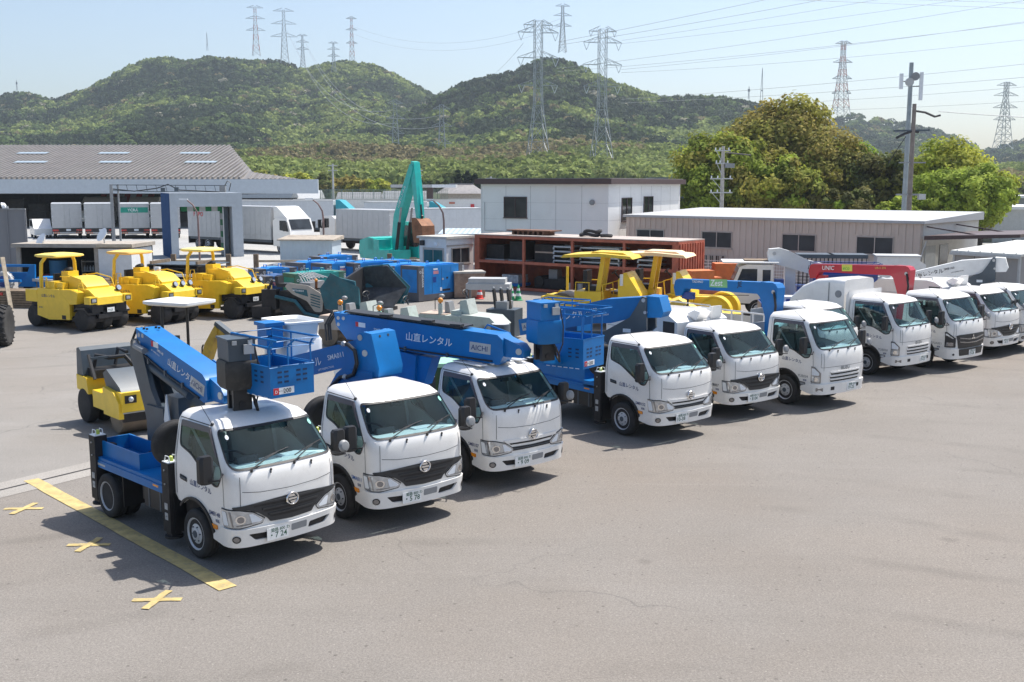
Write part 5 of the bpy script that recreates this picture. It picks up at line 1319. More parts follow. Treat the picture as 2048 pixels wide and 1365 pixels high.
# ------------------------------------------------------------------ excavator
t = thing('excavator', 'teal green excavator with arm bent high and rusty bucket hanging', 'excavator', (-6.5, 59.3, 0), R(-52))
b = B(TEAL); b.prism([(-1.85, 1.0), (-2.0, 1.5), (-1.85, 2.0), (-1.0, 2.2), (-.4, 2.15), (-.3, 1.0)], 'y', -1.15, 1.25, TEAL); b.box(-.3, 1.3, -1.2, .2, 1.0, 1.55, TEAL); b.box(-1.0, .2, -1.15, -.4, 1.5, 2.1, TEAL); b.out('body', t, .12, 3)
b = B(TEAL); b.prism([(.1, 1.1), (.1, 2.9), (.35, 3.05), (1.2, 3.0), (1.7, 1.9), (1.7, 1.1)], 'y', .42, 1.32, TEAL); cb = b.out('cab', t, .08, 3)
b = B(DGLASS); b.prism([(1.22, 2.95), (1.72, 1.95), (1.74, 1.35), (1.72, 1.34), (1.70, 1.94), (1.20, 2.94)], 'y', .5, 1.24, DGLASS); b.prism([(.25, 1.7), (.3, 2.85), (1.15, 2.85), (1.55, 1.95), (1.55, 1.7)], 'y', .40, .418, DGLASS); b.out('window', cb)
b = B(TEAL); b.prism(rpoly([(.55, 1.2), (1.05, 1.15), (1.05, 2.4), (1.30, 3.4), (2.05, 4.6), (3.35, 6.75), (3.30, 6.98), (2.95, 7.05), (1.55, 5.1), (.72, 3.9), (.45, 2.6)], .12), 'y', -.40, .06, TEAL); b.out('boom', t, .04)
b = B(LET_W)
b.text('山直レンタル', (1.42, -.404, 4.35), (.60, 0, .80), (-.80, 0, .60), .28, LET_W, .004); b.out('boom_lettering', t)
b = B(TEAL); b.prism([(2.85, 6.6), (3.05, 7.2), (3.40, 7.15), (3.80, 5.0), (3.95, 3.6), (3.70, 3.45), (3.40, 4.6), (3.05, 6.0)], 'y', -.36, .02, TEAL); b.out('arm', t, .04)
b = B(BLACK)
for y in (-.52, .18): b.cyl((1.25, y, 1.6), (1.75, y, 3.5), .10, None, BLACK, 10); b.cyl((1.75, y, 3.5), (2.0, y, 4.4), .06, None, STEEL, 8)
b.cyl((3.5, -.17, 6.1), (3.85, -.17, 4.6), .09, None, TEAL, 10); b.cyl((3.85, -.17, 4.6), (3.98, -.17, 3.9), .05, None, BLACK, 8); b.cyl((1.9, -.17, 4.9), (2.75, -.17, 6.6), .10, None, BLACK, 10)
for y in (-.35, -.1): b.tube([(1.0, y, 2.4), (.7, y, 3.0), (1.1, y, 4.0), (1.6, y, 5.0), (2.4, y, 6.3)], .03, BLACK, 6)
b.bar((3.8, -.17, 3.5), (4.05, -.17, 3.95), .10, .10, BLACK); b.out('cylinder', t)
BK = mat('rusty_bucket', (.24, .10, .045), .75, var=.3, dirt=.4, dirtcol=(.35, .22, .13))
b = B(BK); b.prism([(3.55, 3.65), (4.1, 3.60), (4.55, 3.25), (4.6, 2.7), (4.2, 2.35), (3.75, 2.35), (3.62, 2.9)], 'y', -.55, .25, BK)
for y in np.linspace(-.48, .18, 5): b.prism([(3.70, 2.38), (3.85, 2.36), (3.72, 2.12)], 'y', y - .06, y + .06, MATTE)
b.out('bucket', t, .05, 3)
b = B(BLACK)
for s in (-1, 1): b.loft([[(x, y * s, z) for x, z in rpoly([(-1.9, .02), (1.9, .02), (2.1, .45), (1.8, .85), (-1.8, .85), (-2.1, .45)], .2, 4)] for y in (.85, 1.45)], BLACK)
b.lathe([(.8, .85), (.8, 1.02)], (0, 0, 0), (0, 0, 1), BLACK, 24); b.out('track', t)
for o in t.children:
    if o.name.split('.')[0] in ('boom', 'boom_lettering', 'arm', 'cylinder'): o.scale = (.76, 1, .875)
    if o.name.startswith('bucket'): o.location = (-.98, 0, -.32)

# ------------------------------------------------------------------ second row at the right
t = thing('old_lift_truck', 'old white lift truck facing left with flat board on its cab roof and pale boom', 'lift truck', (9.55, 41.5, 0), R(172))
b = B(WHITE); b.prism([(1.0, .55), (1.02, 1.15), (.72, 1.95), (.45, 2.05), (-.55, 2.05), (-.60, .55)], 'y', -.82, .82, WHITE); cb = b.out('cab', t, .06, 3)
for s in (-1, 1):
    b = B(DGLASS); b.prism([(.86, 1.25), (.62, 1.88), (.05, 1.88), (.05, 1.25)], 'y', s * .815, s * .826, DGLASS); b.prism([(-.15, 1.35), (-.15, 1.85), (-.45, 1.85), (-.45, 1.35)], 'y', s * .815, s * .826, DGLASS); b.out('side_window', cb)
b = B(DGLASS); b.prism([(1.03, 1.2), (.745, 1.9), (.735, 1.9), (1.015, 1.2)], 'y', -.7, .7, DGLASS); b.out('windshield', cb)
b = B(WHITE2); b.box(-.75, 1.35, -.85, .85, 2.09, 2.14, WHITE2); b.box(-.4, .5, -.5, .4, 2.14, 2.19, WOOD); b.out('roof_board', t, .01)
b = B(MATTE); b.box(-4.0, .8, -.4, .4, .45, .68, MATTE); b.box(-4.0, -.8, -.84, .84, .70, .84, DBLUE); b.out('chassis', t, .01)
for x in (0, -2.7):
    for y in (-.74, .74): wheel(t, x, y, .36, .2)
b = B(LBOOM); b.box(-1.45, -1.05, -.25, .25, .85, 2.1, LBOOM); b.out('turret', t, .03)
b = B(LBOOM); b.prism([(-.35, 2.45), (-.40, 2.62), (-.8, 2.66), (-1.15, 2.56), (-1.9, 2.2), (-5.2, 1.45), (-5.2, 1.10), (-1.9, 1.70), (-1.0, 1.95), (-.40, 2.1)], 'y', .05, .42, LBOOM); bo = b.out('boom', t, .03)
b = B(LET_K); b.text('山直レンタル', (-1.85, .42, 1.88), (-1, 0, -.23), (-.23, 0, 1), .24, LET_K, .006); b.cyl((-.60, .42, 2.45), (-.60, .44, 2.45), .07, None, LGREY, 12); b.out('boom_lettering', bo)
b = B(DBLUE); b.box(-2.95, -2.8, .80, .95, .25, 1.5, DBLUE); b.box(-.95, -.6, .45, .86, 1.0, 1.5, DBLUE); b.out('outrigger', t, .01)
b = B(AMBER); b.prism([(-2.2, 1.2), (-2.2, 1.5), (-2.6, 1.42), (-2.75, 1.3)], 'y', .6, .7, AMBER); b.out('beacon', t)
t = thing('blue_lift_basket', 'deep blue slotted work basket behind the red crane boom', 'work basket', (12.3, 39.5, 0), R(-8))
basket(t, TM(0, 0, .95), 1.0, 2.3, .85, 1.25, DBLUE, False); b = B(MATTE); b.box(-.8, .8, -.3, .3, 0, .95, MATTE); b.out('stand', t, .02)
t = thing('blue_bed_truck_tray', 'deep blue open tray with small white step frame behind the set back cab', 'tray', (9.65, 35.2, 0), R(-8))
open_tray(t, -1.4, 1.4, -.7, .7, .85, 1.22, DBLUE); b = B(MATTE); b.box(-1.3, 1.3, -.5, .5, .25, .85, MATTE); b.out('stand', t, .02)
b = B(LET_W); b.box(-.5, .4, -.3, .2, 1.35, 1.42, LET_W)
for x in (-.45, .35):
    for y in (-.25, .15): b.box(x - .03, x + .03, y - .03, y + .03, .87, 1.35, LET_W)
tag(b.out('step_frame', None, .008), 'small white step frame standing in the deep blue tray', 'step', loc=(9.5, 35.2, 0), rz=R(-8))
for k, (x, y, lab) in enumerate(((13.1, 45.5, 'dark roofed wire cage behind the red crane boom, left one'), (14.45, 45.3, 'dark roofed wire cage next to the white cabinet box'))):
    t = thing('wire_cage', lab, 'cage', (x, y, 0), R(-8), 'dark roofed wire cages'); b = B(DGREY); b.box(-.95, .55, -.6, .6, 2.0, 2.16, DGREY); b.out('roof', t, .02)
    b = B(MATTE)
    for u in np.linspace(-.9, .5, 9): b.box(u - .012, u + .012, -.56, -.54, .8, 2.0, MATTE); b.box(u - .012, u + .012, .54, .56, .8, 2.0, MATTE)
    for z in (.9, 1.2, 1.5, 1.8): b.box(-.9, .5, -.565, -.54, z, z + .02, MATTE)
    b.out('mesh_side', t); b = B(DBLUE); b.box(-.95, .55, -.6, .6, .1, .8, DBLUE); b.out('base', t, .02)
t = thing('white_cabinet', 'white box cabinet with side bulge right of the dark cages', 'cabinet', (16.1, 44.6, 0), R(-12)); b = B(WHITE); b.box(-.85, .85, -.6, .6, .9, 2.12, WHITE); b.prism([(.85, 1.2), (.85, 1.95), (1.1, 1.8), (1.1, 1.3)], 'y', -.5, .5, WHITE); b.out('body', t, .03); b = B(LGREY); b.box(-.9, .9, -.65, .65, 2.12, 2.17, LGREY); b.out('lid', t, .01); b = B(MATTE); b.box(-.8, .8, -.5, .5, 0, .9, MATTE); b.out('stand', t)
# orange machine parts and folded attachments behind the blue crane
for k, (x, y, z, lab) in enumerate(((9.5, 47.0, 1.35, 'orange steel attachment by the mesh fence, farther one'), (7.9, 45.0, 1.2, 'orange brown machine attachment behind the blue crane tip'))):
    t = thing('orange_attachment', lab, 'machine part', (x, y, 0), R(20 * k), 'orange machine attachments'); b = B(ORANGE); b.box(-.9, .9, -.4, .4, .5, z, ORANGE); b.box(-.6, .5, -.45, .45, z, z + .3, ORANGE); b.cyl((-.8, -.5, .7), (.8, -.5, .7), .18, None, RUSTRED, 12); b.out('frame', t, .03); b = B(MATTE); b.box(-.7, .7, -.35, .35, 0, .5, MATTE); b.out('stand', t)
t = thing('yellow_drum_machine', 'yellow machine hood and drum below the blue crane boom', 'machine', (5.55, 33.3, 0), R(-10)); b = B(mat('soft_yellow', (.74, .50, .08), .5, dirt=.2)); b.prism([(-1.2, .5), (-1.2, 1.2), (-.3, 1.55), (.5, 1.1), (.6, .5)], 'y', -.5, .5); b.cyl((.9, -.5, .6), (.9, .5, .6), .55, None, YEL, 20); b.out('body', t, .03); b = B(MATTE); b.box(-1.2, 1.2, -.45, .45, .1, .5, MATTE); b.out('frame', t)
t = thing('yellow_crate_machine', 'small yellow engine on brown crates behind the stake rails', 'machine', (6.6, 32.4, 0), R(-10)); b = B(YEL); b.box(-.3, .4, -.3, .3, .8, 1.2, YEL); b.box(-.4, .5, -.35, .35, .7, .8, YEL); b.out('engine', t, .03)
for k in range(2): b = B(WOODL); b.box(-.6 + k * .05, .9, -.4, .4, k * .34, k * .34 + .3, WOODL); b.out('crate', t, .02)
# ------------------------------------------------------------------ ground, paving marks
def ground_mat(name, cols, scale, bump=.35, streak=True, fine=.24):
    m = bpy.data.materials.new(name); m.use_nodes = True; nt = m.node_tree; L = nt.links; b = nt.nodes['Principled BSDF']
    b.inputs['Roughness'].default_value = .9; b.inputs['Specular IOR Level'].default_value = .25
    tc = nd(nt, 'ShaderNodeTexCoord')
    def noise(sc, det=6, rough=.6, vec=None, dist=0.):
        n = nd(nt, 'ShaderNodeTexNoise'); n.inputs['Scale'].default_value = sc; n.inputs['Detail'].default_value = det; n.inputs['Roughness'].default_value = rough; n.inputs['Distortion'].default_value = dist
        L.new(vec or tc.outputs['Object'], n.inputs['Vector']); return n.outputs['Fac']
    def ramp(f, a, c, lo=0., hi=1.):
        r = nd(nt, 'ShaderNodeMapRange'); r.inputs['From Min'].default_value = a; r.inputs['From Max'].default_value = c; r.inputs['To Min'].default_value = lo; r.inputs['To Max'].default_value = hi
        L.new(f, r.inputs['Value']); return r.outputs['Result']
    def mix(f, a, c, bt='MIX'):
        x = nd(nt, 'ShaderNodeMix', data_type='RGBA', blend_type=bt)
        if isinstance(f, float): x.inputs['Factor'].default_value = f
        else: L.new(f, x.inputs['Factor'])
        for s, k in ((a, 'A'), (c, 'B')):
            if isinstance(s, tuple): x.inputs[k].default_value = (*s, 1)
            else: L.new(s, x.inputs[k])
        return x.outputs['Result']
    c = mix(ramp(noise(scale), .35, .65), cols[0], cols[1])
    c = mix(ramp(noise(scale * .35, 5, .55), .48, .70, 0, .75), c, cols[2])
    if streak:
        mp = nd(nt, 'ShaderNodeMapping'); mp.inputs['Rotation'].default_value = (0, 0, R(38)); mp.inputs['Scale'].default_value = (.12, 1.3, 1)
        L.new(tc.outputs['Object'], mp.inputs['Vector'])
        c = mix(ramp(noise(1.6, 9, .72, mp.outputs[0], .6), .5, .75, 0, .26), c, tuple(x * .78 for x in cols[0]))
        c = mix(ramp(noise(.9, 4, .6, mp.outputs[0], .8), .60, .72, 0, .30), c, tuple(min(1, x * 1.22) for x in cols[1]))
        # tyre arcs
        w = nd(nt, 'ShaderNodeTexWave', wave_type='RINGS', rings_direction='Z'); w.inputs['Scale'].default_value = .16; w.inputs['Distortion'].default_value = 3.5; w.inputs['Detail'].default_value = 3
        L.new(tc.outputs['Object'], w.inputs['Vector'])
        mk = nd(nt, 'ShaderNodeMath', operation='MULTIPLY'); L.new(ramp(w.outputs['Fac'], .88, 1., 0, .35), mk.inputs[0]); L.new(ramp(noise(.25, 3), .5, .62), mk.inputs[1])
        c = mix(mk.outputs[0], c, tuple(x * .62 for x in cols[0]))
        # oil spots
        v = nd(nt, 'ShaderNodeTexVoronoi'); v.inputs['Scale'].default_value = .42; L.new(tc.outputs['Object'], v.inputs['Vector'])
        sp = nd(nt, 'ShaderNodeMath', operation='MULTIPLY'); L.new(ramp(v.outputs['Distance'], .03, .07, .55, 0), sp.inputs[0]); L.new(ramp(noise(3.5, 4), .4, .6), sp.inputs[1])
        c = mix(sp.outputs[0], c, tuple(x * .45 for x in cols[0]))
        # fine cracks
        v2 = nd(nt, 'ShaderNodeTexVoronoi', feature='DISTANCE_TO_EDGE'); v2.inputs['Scale'].default_value = .22
        wv = nd(nt, 'ShaderNodeVectorMath', operation='ADD'); nz = nd(nt, 'ShaderNodeTexNoise'); nz.inputs['Scale'].default_value = 1.2; L.new(tc.outputs['Object'], nz.inputs['Vector']); L.new(tc.outputs['Object'], wv.inputs[0]); L.new(nz.outputs['Color'], wv.inputs[1]); L.new(wv.outputs[0], v2.inputs['Vector'])
        ck = nd(nt, 'ShaderNodeMath', operation='MULTIPLY'); L.new(ramp(v2.outputs['Distance'], .0, .006, .5, 0), ck.inputs[0]); L.new(ramp(noise(.12, 3), .52, .62), ck.inputs[1])
        c = mix(ck.outputs[0], c, (.06, .06, .06))
    pb = nd(nt, 'ShaderNodeTexVoronoi'); pb.inputs['Scale'].default_value = 9.; L.new(tc.outputs['Object'], pb.inputs['Vector'])
    c = mix(ramp(pb.outputs['Distance'], .05, .11, .5, 0), c, tuple(min(1, x * 1.75) for x in cols[1])) if streak else c
    pd = nd(nt, 'ShaderNodeTexVoronoi'); pd.inputs['Scale'].default_value = 3.7; L.new(tc.outputs['Object'], pd.inputs['Vector'])
    c = mix(ramp(pd.outputs['Distance'], .05, .10, .6, 0), c, tuple(x * .4 for x in cols[0])) if streak else c
    g = noise(38, 3, .7); c = mix(1., c, _grey(nt, ramp(g, .3, .7, 1 - fine, 1 + fine)), 'MULTIPLY')
    g2 = noise(160, 2, .7); c = mix(1., c, _grey(nt, ramp(g2, .3, .7, 1 - fine, 1 + fine)), 'MULTIPLY')
    L.new(c, b.inputs['Base Color'])
    bp = nd(nt, 'ShaderNodeBump'); bp.inputs['Strength'].default_value = bump; bp.inputs['Distance'].default_value = .02; L.new(noise(90, 4), bp.inputs['Height']); L.new(bp.outputs[0], b.inputs['Normal'])
    MATS[name] = m; return m
def _grey(nt, s):
    c = nd(nt, 'ShaderNodeCombineColor')
    for k in range(3): nt.links.new(s, c.inputs[k])
    return c.outputs[0]
ASPH = ground_mat('worn_asphalt', ((.194, .177, .158), (.224, .206, .186), (.216, .182, .150)), .22)
LOT = ground_mat('pale_concrete', ((.34, .335, .32), (.40, .395, .38), (.30, .30, .29)), .08, .1, False)
FIELD = ground_mat('far_field', ((.16, .17, .10), (.22, .21, .15), (.12, .15, .06)), .03, .1, False)
def sheet(name, poly, z, m): b = B(m); b.add([(x, y, z) for x, y in poly], [list(range(len(poly)))], m); return struct(b.out(name))
sheet('ground', [(-1500, -60), (1500, -60), (1500, 1900), (-1500, 1900)], -.012, FIELD)
sheet('yard', [(-70, -25), (60, -25), (60, 64), (-70, 64)], -.004, ASPH)
ASPB = ground_mat('pale_asphalt', ((.220, .206, .188), (.258, .243, .225), (.230, .203, .174)), .25)
sheet('back_yard', [(-69.9, -24.9), (-38.2, -24.9), (24.3, 63.9), (-69.9, 63.9)], -.001, ASPB)
sheet('truck_lot', [(-130, 64.01), (60, 64.01), (40, 235), (-160, 235)], -.004, LOT)
YPAINT = mat('yellow_road_paint', (.50, .385, .16), .85, var=.22, scale=5, dirt=1., dirtcol=(.25, .215, .165), bump=.2)
def strip(p0, p1, w, z, m, name, w2=None):
    p0, p1 = Vector((*p0, 0)), Vector((*p1, 0)); d = (p1 - p0).normalized(); n = Vector((-d.y, d.x, 0)); w2 = w2 or w
    N = 14; L_ = []; R_ = []
    for k in range(N + 1):
        c = p0 + (p1 - p0) * (k / N); ww = w + (w2 - w) * k / N; j = random.uniform(-.008, .008)
        L_.append(c + n * (ww / 2 + j)); R_.append(c - n * (ww / 2 - j))
    b = B(m); pts = [(p.x, p.y, z) for p in R_] + [(p.x, p.y, z) for p in L_[::-1]]; b.add(pts, [list(range(len(pts)))], m); return struct(b.out(name))
strip((-8.35, 17.95), (-3.60, 12.92), .25, .006, YPAINT, 'yellow_line')
for c, s in (((-7.72, 16.28), 1.0), ((-6.02, 14.57), 1.0), ((-4.38, 12.54), 1.0)):
    for a, l in ((2, .60), (80, .60)):
        d = Vector((math.cos(R(a)), math.sin(R(a)))) * s * l / 2; strip((c[0] - d.x, c[1] - d.y), (c[0] + d.x, c[1] + d.y), .10, .006 + .003 * (a > 10), YPAINT, 'yellow_cross')
dl = Vector((.575, .818)); o0 = Vector((-7.68, 18.61)) - dl * 6; nn = Vector((-dl.y, dl.x))
KERBC = ground_mat('drain_concrete', ((.275, .258, .235), (.32, .30, .275), (.25, .23, .205)), .8, .2, False)
for off, w, m, z, nm in ((.24, .40, KERBC, .001, 'drain_edge'), (-.24, .40, KERBC, .001, 'drain_edge'), (0, .05, MATTE, .003, 'drain_slot')):
    a = o0 + nn * off; c = a + dl * 34; strip((a.x, a.y), (c.x, c.y), w, z, m, nm)

# ------------------------------------------------------------------ buildings
def wallmat(name, col, period, axis='X', depth=.35, var=.06, dirt=.25, dirtcol=(.3, .27, .24), sharp=.5):
    """profiled sheet: vertical ribs as bump plus slight tone"""
    m = mat(name, col, .55, var=var, dirt=dirt, dirtcol=dirtcol, scale=.6)
    nt = m.node_tree; L = nt.links; b = nt.nodes['Principled BSDF']
    tc = nd(nt, 'ShaderNodeTexCoord'); w = nd(nt, 'ShaderNodeTexWave', bands_direction=axis); w.inputs['Scale'].default_value = 2 * math.pi / 20 / period * 1.0
    L.new(tc.outputs['Object'], w.inputs['Vector']); bp = nd(nt, 'ShaderNodeBump'); bp.inputs['Strength'].default_value = depth; bp.inputs['Distance'].default_value = .05
    L.new(w.outputs['Fac'], bp.inputs['Height']); L.new(bp.outputs[0], b.inputs['Normal'])
    return m
def window(par, x0, x1, z0, z1, y, frame, name='window', panes=2, side='y', glassm=None):
    """window set on the wall y (outer side towards -y) or on the wall x (outer side towards +x)"""
    t = .045; b = B(frame); g = B(glassm or DGLASS)
    def bx(bb, a0, a1, c0, c1, d0, d1, m):
        if side == 'y': bb.box(a0, a1, y - d1, y - d0, c0, c1, m)
        else: bb.box(y + d0, y + d1, a0, a1, c0, c1, m)
    bx(b, x0, x1, z0, z0 + t, 0.003, .06, frame); bx(b, x0, x1, z1 - t, z1, .003, .06, frame)
    for k in range(panes + 1):
        u = x0 + (x1 - x0 - t) * k / panes; bx(b, u, u + t, z0 + t, z1 - t, .003, .055, frame)
    bx(b, x0 - .04, x1 + .04, z0 - .05, z0 - .002, .003, .09, frame)
    o = b.out(name, par, .004); bx(g, x0 + t, x1 - t, z0 + t, z1 - t, .004, .02, glassm or DGLASS); g.out('pane', o); return o
BROWN = mat('brown_trim', (.075, .045, .045), .5, var=.1, dirt=.15)
# two storey white panel building: local x along the left face (towards its far end is -x), front corner at origin
a = math.degrees(math.atan2(-.47, .88)); PANEL = mat('white_panel', (.78, .78, .77), .5, var=.04, scale=.5, dirt=.15, dirtcol=(.46, .44, .42))
t = thing('panel_office', 'white two storey panel building with brown roof edge', 'building', (5.56, 62.0, 0), R(a))
b = B(PANEL); b.box(-8.47, 0, 0, 12.4, 0, 5.1, PANEL); wl = b.out('wall', t)
b = B(mat('seam', (.36, .36, .36), .6))
for x in np.arange(-8.4, -.2, 1.68): b.box(x - .010, x + .010, -.006, -.001, .1, 5.0, None)
for y in np.arange(1.7, 12.3, 1.75): b.box(.001, .006, y - .010, y + .010, .1, 5.0, None)
for z in (1.5, 3.0, 4.0): b.box(-8.4, 0, -.0045, -.001, z, z + .008, None); b.box(.001, .0045, 0, 12.4, z, z + .008, None)
b.tube([(-8.2, -.03, 4.0), (-8.2, -.03, 2.3), (-6.0, -.03, 2.25), (-6.0, -.03, .5)], .02, LGREY, 5); b.cyl((-1.0, -.10, 4.05), (-1.0, 0, 4.05), .16, None, GREY, 12); b.out('panel_seam', wl)
b = B(BROWN); b.box(-8.75, .3, -.3, 12.7, 5.1, 5.42, BROWN); b.box(-8.6, .15, -.15, 12.5, 5.42, 5.45, mat('roof_grey', (.3, .28, .27), .7)); b.out('roof', t, .01)
window(t, -6.85, -5.28, 3.10, 4.35, 0, BROWN)
window(t, 2.0, 3.6, 2.9, 4.3, 0, BROWN, side='x'); window(t, 5.6, 7.2, 3.0, 4.35, 0, BROWN, side='x')
# beige profiled building; local x along its long front
a = math.degrees(math.atan2(-11.2, 13.0)); BEIGE = wallmat('beige_cladding', (.56, .47, .405), .42, depth=.3)
t = thing('beige_building', 'low beige clad building with four windows and white flat roof', 'building', (6.7, 62.8, 0), R(a))
b = B(BEIGE); b.box(0, 17.2, 0, 8.5, 0, 3.2, BEIGE)
for x in np.arange(.1, 17.1, .36):
    for z0, z1 in ((.02, 1.5), (1.5, 2.6), (2.6, 3.19)):
        if not any(abs(x + .08 - c) < 1.1 for c in (1.7, 6.05, 10.9, 14.95)) or z0 != 1.5: b.box(x, x + .16, -.035, -.001, z0, z1, BEIGE)
b.out('wall', t)
b = B(mat('cream_wall', (.62, .60, .55), .6, var=.04, dirt=.2)); b.box(17.203, 17.22, .25, 8.45, .1, 3.18, None); b.out('end_wall', t)
ROOFW = wallmat('white_roof', (.42, .43, .44), .6, depth=.3, dirt=.2, dirtcol=(.5, .5, .5)); b = B(ROOFW); b.prism([(-.15, 3.203), (-.15, 3.34), (8.7, 3.62), (8.7, 3.203)], 'x', -.15, 17.4, ROOFW); b.out('roof', t, .01)
ALU = mat('aluminium', (.40, .38, .36), .4, .4)
DGL2 = mat('dull_glass', (.045, .05, .055), .5, var=.35, scale=.8, spec=.25)
for x in (1.7, 6.05, 10.9, 14.95): window(t, x - .95, x + .95, 1.62, 2.52, 0, ALU, glassm=DGL2)
b = B(ALU)
for u in np.linspace(4.9, 6.6, 14): b.box(u - .012, u + .012, -.14, -.12, .55, 1.2, ALU)
b.box(4.85, 6.65, -.145, -.12, 1.2, 1.24, ALU); b.box(4.85, 6.65, -.145, -.12, .5, .54, ALU); gb = b.out('window_grille', t); b = B(DGLASS); b.box(4.95, 6.55, -.02, -.002, .55, 1.2, DGLASS); b.out('pane', gb)
b = B(BROWN); b.prism([(.3, 2.55), (.3, 2.75), (4.6, 2.95), (4.6, 2.80)], 'y', -.4, 6.5, BROWN); b.tf(Matrix.Translation((17.2, 0, -.1))); b.out('awning', t, .01)
b = B(BROWN)
for y in (.6, 4.8): b.bar((17.25, y, 3.05), (19.6, y, 2.72), .06, .06, BROWN)
b.bar((17.25, -.3, 1.2), (17.6, -.35, 2.4), .05, .05, LGREY); b.box(21.4, 21.5, -.2, -.1, 0, 2.6, BROWN); b.out('awning_strut', t)
b = B(DGLASS); b.box(17.224, 17.24, .6, 2.0, 0, 2.1, LGREY); b.box(17.224, 17.245, 2.6, 3.8, .9, 2.1, DGLASS); b.out('door', t)
# grey shed at the right edge
dx, dy = 1.4, -2.4; a = math.degrees(math.atan2(dy, dx)); GSH = wallmat('shed_cladding', (.30, .29, .28), .5, depth=.4)
t = thing('grey_shed', 'grey panel shed with pale sloping roof at the right edge', 'shed', (18.9, 45.6, 0), R(a))
b = B(GSH); b.box(0, 3.1, 0, 4.2, 0, 2.2, GSH); b.out('wall', t)
b = B(mat('shed_roof', (.62, .62, .58), .5, var=.06, dirt=.2)); b.prism([(-.1, 2.203), (-.1, 2.30), (4.4, 2.62), (4.4, 2.203)], 'x', -.1, 3.2, None)
for x in np.arange(.2, 3.2, .55): b.box(x, x + .04, -.1, -.06, 2.3, 2.34, None)
b.out('roof', t, .01); b = B(LGREY); b.box(3.04, 3.13, -.03, .06, 0, 2.2, LGREY); b.box(-.03, .06, -.03, .06, 0, 2.2, LGREY); b.box(-.1, 3.2, -.16, -.105, 2.12, 2.22, LGREY)
for x in (1.0, 2.0): b.box(x, x + .02, -.008, -.002, .1, 2.1, MATTE)
b.out('corner_trim', t)
# red storage rack made of containers
a = math.degrees(math.atan2(-6.83, 9.06)); t = thing('container_rack', 'open red container rack of two tiers and four bays', 'storage rack', (-1.85, 53.0, 0), R(a))
Lr, H, Dp = 11.35, 2.62, 2.44
RSLAT = wallmat('red_end', (.42, .17, .11), .30, axis='Y', depth=1.)
b = B(RUSTRED); b.box(0, Lr, Dp - .06, Dp, 0, H, RUSTRED); b.box(0, .06, 0, Dp - .06, 0, H, RUSTRED)
b.box(Lr - .06, Lr, 0, Dp - .06, 0, H, RUSTRED)
for y in np.arange(.08, Dp - .05, .24): b.box(Lr, Lr + .05, y, y + .11, .1, H - .1, RUSTRED)
b.out('wall', t, .006)
b = B(RUSTRED)
for z in (0.02, 1.28, H - .14): b.box(.06, Lr - .06, -.02, .10, z, z + .13, RUSTRED)
b.box(.06, Lr - .06, .1, Dp - .06, 1.33, 1.38, RUSTRED); b.box(0, Lr, -.02, Dp, H, H + .04, mat('rack_roof', (.42, .36, .32), .7, var=.2, dirt=.4))
xs = [0, 2.95, 5.75, 8.55, Lr - .30]
for x in xs: b.box(x, x + (.30 if x in (0, Lr - .30) else .12), -.025, .09, .15, H - .14, RUSTRED)
b.out('frame', t, .008)
def rk(x, y, z, w, d, h, m, nm, lab, cat, parts=None, rz=0):
    p = Vector((x, y, 0)); p.rotate(Matrix.Rotation(R(a), 3, 'Z'))
    tt = thing(nm, lab, cat, (-1.85 + p.x, 53.0 + p.y, z), R(a + rz)); return tt
for x, w, h, lab in ((.9, 1.1, .75, 'dark crate on the upper left shelf of the red rack'), (2.25, .9, .95, 'taller dark crate beside it on the upper left shelf')):
    tt = rk(x, .9, 1.381, 0, 0, 0, None, 'dark_crate', lab, 'crate'); b = B(DGREY); b.box(-w / 2, w / 2, -.4, .5, .06, h, MATTE); b.out('shell', tt, .02); b = B(LGREY); b.box(-w / 2 - .05, w / 2 + .05, -.45, .55, 0, .06, LGREY); b.out('pallet', tt)
def framestack(x, y, z, n, w, lab):
    tt = rk(x, y, z, 0, 0, 0, None, 'frame_stack', lab, 'frame stack')
    for k in range(n):
        b = B(LGREY); zz = k * .22; b.box(-w / 2, w / 2, -.5, -.42, zz + .10, zz + .17, STEEL); b.box(-w / 2, w / 2, .42, .5, zz + .10, zz + .17, STEEL)
        for s in (-1, 1): b.box(s * w / 2 - .05, s * w / 2 + .05, -.42, .42, zz + .10, zz + .16, STEEL); b.box(s * w / 2 - .04, s * w / 2 + .04, -.5, -.42, zz, zz + .1, STEEL)
        b.box(-w / 2 + .1, w / 2 - .1, -.4, .4, zz + .02, zz + .09, MATTE); b.out('frame', tt, .004)
framestack(5.05, .8, 1.381, 4, 1.0, 'stack of pale steel frames on the second upper shelf of the red rack')
framestack(7.1, .8, 1.381, 4, 2.1, 'wide stack of pale steel frames behind the first yellow canopy post')
framestack(9.6, .8, 1.381, 4, .9, 'narrow stack of steel frames behind the peach canopy')
tt = rk(3.9, .9, 1.381, 0, 0, 0, None, 'dark_panel_pile', 'dark panels with pale straps on the second upper shelf of the rack', 'panels'); b = B(MATTE); b.box(-.6, .6, -.4, .4, 0, .85, MATTE); b.out('panel', tt, .02); b = B(TANPL); b.box(-.55, .55, -.42, -.40, .45, .52, TANPL); b.out('strap', tt)
tt = rk(1.9, .8, .15, 0, 0, 0, None, 'wrapped_pallet', 'clear wrapped goods on a blue pallet low in the red rack', 'pallet'); b = B(LGREY); b.box(-.5, .5, -.4, .4, .15, .55, mat('wrap', (.45, .48, .50), .25, var=.3, scale=8)); b.out('load', tt, .05); b = B(GENBLUE); b.box(-.6, .6, -.5, .5, 0, .14, GENBLUE); b.out('pallet', tt)
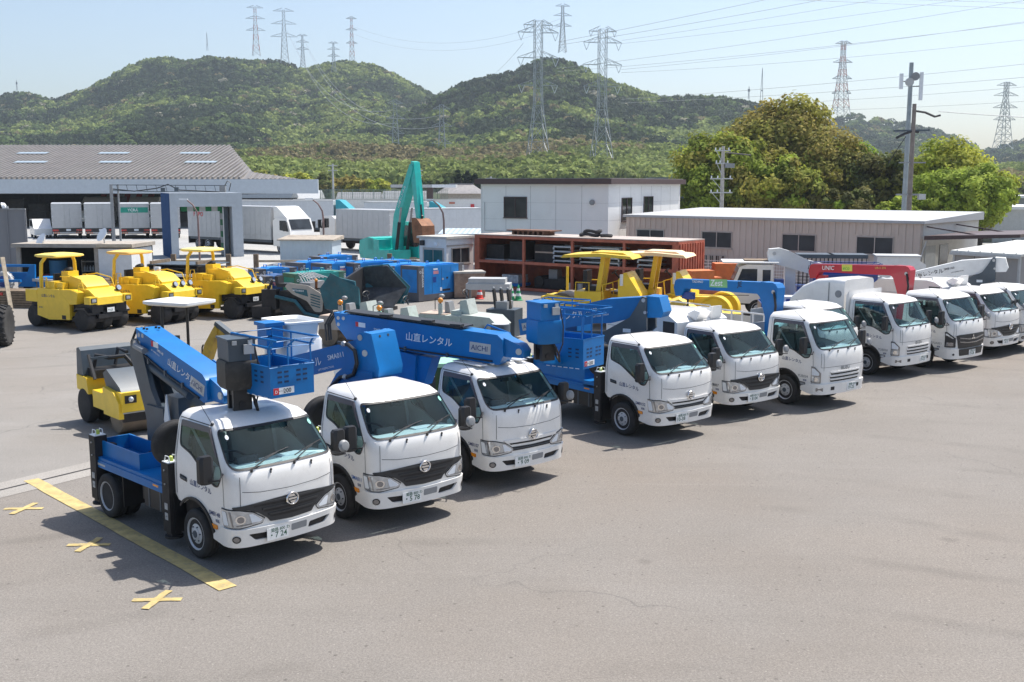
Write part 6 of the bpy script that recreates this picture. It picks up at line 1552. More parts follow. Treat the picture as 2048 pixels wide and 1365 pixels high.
tt = rk(4.2, .9, .15, 0, 0, 0, None, 'black_machine', 'black machine parts in the second lower bay of the red rack', 'machine part'); b = B(MATTE); b.box(-.9, .9, -.4, .4, 0, .45, MATTE); b.cyl((-.6, -.45, .3), (-.6, .45, .3), .28, None, MATTE, 14); b.cyl((.7, -.45, .3), (.7, .45, .3), .28, None, MATTE, 14); b.box(-.2, .3, -.2, .2, .45, .9, GREY); b.out('body', tt, .02)
for x, lab in ((5.45, 'pale pail left of the rack post low in the red rack'), (6.05, 'pale pail right of the rack post low in the red rack')):
    tt = rk(x, .35, .15, 0, 0, 0, None, 'pail', lab, 'pail'); b = B(LGREY); b.lathe([(.13, 0), (.15, .34), (.14, .34), (.12, .03), (.001, .03)], (0, 0, 0), (0, 0, 1), LGREY, 16); b.out('pail_body', tt)
tt = rk(2.9, 1.0, H + .04, 0, 0, 0, None, 'roof_frame', 'rusty lattice frame lying on top of the red rack', 'frame'); b = B(mat('rust2', (.16, .08, .05), .8, var=.3)); b.box(-1.3, 1.3, -.5, .5, .18, .24)
for x in np.linspace(-1, .8, 7): b.box(x, x + .12, -.45, .45, 0, .18)
b.out('lattice', tt, .01)
tt = rk(6.2, .9, H + .04, 0, 0, 0, None, 'rubber_track', 'black rubber tracks piled on top of the red rack', 'rubber track')
for k, (x, r) in enumerate(((0, .5), (.15, .42), (.9, .25))):
    b = B(RUBBER); b.tube([(x + r * math.cos(q), .25 * math.sin(q), .10 + .16 * k + .03 * math.sin(3 * q)) if k < 2 else (x + r * math.cos(q), .2 * math.sin(q), .08) for q in np.linspace(0, 6.28, 19)[:-1]], .075, RUBBER, 6, True); b.out('loop', tt)
# site office container
a = math.degrees(math.atan2(-.6, .8)); t = thing('site_office', 'small white office cabin with double window beside the red rack', 'cabin', (-3.2, 52.0, 0), R(a))
b = B(WHITE2); b.box(-1.75, 0, 0, 2.1, .05, 2.45, WHITE2); b.out('wall', t, .02); b = B(LGREY); b.box(-1.85, .1, -.1, 2.2, 2.45, 2.56, mat('cabin_roof', (.50, .47, .42), .7, dirt=.4)); b.out('roof', t, .02)
window(t, .35, 1.75, 1.2, 2.0, 0, ALU, side='x'); b = B(ALU); b.box(.003, .03, .3, 1.8, 1.12, 1.17, ALU); b.box(.003, .02, 1.03, 1.07, .1, 1.12, ALU); b.box(.003, .05, 0, 2.1, 2.1, 2.14, ALU); b.out('door_frame', t)
b = B(ALU); b.box(-1.5, -.15, -.04, -.003, .1, 2.0, ALU); dr = b.out('door', t); g = mat('teal_glass', (.02, .12, .14), .1, spec=.8); b = B(g); b.box(-1.42, -.85, -.05, -.041, .2, 1.9, g); b.box(-.8, -.22, -.05, -.041, .2, 1.9, g); b.out('pane', dr)
b = B(LET_W); b.box(-.7, -.5, -.12, -.003, 2.12, 2.28, LET_W); b.box(-1.6, -1.4, -.16, -.003, 2.1, 2.35, BLACK); b.out('wall_lamp', t)
# open shed on the left and grey sheet wall
t = thing('open_shed', 'open fronted rusty rimmed shed behind the leftmost yellow roller', 'shed', (-22.6, 48.6, 0), R(-4))
RUSTB = mat('rusty_beige', (.36, .32, .27), .75, var=.15, dirt=.5, dirtcol=(.22, .12, .07))
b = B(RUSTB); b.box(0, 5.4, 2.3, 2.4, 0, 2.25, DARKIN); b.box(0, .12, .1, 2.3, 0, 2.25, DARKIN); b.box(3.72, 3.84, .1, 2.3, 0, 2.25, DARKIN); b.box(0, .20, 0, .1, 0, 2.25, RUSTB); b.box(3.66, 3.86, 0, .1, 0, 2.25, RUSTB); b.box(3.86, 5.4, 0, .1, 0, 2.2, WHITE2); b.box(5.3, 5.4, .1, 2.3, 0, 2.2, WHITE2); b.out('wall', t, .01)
b = B(RUSTB); b.box(-.15, 5.5, -.15, 2.5, 2.25, 2.42, RUSTB); b.box(3.86, 5.55, -.2, -.15, 2.28, 2.38, WOODL); b.out('roof', t, .02)
for x, z, s in ((1.0, 2.55, .32), (3.9, 2.78, .34)):
    b = B(LET_W); b.lathe([(.02, -.08), (s * .6, -.03), (s, .08)], (x, .5, z), (-.5, -.7, .5), LET_W, 16); b.cyl((x, .6, 2.42), (x, .55, z), .03, None, LGREY, 6); b.out('dish_aerial', t)
for (x, nm, lab, m) in ((.95, 'red_barrel', 'dark red barrel inside the open shed', mat('barrel_red', (.25, .02, .05), .6)), (1.45, 'blue_barrel', 'tall blue barrel inside the open shed', mat('barrel_blue', (.03, .14, .25), .6))):
    p = Vector((x, 1.0, 0)); p.rotate(Matrix.Rotation(R(-4), 3, 'Z')); b = B(m); h = .95 if 'red' in nm else 1.6; b.lathe([(.38, 0), (.40, .03), (.40, h * .5), (.42, h * .52), (.40, h * .54), (.40, h), (.02, h)], (0, 0, 0), (0, 0, 1), m, 20); tag(b.out('barrel'), lab, 'barrel', loc=(-22.6 + p.x, 48.6 + p.y, 0))
t = thing('shelf_rack', 'shelves of small bottles inside the open shed', 'shelf', (-20.1, 49.7, 0), R(-4)); b = B(RUSTB)
for z in (.6, 1.05, 1.5): b.box(0, 1.15, 0, .4, z, z + .04, RUSTB)
for x in (0, 1.12): b.box(x, x + .03, 0, .4, 0, 1.6, RUSTB)
b.out('shelf', t)
for z in (.64, 1.09):
    for k in range(8): b = B(LGREY); m = random.choice((LGREY, GREY, PATEAL if False else LGREY)); b.lathe([(.05, 0), (.05, .16), (.02, .2), (.02, .24)], (.08 + k * .14, .15, z), (0, 0, 1), m, 8); b.out('bottle', t)
GCORR = wallmat('grey_sheet', (.20, .205, .22), .9, depth=.8); t = thing('sheet_fence', 'tall grey ribbed sheet fence at the left edge', 'fence', (-34.0, 58.0, 0), R(8)); b = B(GCORR); b.box(0, 7.3, 0, .08, 0, 3.72, GCORR); 
for x in np.arange(0, 7.3, .9): b.box(x, x + .05, -.05, 0, 0, 3.72, GCORR)
b.out('panel', t); b = B(LGREY); b.box(0, 7.3, -.06, .1, 3.70, 3.78, GREY); b.out('rail', t)
t = thing('yard_light', 'pale lamp on a slanted white post by the grey sheet fence', 'lamp', (-27.4, 59.0, 0)); b = B(LGREY); b.tube([(0, 0, 0), (-.35, 0, 3.9)], .05, LGREY, 6); b.out('post', t); b = B(LET_W); b.lathe([(.02, 0), (.15, .05), (.22, .2)], (-.4, 0, 3.95), (-1, -.2, -.3), LET_W, 12); b.out('lamp_head', t)
# mesh fence in front of the beige building
t = thing('mesh_fence', 'low white wire mesh fence before the beige building', 'fence', (8.9, 51.2, 0), R(-38)); b = B(LGREY)
for x in np.arange(0, 9.1, 1.5): b.box(x - .03, x + .03, -.03, .03, 0, 1.5, WHITE2)
b.out('post', t); b = B(WHITE2)
for z in np.linspace(.15, 1.5, 10): b.box(0, 9, -.008, .008, z - .01, z + .01, WHITE2)
for x in np.arange(0, 9, .12): b.box(x - .005, x + .005, -.005, .005, .15, 1.5, WHITE2)
b.out('mesh', t)
# vehicle wash gate
a = math.degrees(math.atan2(.43, .9)); PG = mat('gate_grey', (.42, .46, .50), .45, var=.06, dirt=.15); PGD = mat('gate_blue', (.035, .075, .17), .95, var=.12, spec=.03)
t = thing('wash_gate', 'pale grey vehicle wash gate with green and white brushes', 'wash gate', (-23.6, 74.0, 0), R(a))
Wg, Hg = 4.95, 4.5
b = B(PG); b.box(0, .5, 0, 4.2, 0, 3.55, PG); b.box(Wg - .72, Wg, 0, 3.2, 0, 3.55, PG); b.box(0, Wg, 0, 4.2, 3.553, Hg, PG); b.out('frame', t, .03)
b = B(PGD); b.box(-.03, -.003, .02, 4.18, 0, Hg - .02, PGD); b.out('side_panel', t)
for x in (Wg - .98,):
    b = B(LET_W)
    for k in range(8): b.box(x - .28, x + .1, 1.1, 1.75, .1 + k * .42, .1 + k * .42 + .42, mat('brush_green', (.01, .16, .06), .8) if k % 2 else mat('brush_white', (.40, .42, .44), .8))
    b.out('brush', t, .02)
b = B(LET_W)
for k in range(7): b.box(.9 + k * .42, .9 + k * .42 + .42, 1.1, 1.7, 3.2, 3.53, MATS['brush_green'] if k % 2 == 0 else MATS['brush_white'])
b.out('top_brush', t, .02); b = B(DGREY); b.box(Wg - 1.35, Wg - 1.28, .2, .3, 0, 3.5, LGREY); b.box(Wg - 1.2, Wg - .853, .9, 2.2, 0, 3.5, DGREY); b.out('guide_rail', t)
# street lamps
def lamp(loc, rz, lab):
    t = thing('street_lamp', lab, 'street lamp', loc, R(rz), 'curved arm street lamps'); b = B(GREY); b.tube([(0, 0, 0), (0, 0, 2.9), (-.05, 0, 3.35), (-.3, 0, 3.8), (-.65, 0, 4.1)], [.07, .06, .055, .05, .045], mat('pole_brown', (.20, .13, .12), .6, var=.2), 8); b.out('pole', t)
    b = B(LET_W); b.loft([[(x, y * w, 4.12 + h) for y, h in ((-.1, -.02), (.1, -.02), (.1, .08), (-.1, .08))] for x, w in ((-.6, .5), (-.85, 1.2), (-1.15, .6))], LET_W); b.out('lamp_head', t, .02); return t
lamp((-19.97, 68.15, 0), 0, 'curved street lamp standing in the wash gate opening'); lamp((-12.42, 70.5, 0), 0, 'curved street lamp before the silver lorry body'); lamp((-4.2, 66.0, 0), 10, 'curved street lamp behind the excavator bucket')
t = thing('signal_gantry', 'lattice cable gantry on a grey pole left of the wash gate', 'gantry', (-35.4, 95.0, 0)); b = B(GREY); b.cyl((0, 0, 0), (0, 0, 5.1), .16, .13, GREY, 10); b.cyl((.5, .3, 0), (.5, .3, 5.1), .10, .08, GREY, 8); b.out('pole', t)
b = B(DGREY); b.bar((0, 0, 5.05), (10.2, 0, 5.0), .06, .06, DGREY); b.bar((0, 0, 4.55), (10.2, 0, 4.35), .06, .06, DGREY)
for x in np.linspace(.5, 10, 12): b.bar((x, 0, 5.04), (x + .1, 0, 4.5), .04, .04, DGREY)
b.tube([(0, .1, 4.7), (2, .1, 4.5), (4, .1, 4.75), (5, .1, 5.1), (6, .1, 4.6), (10.1, .1, 4.4)], .05, BLACK, 5); b.box(9.6, 10.1, -.15, .15, 4.2, 5.0, GREY); b.box(4.4, 4.75, -.1, .1, 4.45, 4.8, DGREY); b.box(5.6, 5.95, -.1, .1, 4.5, 4.85, DGREY); b.tube([(10.0, 0, 4.9), (10.3, 0, 5.4), (10.6, 0, 5.2), (10.4, 0, 4.5)], .04, BLACK, 5); b.out('lattice_arm', t)
# small corrugated hut
HUT = wallmat('hut_blue', (.42, .50, .56), .35, depth=.8); t = thing('corrugated_hut', 'small pale blue corrugated hut before the white lorry cab', 'hut', (-14.2, 68.0, 0), R(-6)); b = B(HUT); b.box(-.6, 2.8, 0, 2.2, 0, 1.55, HUT); b.out('wall', t); b = B(mat('hut_roof', (.36, .31, .25), .8, var=.2, dirt=.4)); b.prism([(-.15, 1.553), (-.15, 1.63), (2.4, 1.8), (2.4, 1.553)], 'x', -.75, 2.95, None); b.out('roof', t)

# ------------------------------------------------------------------ lorries in the lot
def lorry(loc, rz, lab, L=9., W=2.45, H=3.3, bodyc=None, cabc=None, fair=None, cab=True, group='lorries in the far lot', sign=None, letters=None):
    bodyc = bodyc or SILVER; cabc = cabc or WHITE
    t = thing('lorry' if cab else 'trailer', lab, 'lorry' if cab else 'trailer', loc, R(rz), group)
    key = ('lorry', L, W, H, bodyc.name)
    def bx():
        b = B(bodyc); b.box(-L, 0, -W / 2, W / 2, 1.0, H, bodyc); b.box(-L + .02, -.02, -W / 2 + .05, W / 2 - .05, .80, 1.0, DGREY)
        for x in np.arange(-L + .6, -.2, .6): b.box(x, x + .02, -W / 2 - .012, -W / 2, 1.05, H - .1, bodyc); b.box(x, x + .02, W / 2, W / 2 + .012, 1.05, H - .1, bodyc)
        b.box(-L - .01, 0, -W / 2 - .02, -W / 2 + .05, H - .08, H + .01, LGREY); b.box(-L - .01, 0, -W / 2 - .02, -W / 2 - .001, 1.3, 1.36, LGREY)
        return b.mesh('box_body', .01)
    bo = cached(key, 'box_body', t, bx)
    def rd():
        b = B(SILVER); x = -L - .015
        for y in (-W / 2 + .03, .01): b.box(x, x + .012, y, y + W / 2 - .05, 1.05, H - .06, SILVER)
        for y in (-.25, .20): b.cyl((x - .02, y, 1.05), (x - .02, y, H - .1), .02, None, LGREY, 6)
        b.box(x - .012, x, -W / 2, W / 2, 1.0, 1.06, LGREY); b.box(x - .012, x, -W / 2, W / 2, H - .1, H, LGREY)
        for z in (1.5, 2.1, 2.8):
            for y in (-W / 2 + .02, W / 2 - .1): b.box(x - .02, x, y, y + .08, z, z + .05, LET_W)
        return b.mesh('rear_door')
    cached(key + ('rd',), 'rear_door', bo, rd)
    def bm():
        b = B(BLACK); x = -L - .02; b.box(x, x + .12, -W / 2, W / 2, .45, .98, BLACK)
        b.box(x - .012, x, -W / 2 + .05, W / 2 - .05, .50, .62, LGREY)
        for k in range(4): b.box(x - .016, x - .012, -W / 2 + .1 + k * .14, -W / 2 + .18 + k * .14, .50, .62, ORANGE); b.box(x - .016, x - .012, W / 2 - .65 + k * .14, W / 2 - .57 + k * .14, .50, .62, ORANGE)
        for s in (-1, 1): b.box(x - .02, x, s * W / 2 - s * .02, s * (W / 2 - .55), .72, .88, REDL)
        b.box(x - .015, x, -.3, .1, .72, .92, LET_W)
        b.box(-L + .3, 1.6, -.45, .45, .55, .85, MATTE)
        return b.mesh('rear_bumper', .006)
    cached(key + ('bm',), 'rear_bumper', t, bm)
    for x in (-L + 1.2, -L + 2.4) + ((1.0,) if cab else ()):
        for s in (-1, 1): wheel(t, x, s * (W / 2 - .22), .48, .30, key='lor')
    if sign:
        b = B(sign[1]); x = -L - .03; b.box(x, x + .01, -W / 2 + .1, W / 2 - .1, H - .85, H - .35, sign[1]); b.text(sign[0], (x, .60, H - .72), (0, -1, 0), (0, 0, 1), .36, LET_W, .006); b.out('rear_sign', bo)
    if letters:
        b = B(LET_R); b.text(letters, (-L + .8, -W / 2 - .014, H - .85), (1, 0, 0), (0, 0, 1), .5, LET_R, .006); b.out('side_letters', bo)
    if cab:
        b = B(cabc); b.prism([(.2, .55), (.2, 2.45), (.55, 2.65), (1.75, 2.62), (2.10, 1.75), (2.15, .55)], 'y', -W / 2 + .05, W / 2 - .05, cabc); cb = b.out('cab', t, .08, 3)
        if fair: b = B(fair); b.prism([(.2, 2.6), (.2, H + .05), (.6, H), (1.7, 2.64)], 'y', -W / 2 + .15, W / 2 - .15, fair); b.out('roof_fairing', cb, .12, 3)
        b = B(DGLASS); b.prism([(2.095, 1.80), (1.80, 2.54), (1.815, 2.545), (2.115, 1.80)], 'y', -W / 2 + .22, W / 2 - .22, DGLASS); b.out('windshield', cb)
        for s in (-1, 1):
            b = B(DGLASS); y = s * (W / 2 - .05); b.prism([(1.95, 1.65), (1.68, 2.45), (.95, 2.45), (.95, 1.75)], 'y', y, y + s * .012, DGLASS); b.out('side_window', cb)
            b = B(BLACK); b.box(1.75, 1.88, s * (W / 2 + .08), s * (W / 2 + .32), 1.7, 2.35, BLACK); b.bar((1.8, s * (W / 2 - .1), 2.3), (1.8, s * (W / 2 + .2), 2.32), .04, .04, BLACK); b.out('mirror', cb)
            b = B(LAMP); b.box(2.15, 2.165, s * .65, s * 1.0, .72, .92, LAMP); b.out('headlight', cb)
        b = B(BLACK); b.box(2.155, 2.165, -.6, .6, 1.0, 1.35, DGREY); b.box(2.16, 2.22, -1.05, 1.05, .42, .66, cabc); b.out('bumper', cb)
    return t
for k, (px, lab, sg) in enumerate(((139, 'leftmost silver lorry rear with plain doors in the far lot', None), (204, 'silver lorry rear with plain doors, second from the left', None), (274, 'silver lorry rear carrying a green sign band', ('YCRA', mat('sign_green', (.01, .27, .20), .5))), (335, 'silver lorry rear partly hidden by the wash gate', None))):
    va = math.atan2(1024 - px, 2130); lorry((-math.sin(va) * 8 + (px - 1024) / 2130 * 101.5, 101.5 + 8 * math.cos(va), 0), 90 + math.degrees(va), lab, 8, 2.65, 3.3, sign=sg, cab=False)
WB = mat('white_box', (.60, .62, .64), .45, var=.04, dirt=.12)
lorry((-17.2, 80.5, 0), -38, 'white cab lorry with silver box just right of the wash gate', 10.2, 2.4, 3.45, SILVER, WHITE, WHITE, letters='F SPO')
lorry((-12.9, 84.4, 0), 138, 'silver lorry body turned away with red letters on its side', 6.2, 2.45, 3.2, SILVER, WHITE, letters='F SPORT')
lorry((-16.9, 103.5, 0), -6, 'long white lorry with teal curved deflector behind the white cab', 11.5, 2.5, 3.6, WB, mat('teal_cab', (.02, .30, .36), .4), mat('teal_fairing', (.02, .30, .38), .4))
lorry((-8.6, 111.5, 0), -6, 'white box lorry with teal cab facing right by the excavator bucket', 6.6, 2.5, 3.3, WB, MATS['teal_cab'], MATS['teal_fairing'])
lorry((-2.6, 88, 0), 20, 'white lorry nose just left of the white panel building', 6, 2.4, 3.2, WB, WHITE)
for k, (px, lab) in enumerate(((195, 'white lorry cab under the warehouse eave, left one'), (222, 'white lorry cab under the eave beside the gantry pole'), (287, 'white lorry cab under the eave right of the striped one'), (312, 'white lorry cab under the eave next to the wash gate'))):
    lorry(((px - 1024) / 2130 * 138, 138, 0), -88, lab, 6, 2.4, 3.5, WB, WHITE, WHITE)
t = thing('parked_van', 'small pale van beside the leftmost silver lorry', 'van', (-45.8, 104.0, 0), R(-60)); b = B(SILVER); b.prism([(-1.9, .3), (-1.95, 1.0), (-1.6, 1.75), (.6, 1.8), (1.3, 1.05), (2.0, .9), (2.05, .3)], 'y', -.8, .8, WHITE); b.out('body', t, .08, 3); b = B(DGLASS); b.prism([(-1.5, 1.05), (-1.35, 1.65), (.5, 1.68), (1.0, 1.08)], 'y', -.815, .815, DGLASS); b.out('window', t)
for x in (-1.2, 1.3):
    for y in (-.68, .68): wheel(t, x, y, .3, .18, key='van')

# warehouse with a long corrugated roof
SLATE = wallmat('grey_slate', (.195, .182, .172), 1.05, depth=1.0, var=.12, dirt=.4, dirtcol=(.11, .10, .10))
FAS = mat('pale_fascia', (.50, .55, .60), .5, var=.04, dirt=.1)
t = thing('warehouse', 'long warehouse with grey corrugated roof and pale blue fascia', 'warehouse', (0, 0, 0))
b = B(SLATE)
x0 = -125.
def slab(pts, th, m): b.add([*pts, *[(x, y, z - th) for x, y, z in pts]], [list(range(len(pts))), list(range(len(pts), 2 * len(pts)))[::-1]] + [(i, len(pts) + i, len(pts) + (i + 1) % len(pts), (i + 1) % len(pts)) for i in range(len(pts))], m)
slab([(x0, 126.3, 5.72), (-31.2, 126.3, 5.72), (-31.0, 129, 6.55), (-39.4, 151, 10.35), (x0, 151, 10.35)], .12, SLATE); slab([(-31.2, 126.3, 5.72), (-25.0, 126.3, 5.74), (-31.0, 129, 6.55)], .08, SLATE); slab([(x0, 151.05, 10.35), (-39.4, 151.05, 10.35), (-47.5, 176, 5.7), (x0, 176, 5.7)], .12, SLATE)
# raised corrugation crowns
for x in np.arange(x0, -31.5, .62):
    xe = 151 if x < -39.6 else 129 + (-31.0 - x) / 8.4 * 22
    ze = 5.72 + (10.35 - 5.72) * (xe - 126.3) / 24.7
    b.bar((x, 126.3, 5.76), (x, xe, ze + .04), .26, .42, SLATE)
for x in np.arange(-30.9, -25.6, .52):
    f = (-25.0 - x) / 6.0; b.bar((x, 126.3, 5.75), (x, 126.3 + 2.6 * f, 5.75 + .8 * f), .2, .10, SLATE)
rf = b.out('roof', t); b = B(mat('skylight', (.30, .37, .43), .5, var=.05))
for px, py in ((80, 306), (240, 308), (400, 310), (75, 326), (242, 328), (410, 329)):
    f = (372 - py) / 75.; yy = 126.3 + (133.5 if py < 320 else 131) - 126.3 + (10 if py < 320 else 5.5); zz = 5.72 + 4.63 * (yy - 126.3) / 24.7 + .12; xx = (px - 1024) / 2130 * yy
    b.add([(xx - 2, yy - .6, zz + .08), (xx + 2, yy - .6, zz + .08), (xx + 2, yy + .6, zz + .31), (xx - 2, yy + .6, zz + .31)], [(0, 1, 2, 3)])
b.out('skylight', rf)
b = B(FAS); b.box(x0, -22.7, 125.9, 126.25, 4.05, 5.70, FAS); b.out('fascia', t)
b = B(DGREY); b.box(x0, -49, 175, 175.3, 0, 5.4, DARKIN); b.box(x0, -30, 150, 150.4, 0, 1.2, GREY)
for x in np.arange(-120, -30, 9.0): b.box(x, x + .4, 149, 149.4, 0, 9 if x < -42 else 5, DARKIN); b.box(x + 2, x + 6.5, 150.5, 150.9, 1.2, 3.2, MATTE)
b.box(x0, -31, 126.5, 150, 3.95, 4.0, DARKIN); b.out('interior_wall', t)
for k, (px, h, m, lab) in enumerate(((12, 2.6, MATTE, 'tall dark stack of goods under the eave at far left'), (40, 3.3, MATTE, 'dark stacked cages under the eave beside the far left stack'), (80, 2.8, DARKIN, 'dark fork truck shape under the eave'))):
    x = (px - 1024) / 2130 * 132; t2_ = thing('goods_stack', lab, 'goods', (x, 133, 0)); b = B(m)
    for j in range(3): b.box(-1.3 + j * .1, 1.2 - j * .2, -.6, .6, j * h / 3, (j + 1) * h / 3 - .05, m)
    b.out('cage', t2_, .02)
t = thing('striped_awning', 'red and white striped slanting board under the warehouse eave', 'striped board', ((255 - 1024) / 2130 * 142, 142, 2.6)); b = B(LET_W)
for k in range(9): b.prism([(-3.5 + k * .78, -.4), (-3.5 + k * .78 + .78, -.4), (-3.5 + k * .78 + .78 + .5, 1.2), (-3.5 + k * .78 + .5, 1.2)], 'y', 0, .1, LET_W if k % 2 else mat('stripe_red', (.6, .12, .12), .6))
b.out('board', t)
# far wall, houses, canopy
t = thing('boundary_wall', 'long white boundary wall at the back of the lorry lot', 'wall', (0, 0, 0)); b = B(WHITE2); b.box(-60, 12, 205, 205.3, 0, 2.3, WHITE2); b.out('panel', t); b = B(LGREY); b.box(-60, 12, 204.9, 205.4, 2.3, 2.42, LGREY); b.out('coping', t)
b = B(LET_R); b.box(-12, -10.9, 204.86, 204.9, 1.45, 1.8, mat('small_sign', (.5, .16, .1), .6)); b.box(-7.9, -7.2, 204.86, 204.9, .6, 1.4, LET_R); b.out('wall_sign', t)
t = thing('tiled_house', 'grey tiled hip roof house left of the white panel building', 'house', ((922 - 1024) / 2130 * 215, 215, 0)); b = B(RUSTB); b.box(-4.2, 4.2, 0, 6, 0, 3.3, RUSTB); b.out('wall', t); b = B(mat('kawara', (.20, .19, .19), .6, var=.2, scale=2)); b.loft([[(-5, -.8, 3.3), (5, -.8, 3.3), (5, 6.8, 3.3), (-5, 6.8, 3.3)], [(-2.4, 2.8, 5.1), (2.4, 2.8, 5.1), (2.4, 3.2, 5.1), (-2.4, 3.2, 5.1)]]); b.box(-2.5, 2.5, 2.8, 3.2, 5.1, 5.35); b.out('roof', t)
t = thing('fuel_canopy', 'flat white canopy on one brown post behind the excavator arm', 'canopy', (-14.8, 195, 0)); b = B(LET_W); b.box(-7.2, 4.6, 0, 6, 4.55, 5.1, LGREY); b.box(.3, 4.6, -.05, 0, 4.55, 5.1, LET_W); b.out('roof', t); b = B(BROWN); b.box(-.8, .3, 2, 3, 0, 4.55, BROWN); b.out('post', t)
for k, (px, y, w, h, lab) in enumerate(((505, 190, 9, 3.6, 'low dark house beyond the lorry lot behind the fascia end'), (560, 196, 10, 3.4, 'pale low house beyond the lorry lot with dark tanks'), (700, 205, 8, 3.0, 'small grey roofed house below the orange brown tree'), (800, 212, 9, 3.2, 'grey house beyond the green fence'))):
    tt = thing('low_house', lab, 'house', ((px - 1024) / 2130 * y, y + 12, 0)); b = B(RUSTB); b.box(-w / 2, w / 2, 0, 6, 0, h - 1, (DARKIN, WHITE2, RUSTB, GREY)[k]); b.out('wall', tt); b = B(GREY); b.prism([(-.6, h - 1), (3, h + .6), (6.6, h - 1)], 'x', -w / 2 - .4, w / 2 + .4, (DGREY, LGREY, mat('tile_roof', (.24, .24, .25), .6), GREY)[k]); b.out('roof', tt)
t = thing('net_fence', 'green mesh fence across the back of the lorry lot', 'fence', (0, 0, 0)); b = B(mat('fence_green', (.20, .28, .24), .7))
for x in np.arange(-36, -12, 2.0): b.box(x - .05, x + .05, 202, 202.1, 2.4, 4.2)
for z in np.linspace(2.45, 4.2, 8): b.box(-36, -12, 202, 202.05, z - .03, z + .03)
for x in np.arange(-36, -12, .35): b.box(x - .02, x + .02, 202, 202.04, 2.4, 4.2)
b.out('mesh', t)
t = thing('dark_block', 'dark blue flat roofed block behind the white panel building', 'building', (26.0, 165, 0)); b = B(DGREY); b.box(-4, 8, 0, 10, 0, 5.9, mat('navy_wall', (.03, .045, .07), .6)); b.out('wall', t); b = B(DGREY); b.box(-4.2, 8.2, -.2, 10.2, 5.9, 6.2, DGREY); b.out('roof', t)
t = thing('blue_hut_roof', 'small low hut with pale ribbed roof before the white panel building', 'hut', (-3.4, 71, 0), R(-4)); b = B(GREY); b.box(-1.3, 3.0, 0, 2.5, 0, 1.75, GREY); b.out('wall', t); b = B(HUT); b.prism([(-.2, 1.753), (-.2, 1.85), (2.7, 2.1), (2.7, 1.753)], 'x', -1.5, 3.2, HUT); b.out('roof', t)
for k, (px, y, h, lab) in enumerate(((2030, 95, 2.9, 'pale flat roofed building at the right edge, nearer one'), (2040, 120, 3.6, 'pale long roofed building at the right edge, farther one'))):
    tt = thing('flat_building', lab, 'building', ((px - 1024) / 2130 * y, y, 0)); b = B(LGREY); b.box(-2.2, 16, 0, 10, 0, h, (LGREY, GREY)[k]); b.out('wall', tt); b = B(WHITE2); b.box(-2.5, 16.3, -.3, 10.3, h, h + .25, WHITE2); b.out('roof', tt)
# ------------------------------------------------------------------ hills, forest, trees, pylons
def attr_mat(name, rough=.8, trans=.42):
    m = bpy.data.materials.new(name); m.use_nodes = True; nt = m.node_tree; L = nt.links; b = nt.nodes['Principled BSDF']
    at = nd(nt, 'ShaderNodeAttribute'); at.attribute_name = 'tone'
    b.inputs['Roughness'].default_value = rough; b.inputs['Specular IOR Level'].default_value = .2
    L.new(at.outputs['Color'], b.inputs['Base Color'])
    t = nd(nt, 'ShaderNodeBsdfTranslucent'); L.new(at.outputs['Color'], t.inputs[0]); mx = nd(nt, 'ShaderNodeMixShader'); mx.inputs[0].default_value = trans
    L.new(b.outputs[0], mx.inputs[1]); L.new(t.outputs[0], mx.inputs[2]); L.new(mx.outputs[0], nt.nodes['Material Output'].inputs[0])
    return m
LEAF = attr_mat('leaf'); FOREST = attr_mat('forest_leaf', .85, .35)
def quad_mesh(name, V, C, m):
    """V (n,4,3) corners, C (n,3) colour per leaf"""
    n = len(V); me = bpy.data.meshes.new(name); me.vertices.add(n * 4); me.vertices.foreach_set('co', V.astype(np.float32).ravel())
    me.loops.add(n * 4); me.loops.foreach_set('vertex_index', np.arange(n * 4, dtype=np.int32)); me.polygons.add(n); me.polygons.foreach_set('loop_start', np.arange(0, n * 4, 4, dtype=np.int32))
    me.update(calc_edges=True); a = me.attributes.new('tone', 'FLOAT_COLOR', 'FACE'); a.data.foreach_set('color', np.c_[C, np.ones(n)].astype(np.float32).ravel()); me.materials.append(m); return me
def leaf_quads(P, N, S, asp=.6):
    """leaves at P facing roughly N with size S"""
    n = len(P); N = N / (np.linalg.norm(N, axis=1, keepdims=True) + 1e-9); r = rng.normal(size=(n, 3)); U = np.cross(N, r); U /= np.linalg.norm(U, axis=1, keepdims=True) + 1e-9; W = np.cross(N, U); S = np.asarray(S).reshape(-1, 1)
    return np.stack([P - U * S, P + W * S * asp, P + U * S, P - W * S * asp], 1)
def vnoise(x, y, s, seed=0):
    x = x / s; y = y / s; xi = np.floor(x).astype(int); yi = np.floor(y).astype(int); fx = x - xi; fy = y - yi; fx = fx * fx * (3 - 2 * fx); fy = fy * fy * (3 - 2 * fy)
    def h(a, b): q = np.sin(a * 127.1 + b * 311.7 + seed * 74.7) * 43758.5453; return q - np.floor(q)
    return (h(xi, yi) * (1 - fx) + h(xi + 1, yi) * fx) * (1 - fy) + (h(xi, yi + 1) * (1 - fx) + h(xi + 1, yi + 1) * fx) * fy
H1 = np.array([(-400, 300), (-200, 240), (-60, 210), (0, 197), (40, 187), (100, 185), (130, 192), (200, 167), (290, 130), (360, 118), (430, 111), (500, 116), (590, 133), (630, 139), (655, 126), (700, 124), (760, 134), (830, 163), (885, 190), (960, 225), (1100, 260), (1400, 300), (2600, 330)], float)
H2 = np.array([(-400, 372), (640, 372), (720, 300), (800, 240), (885, 192), (920, 174), (980, 149), (1060, 122), (1100, 114), (1140, 124), (1200, 154), (1280, 179), (1340, 194), (1400, 199), (1480, 204), (1560, 222), (1640, 262), (1720, 330), (1800, 368), (2600, 368)], float)
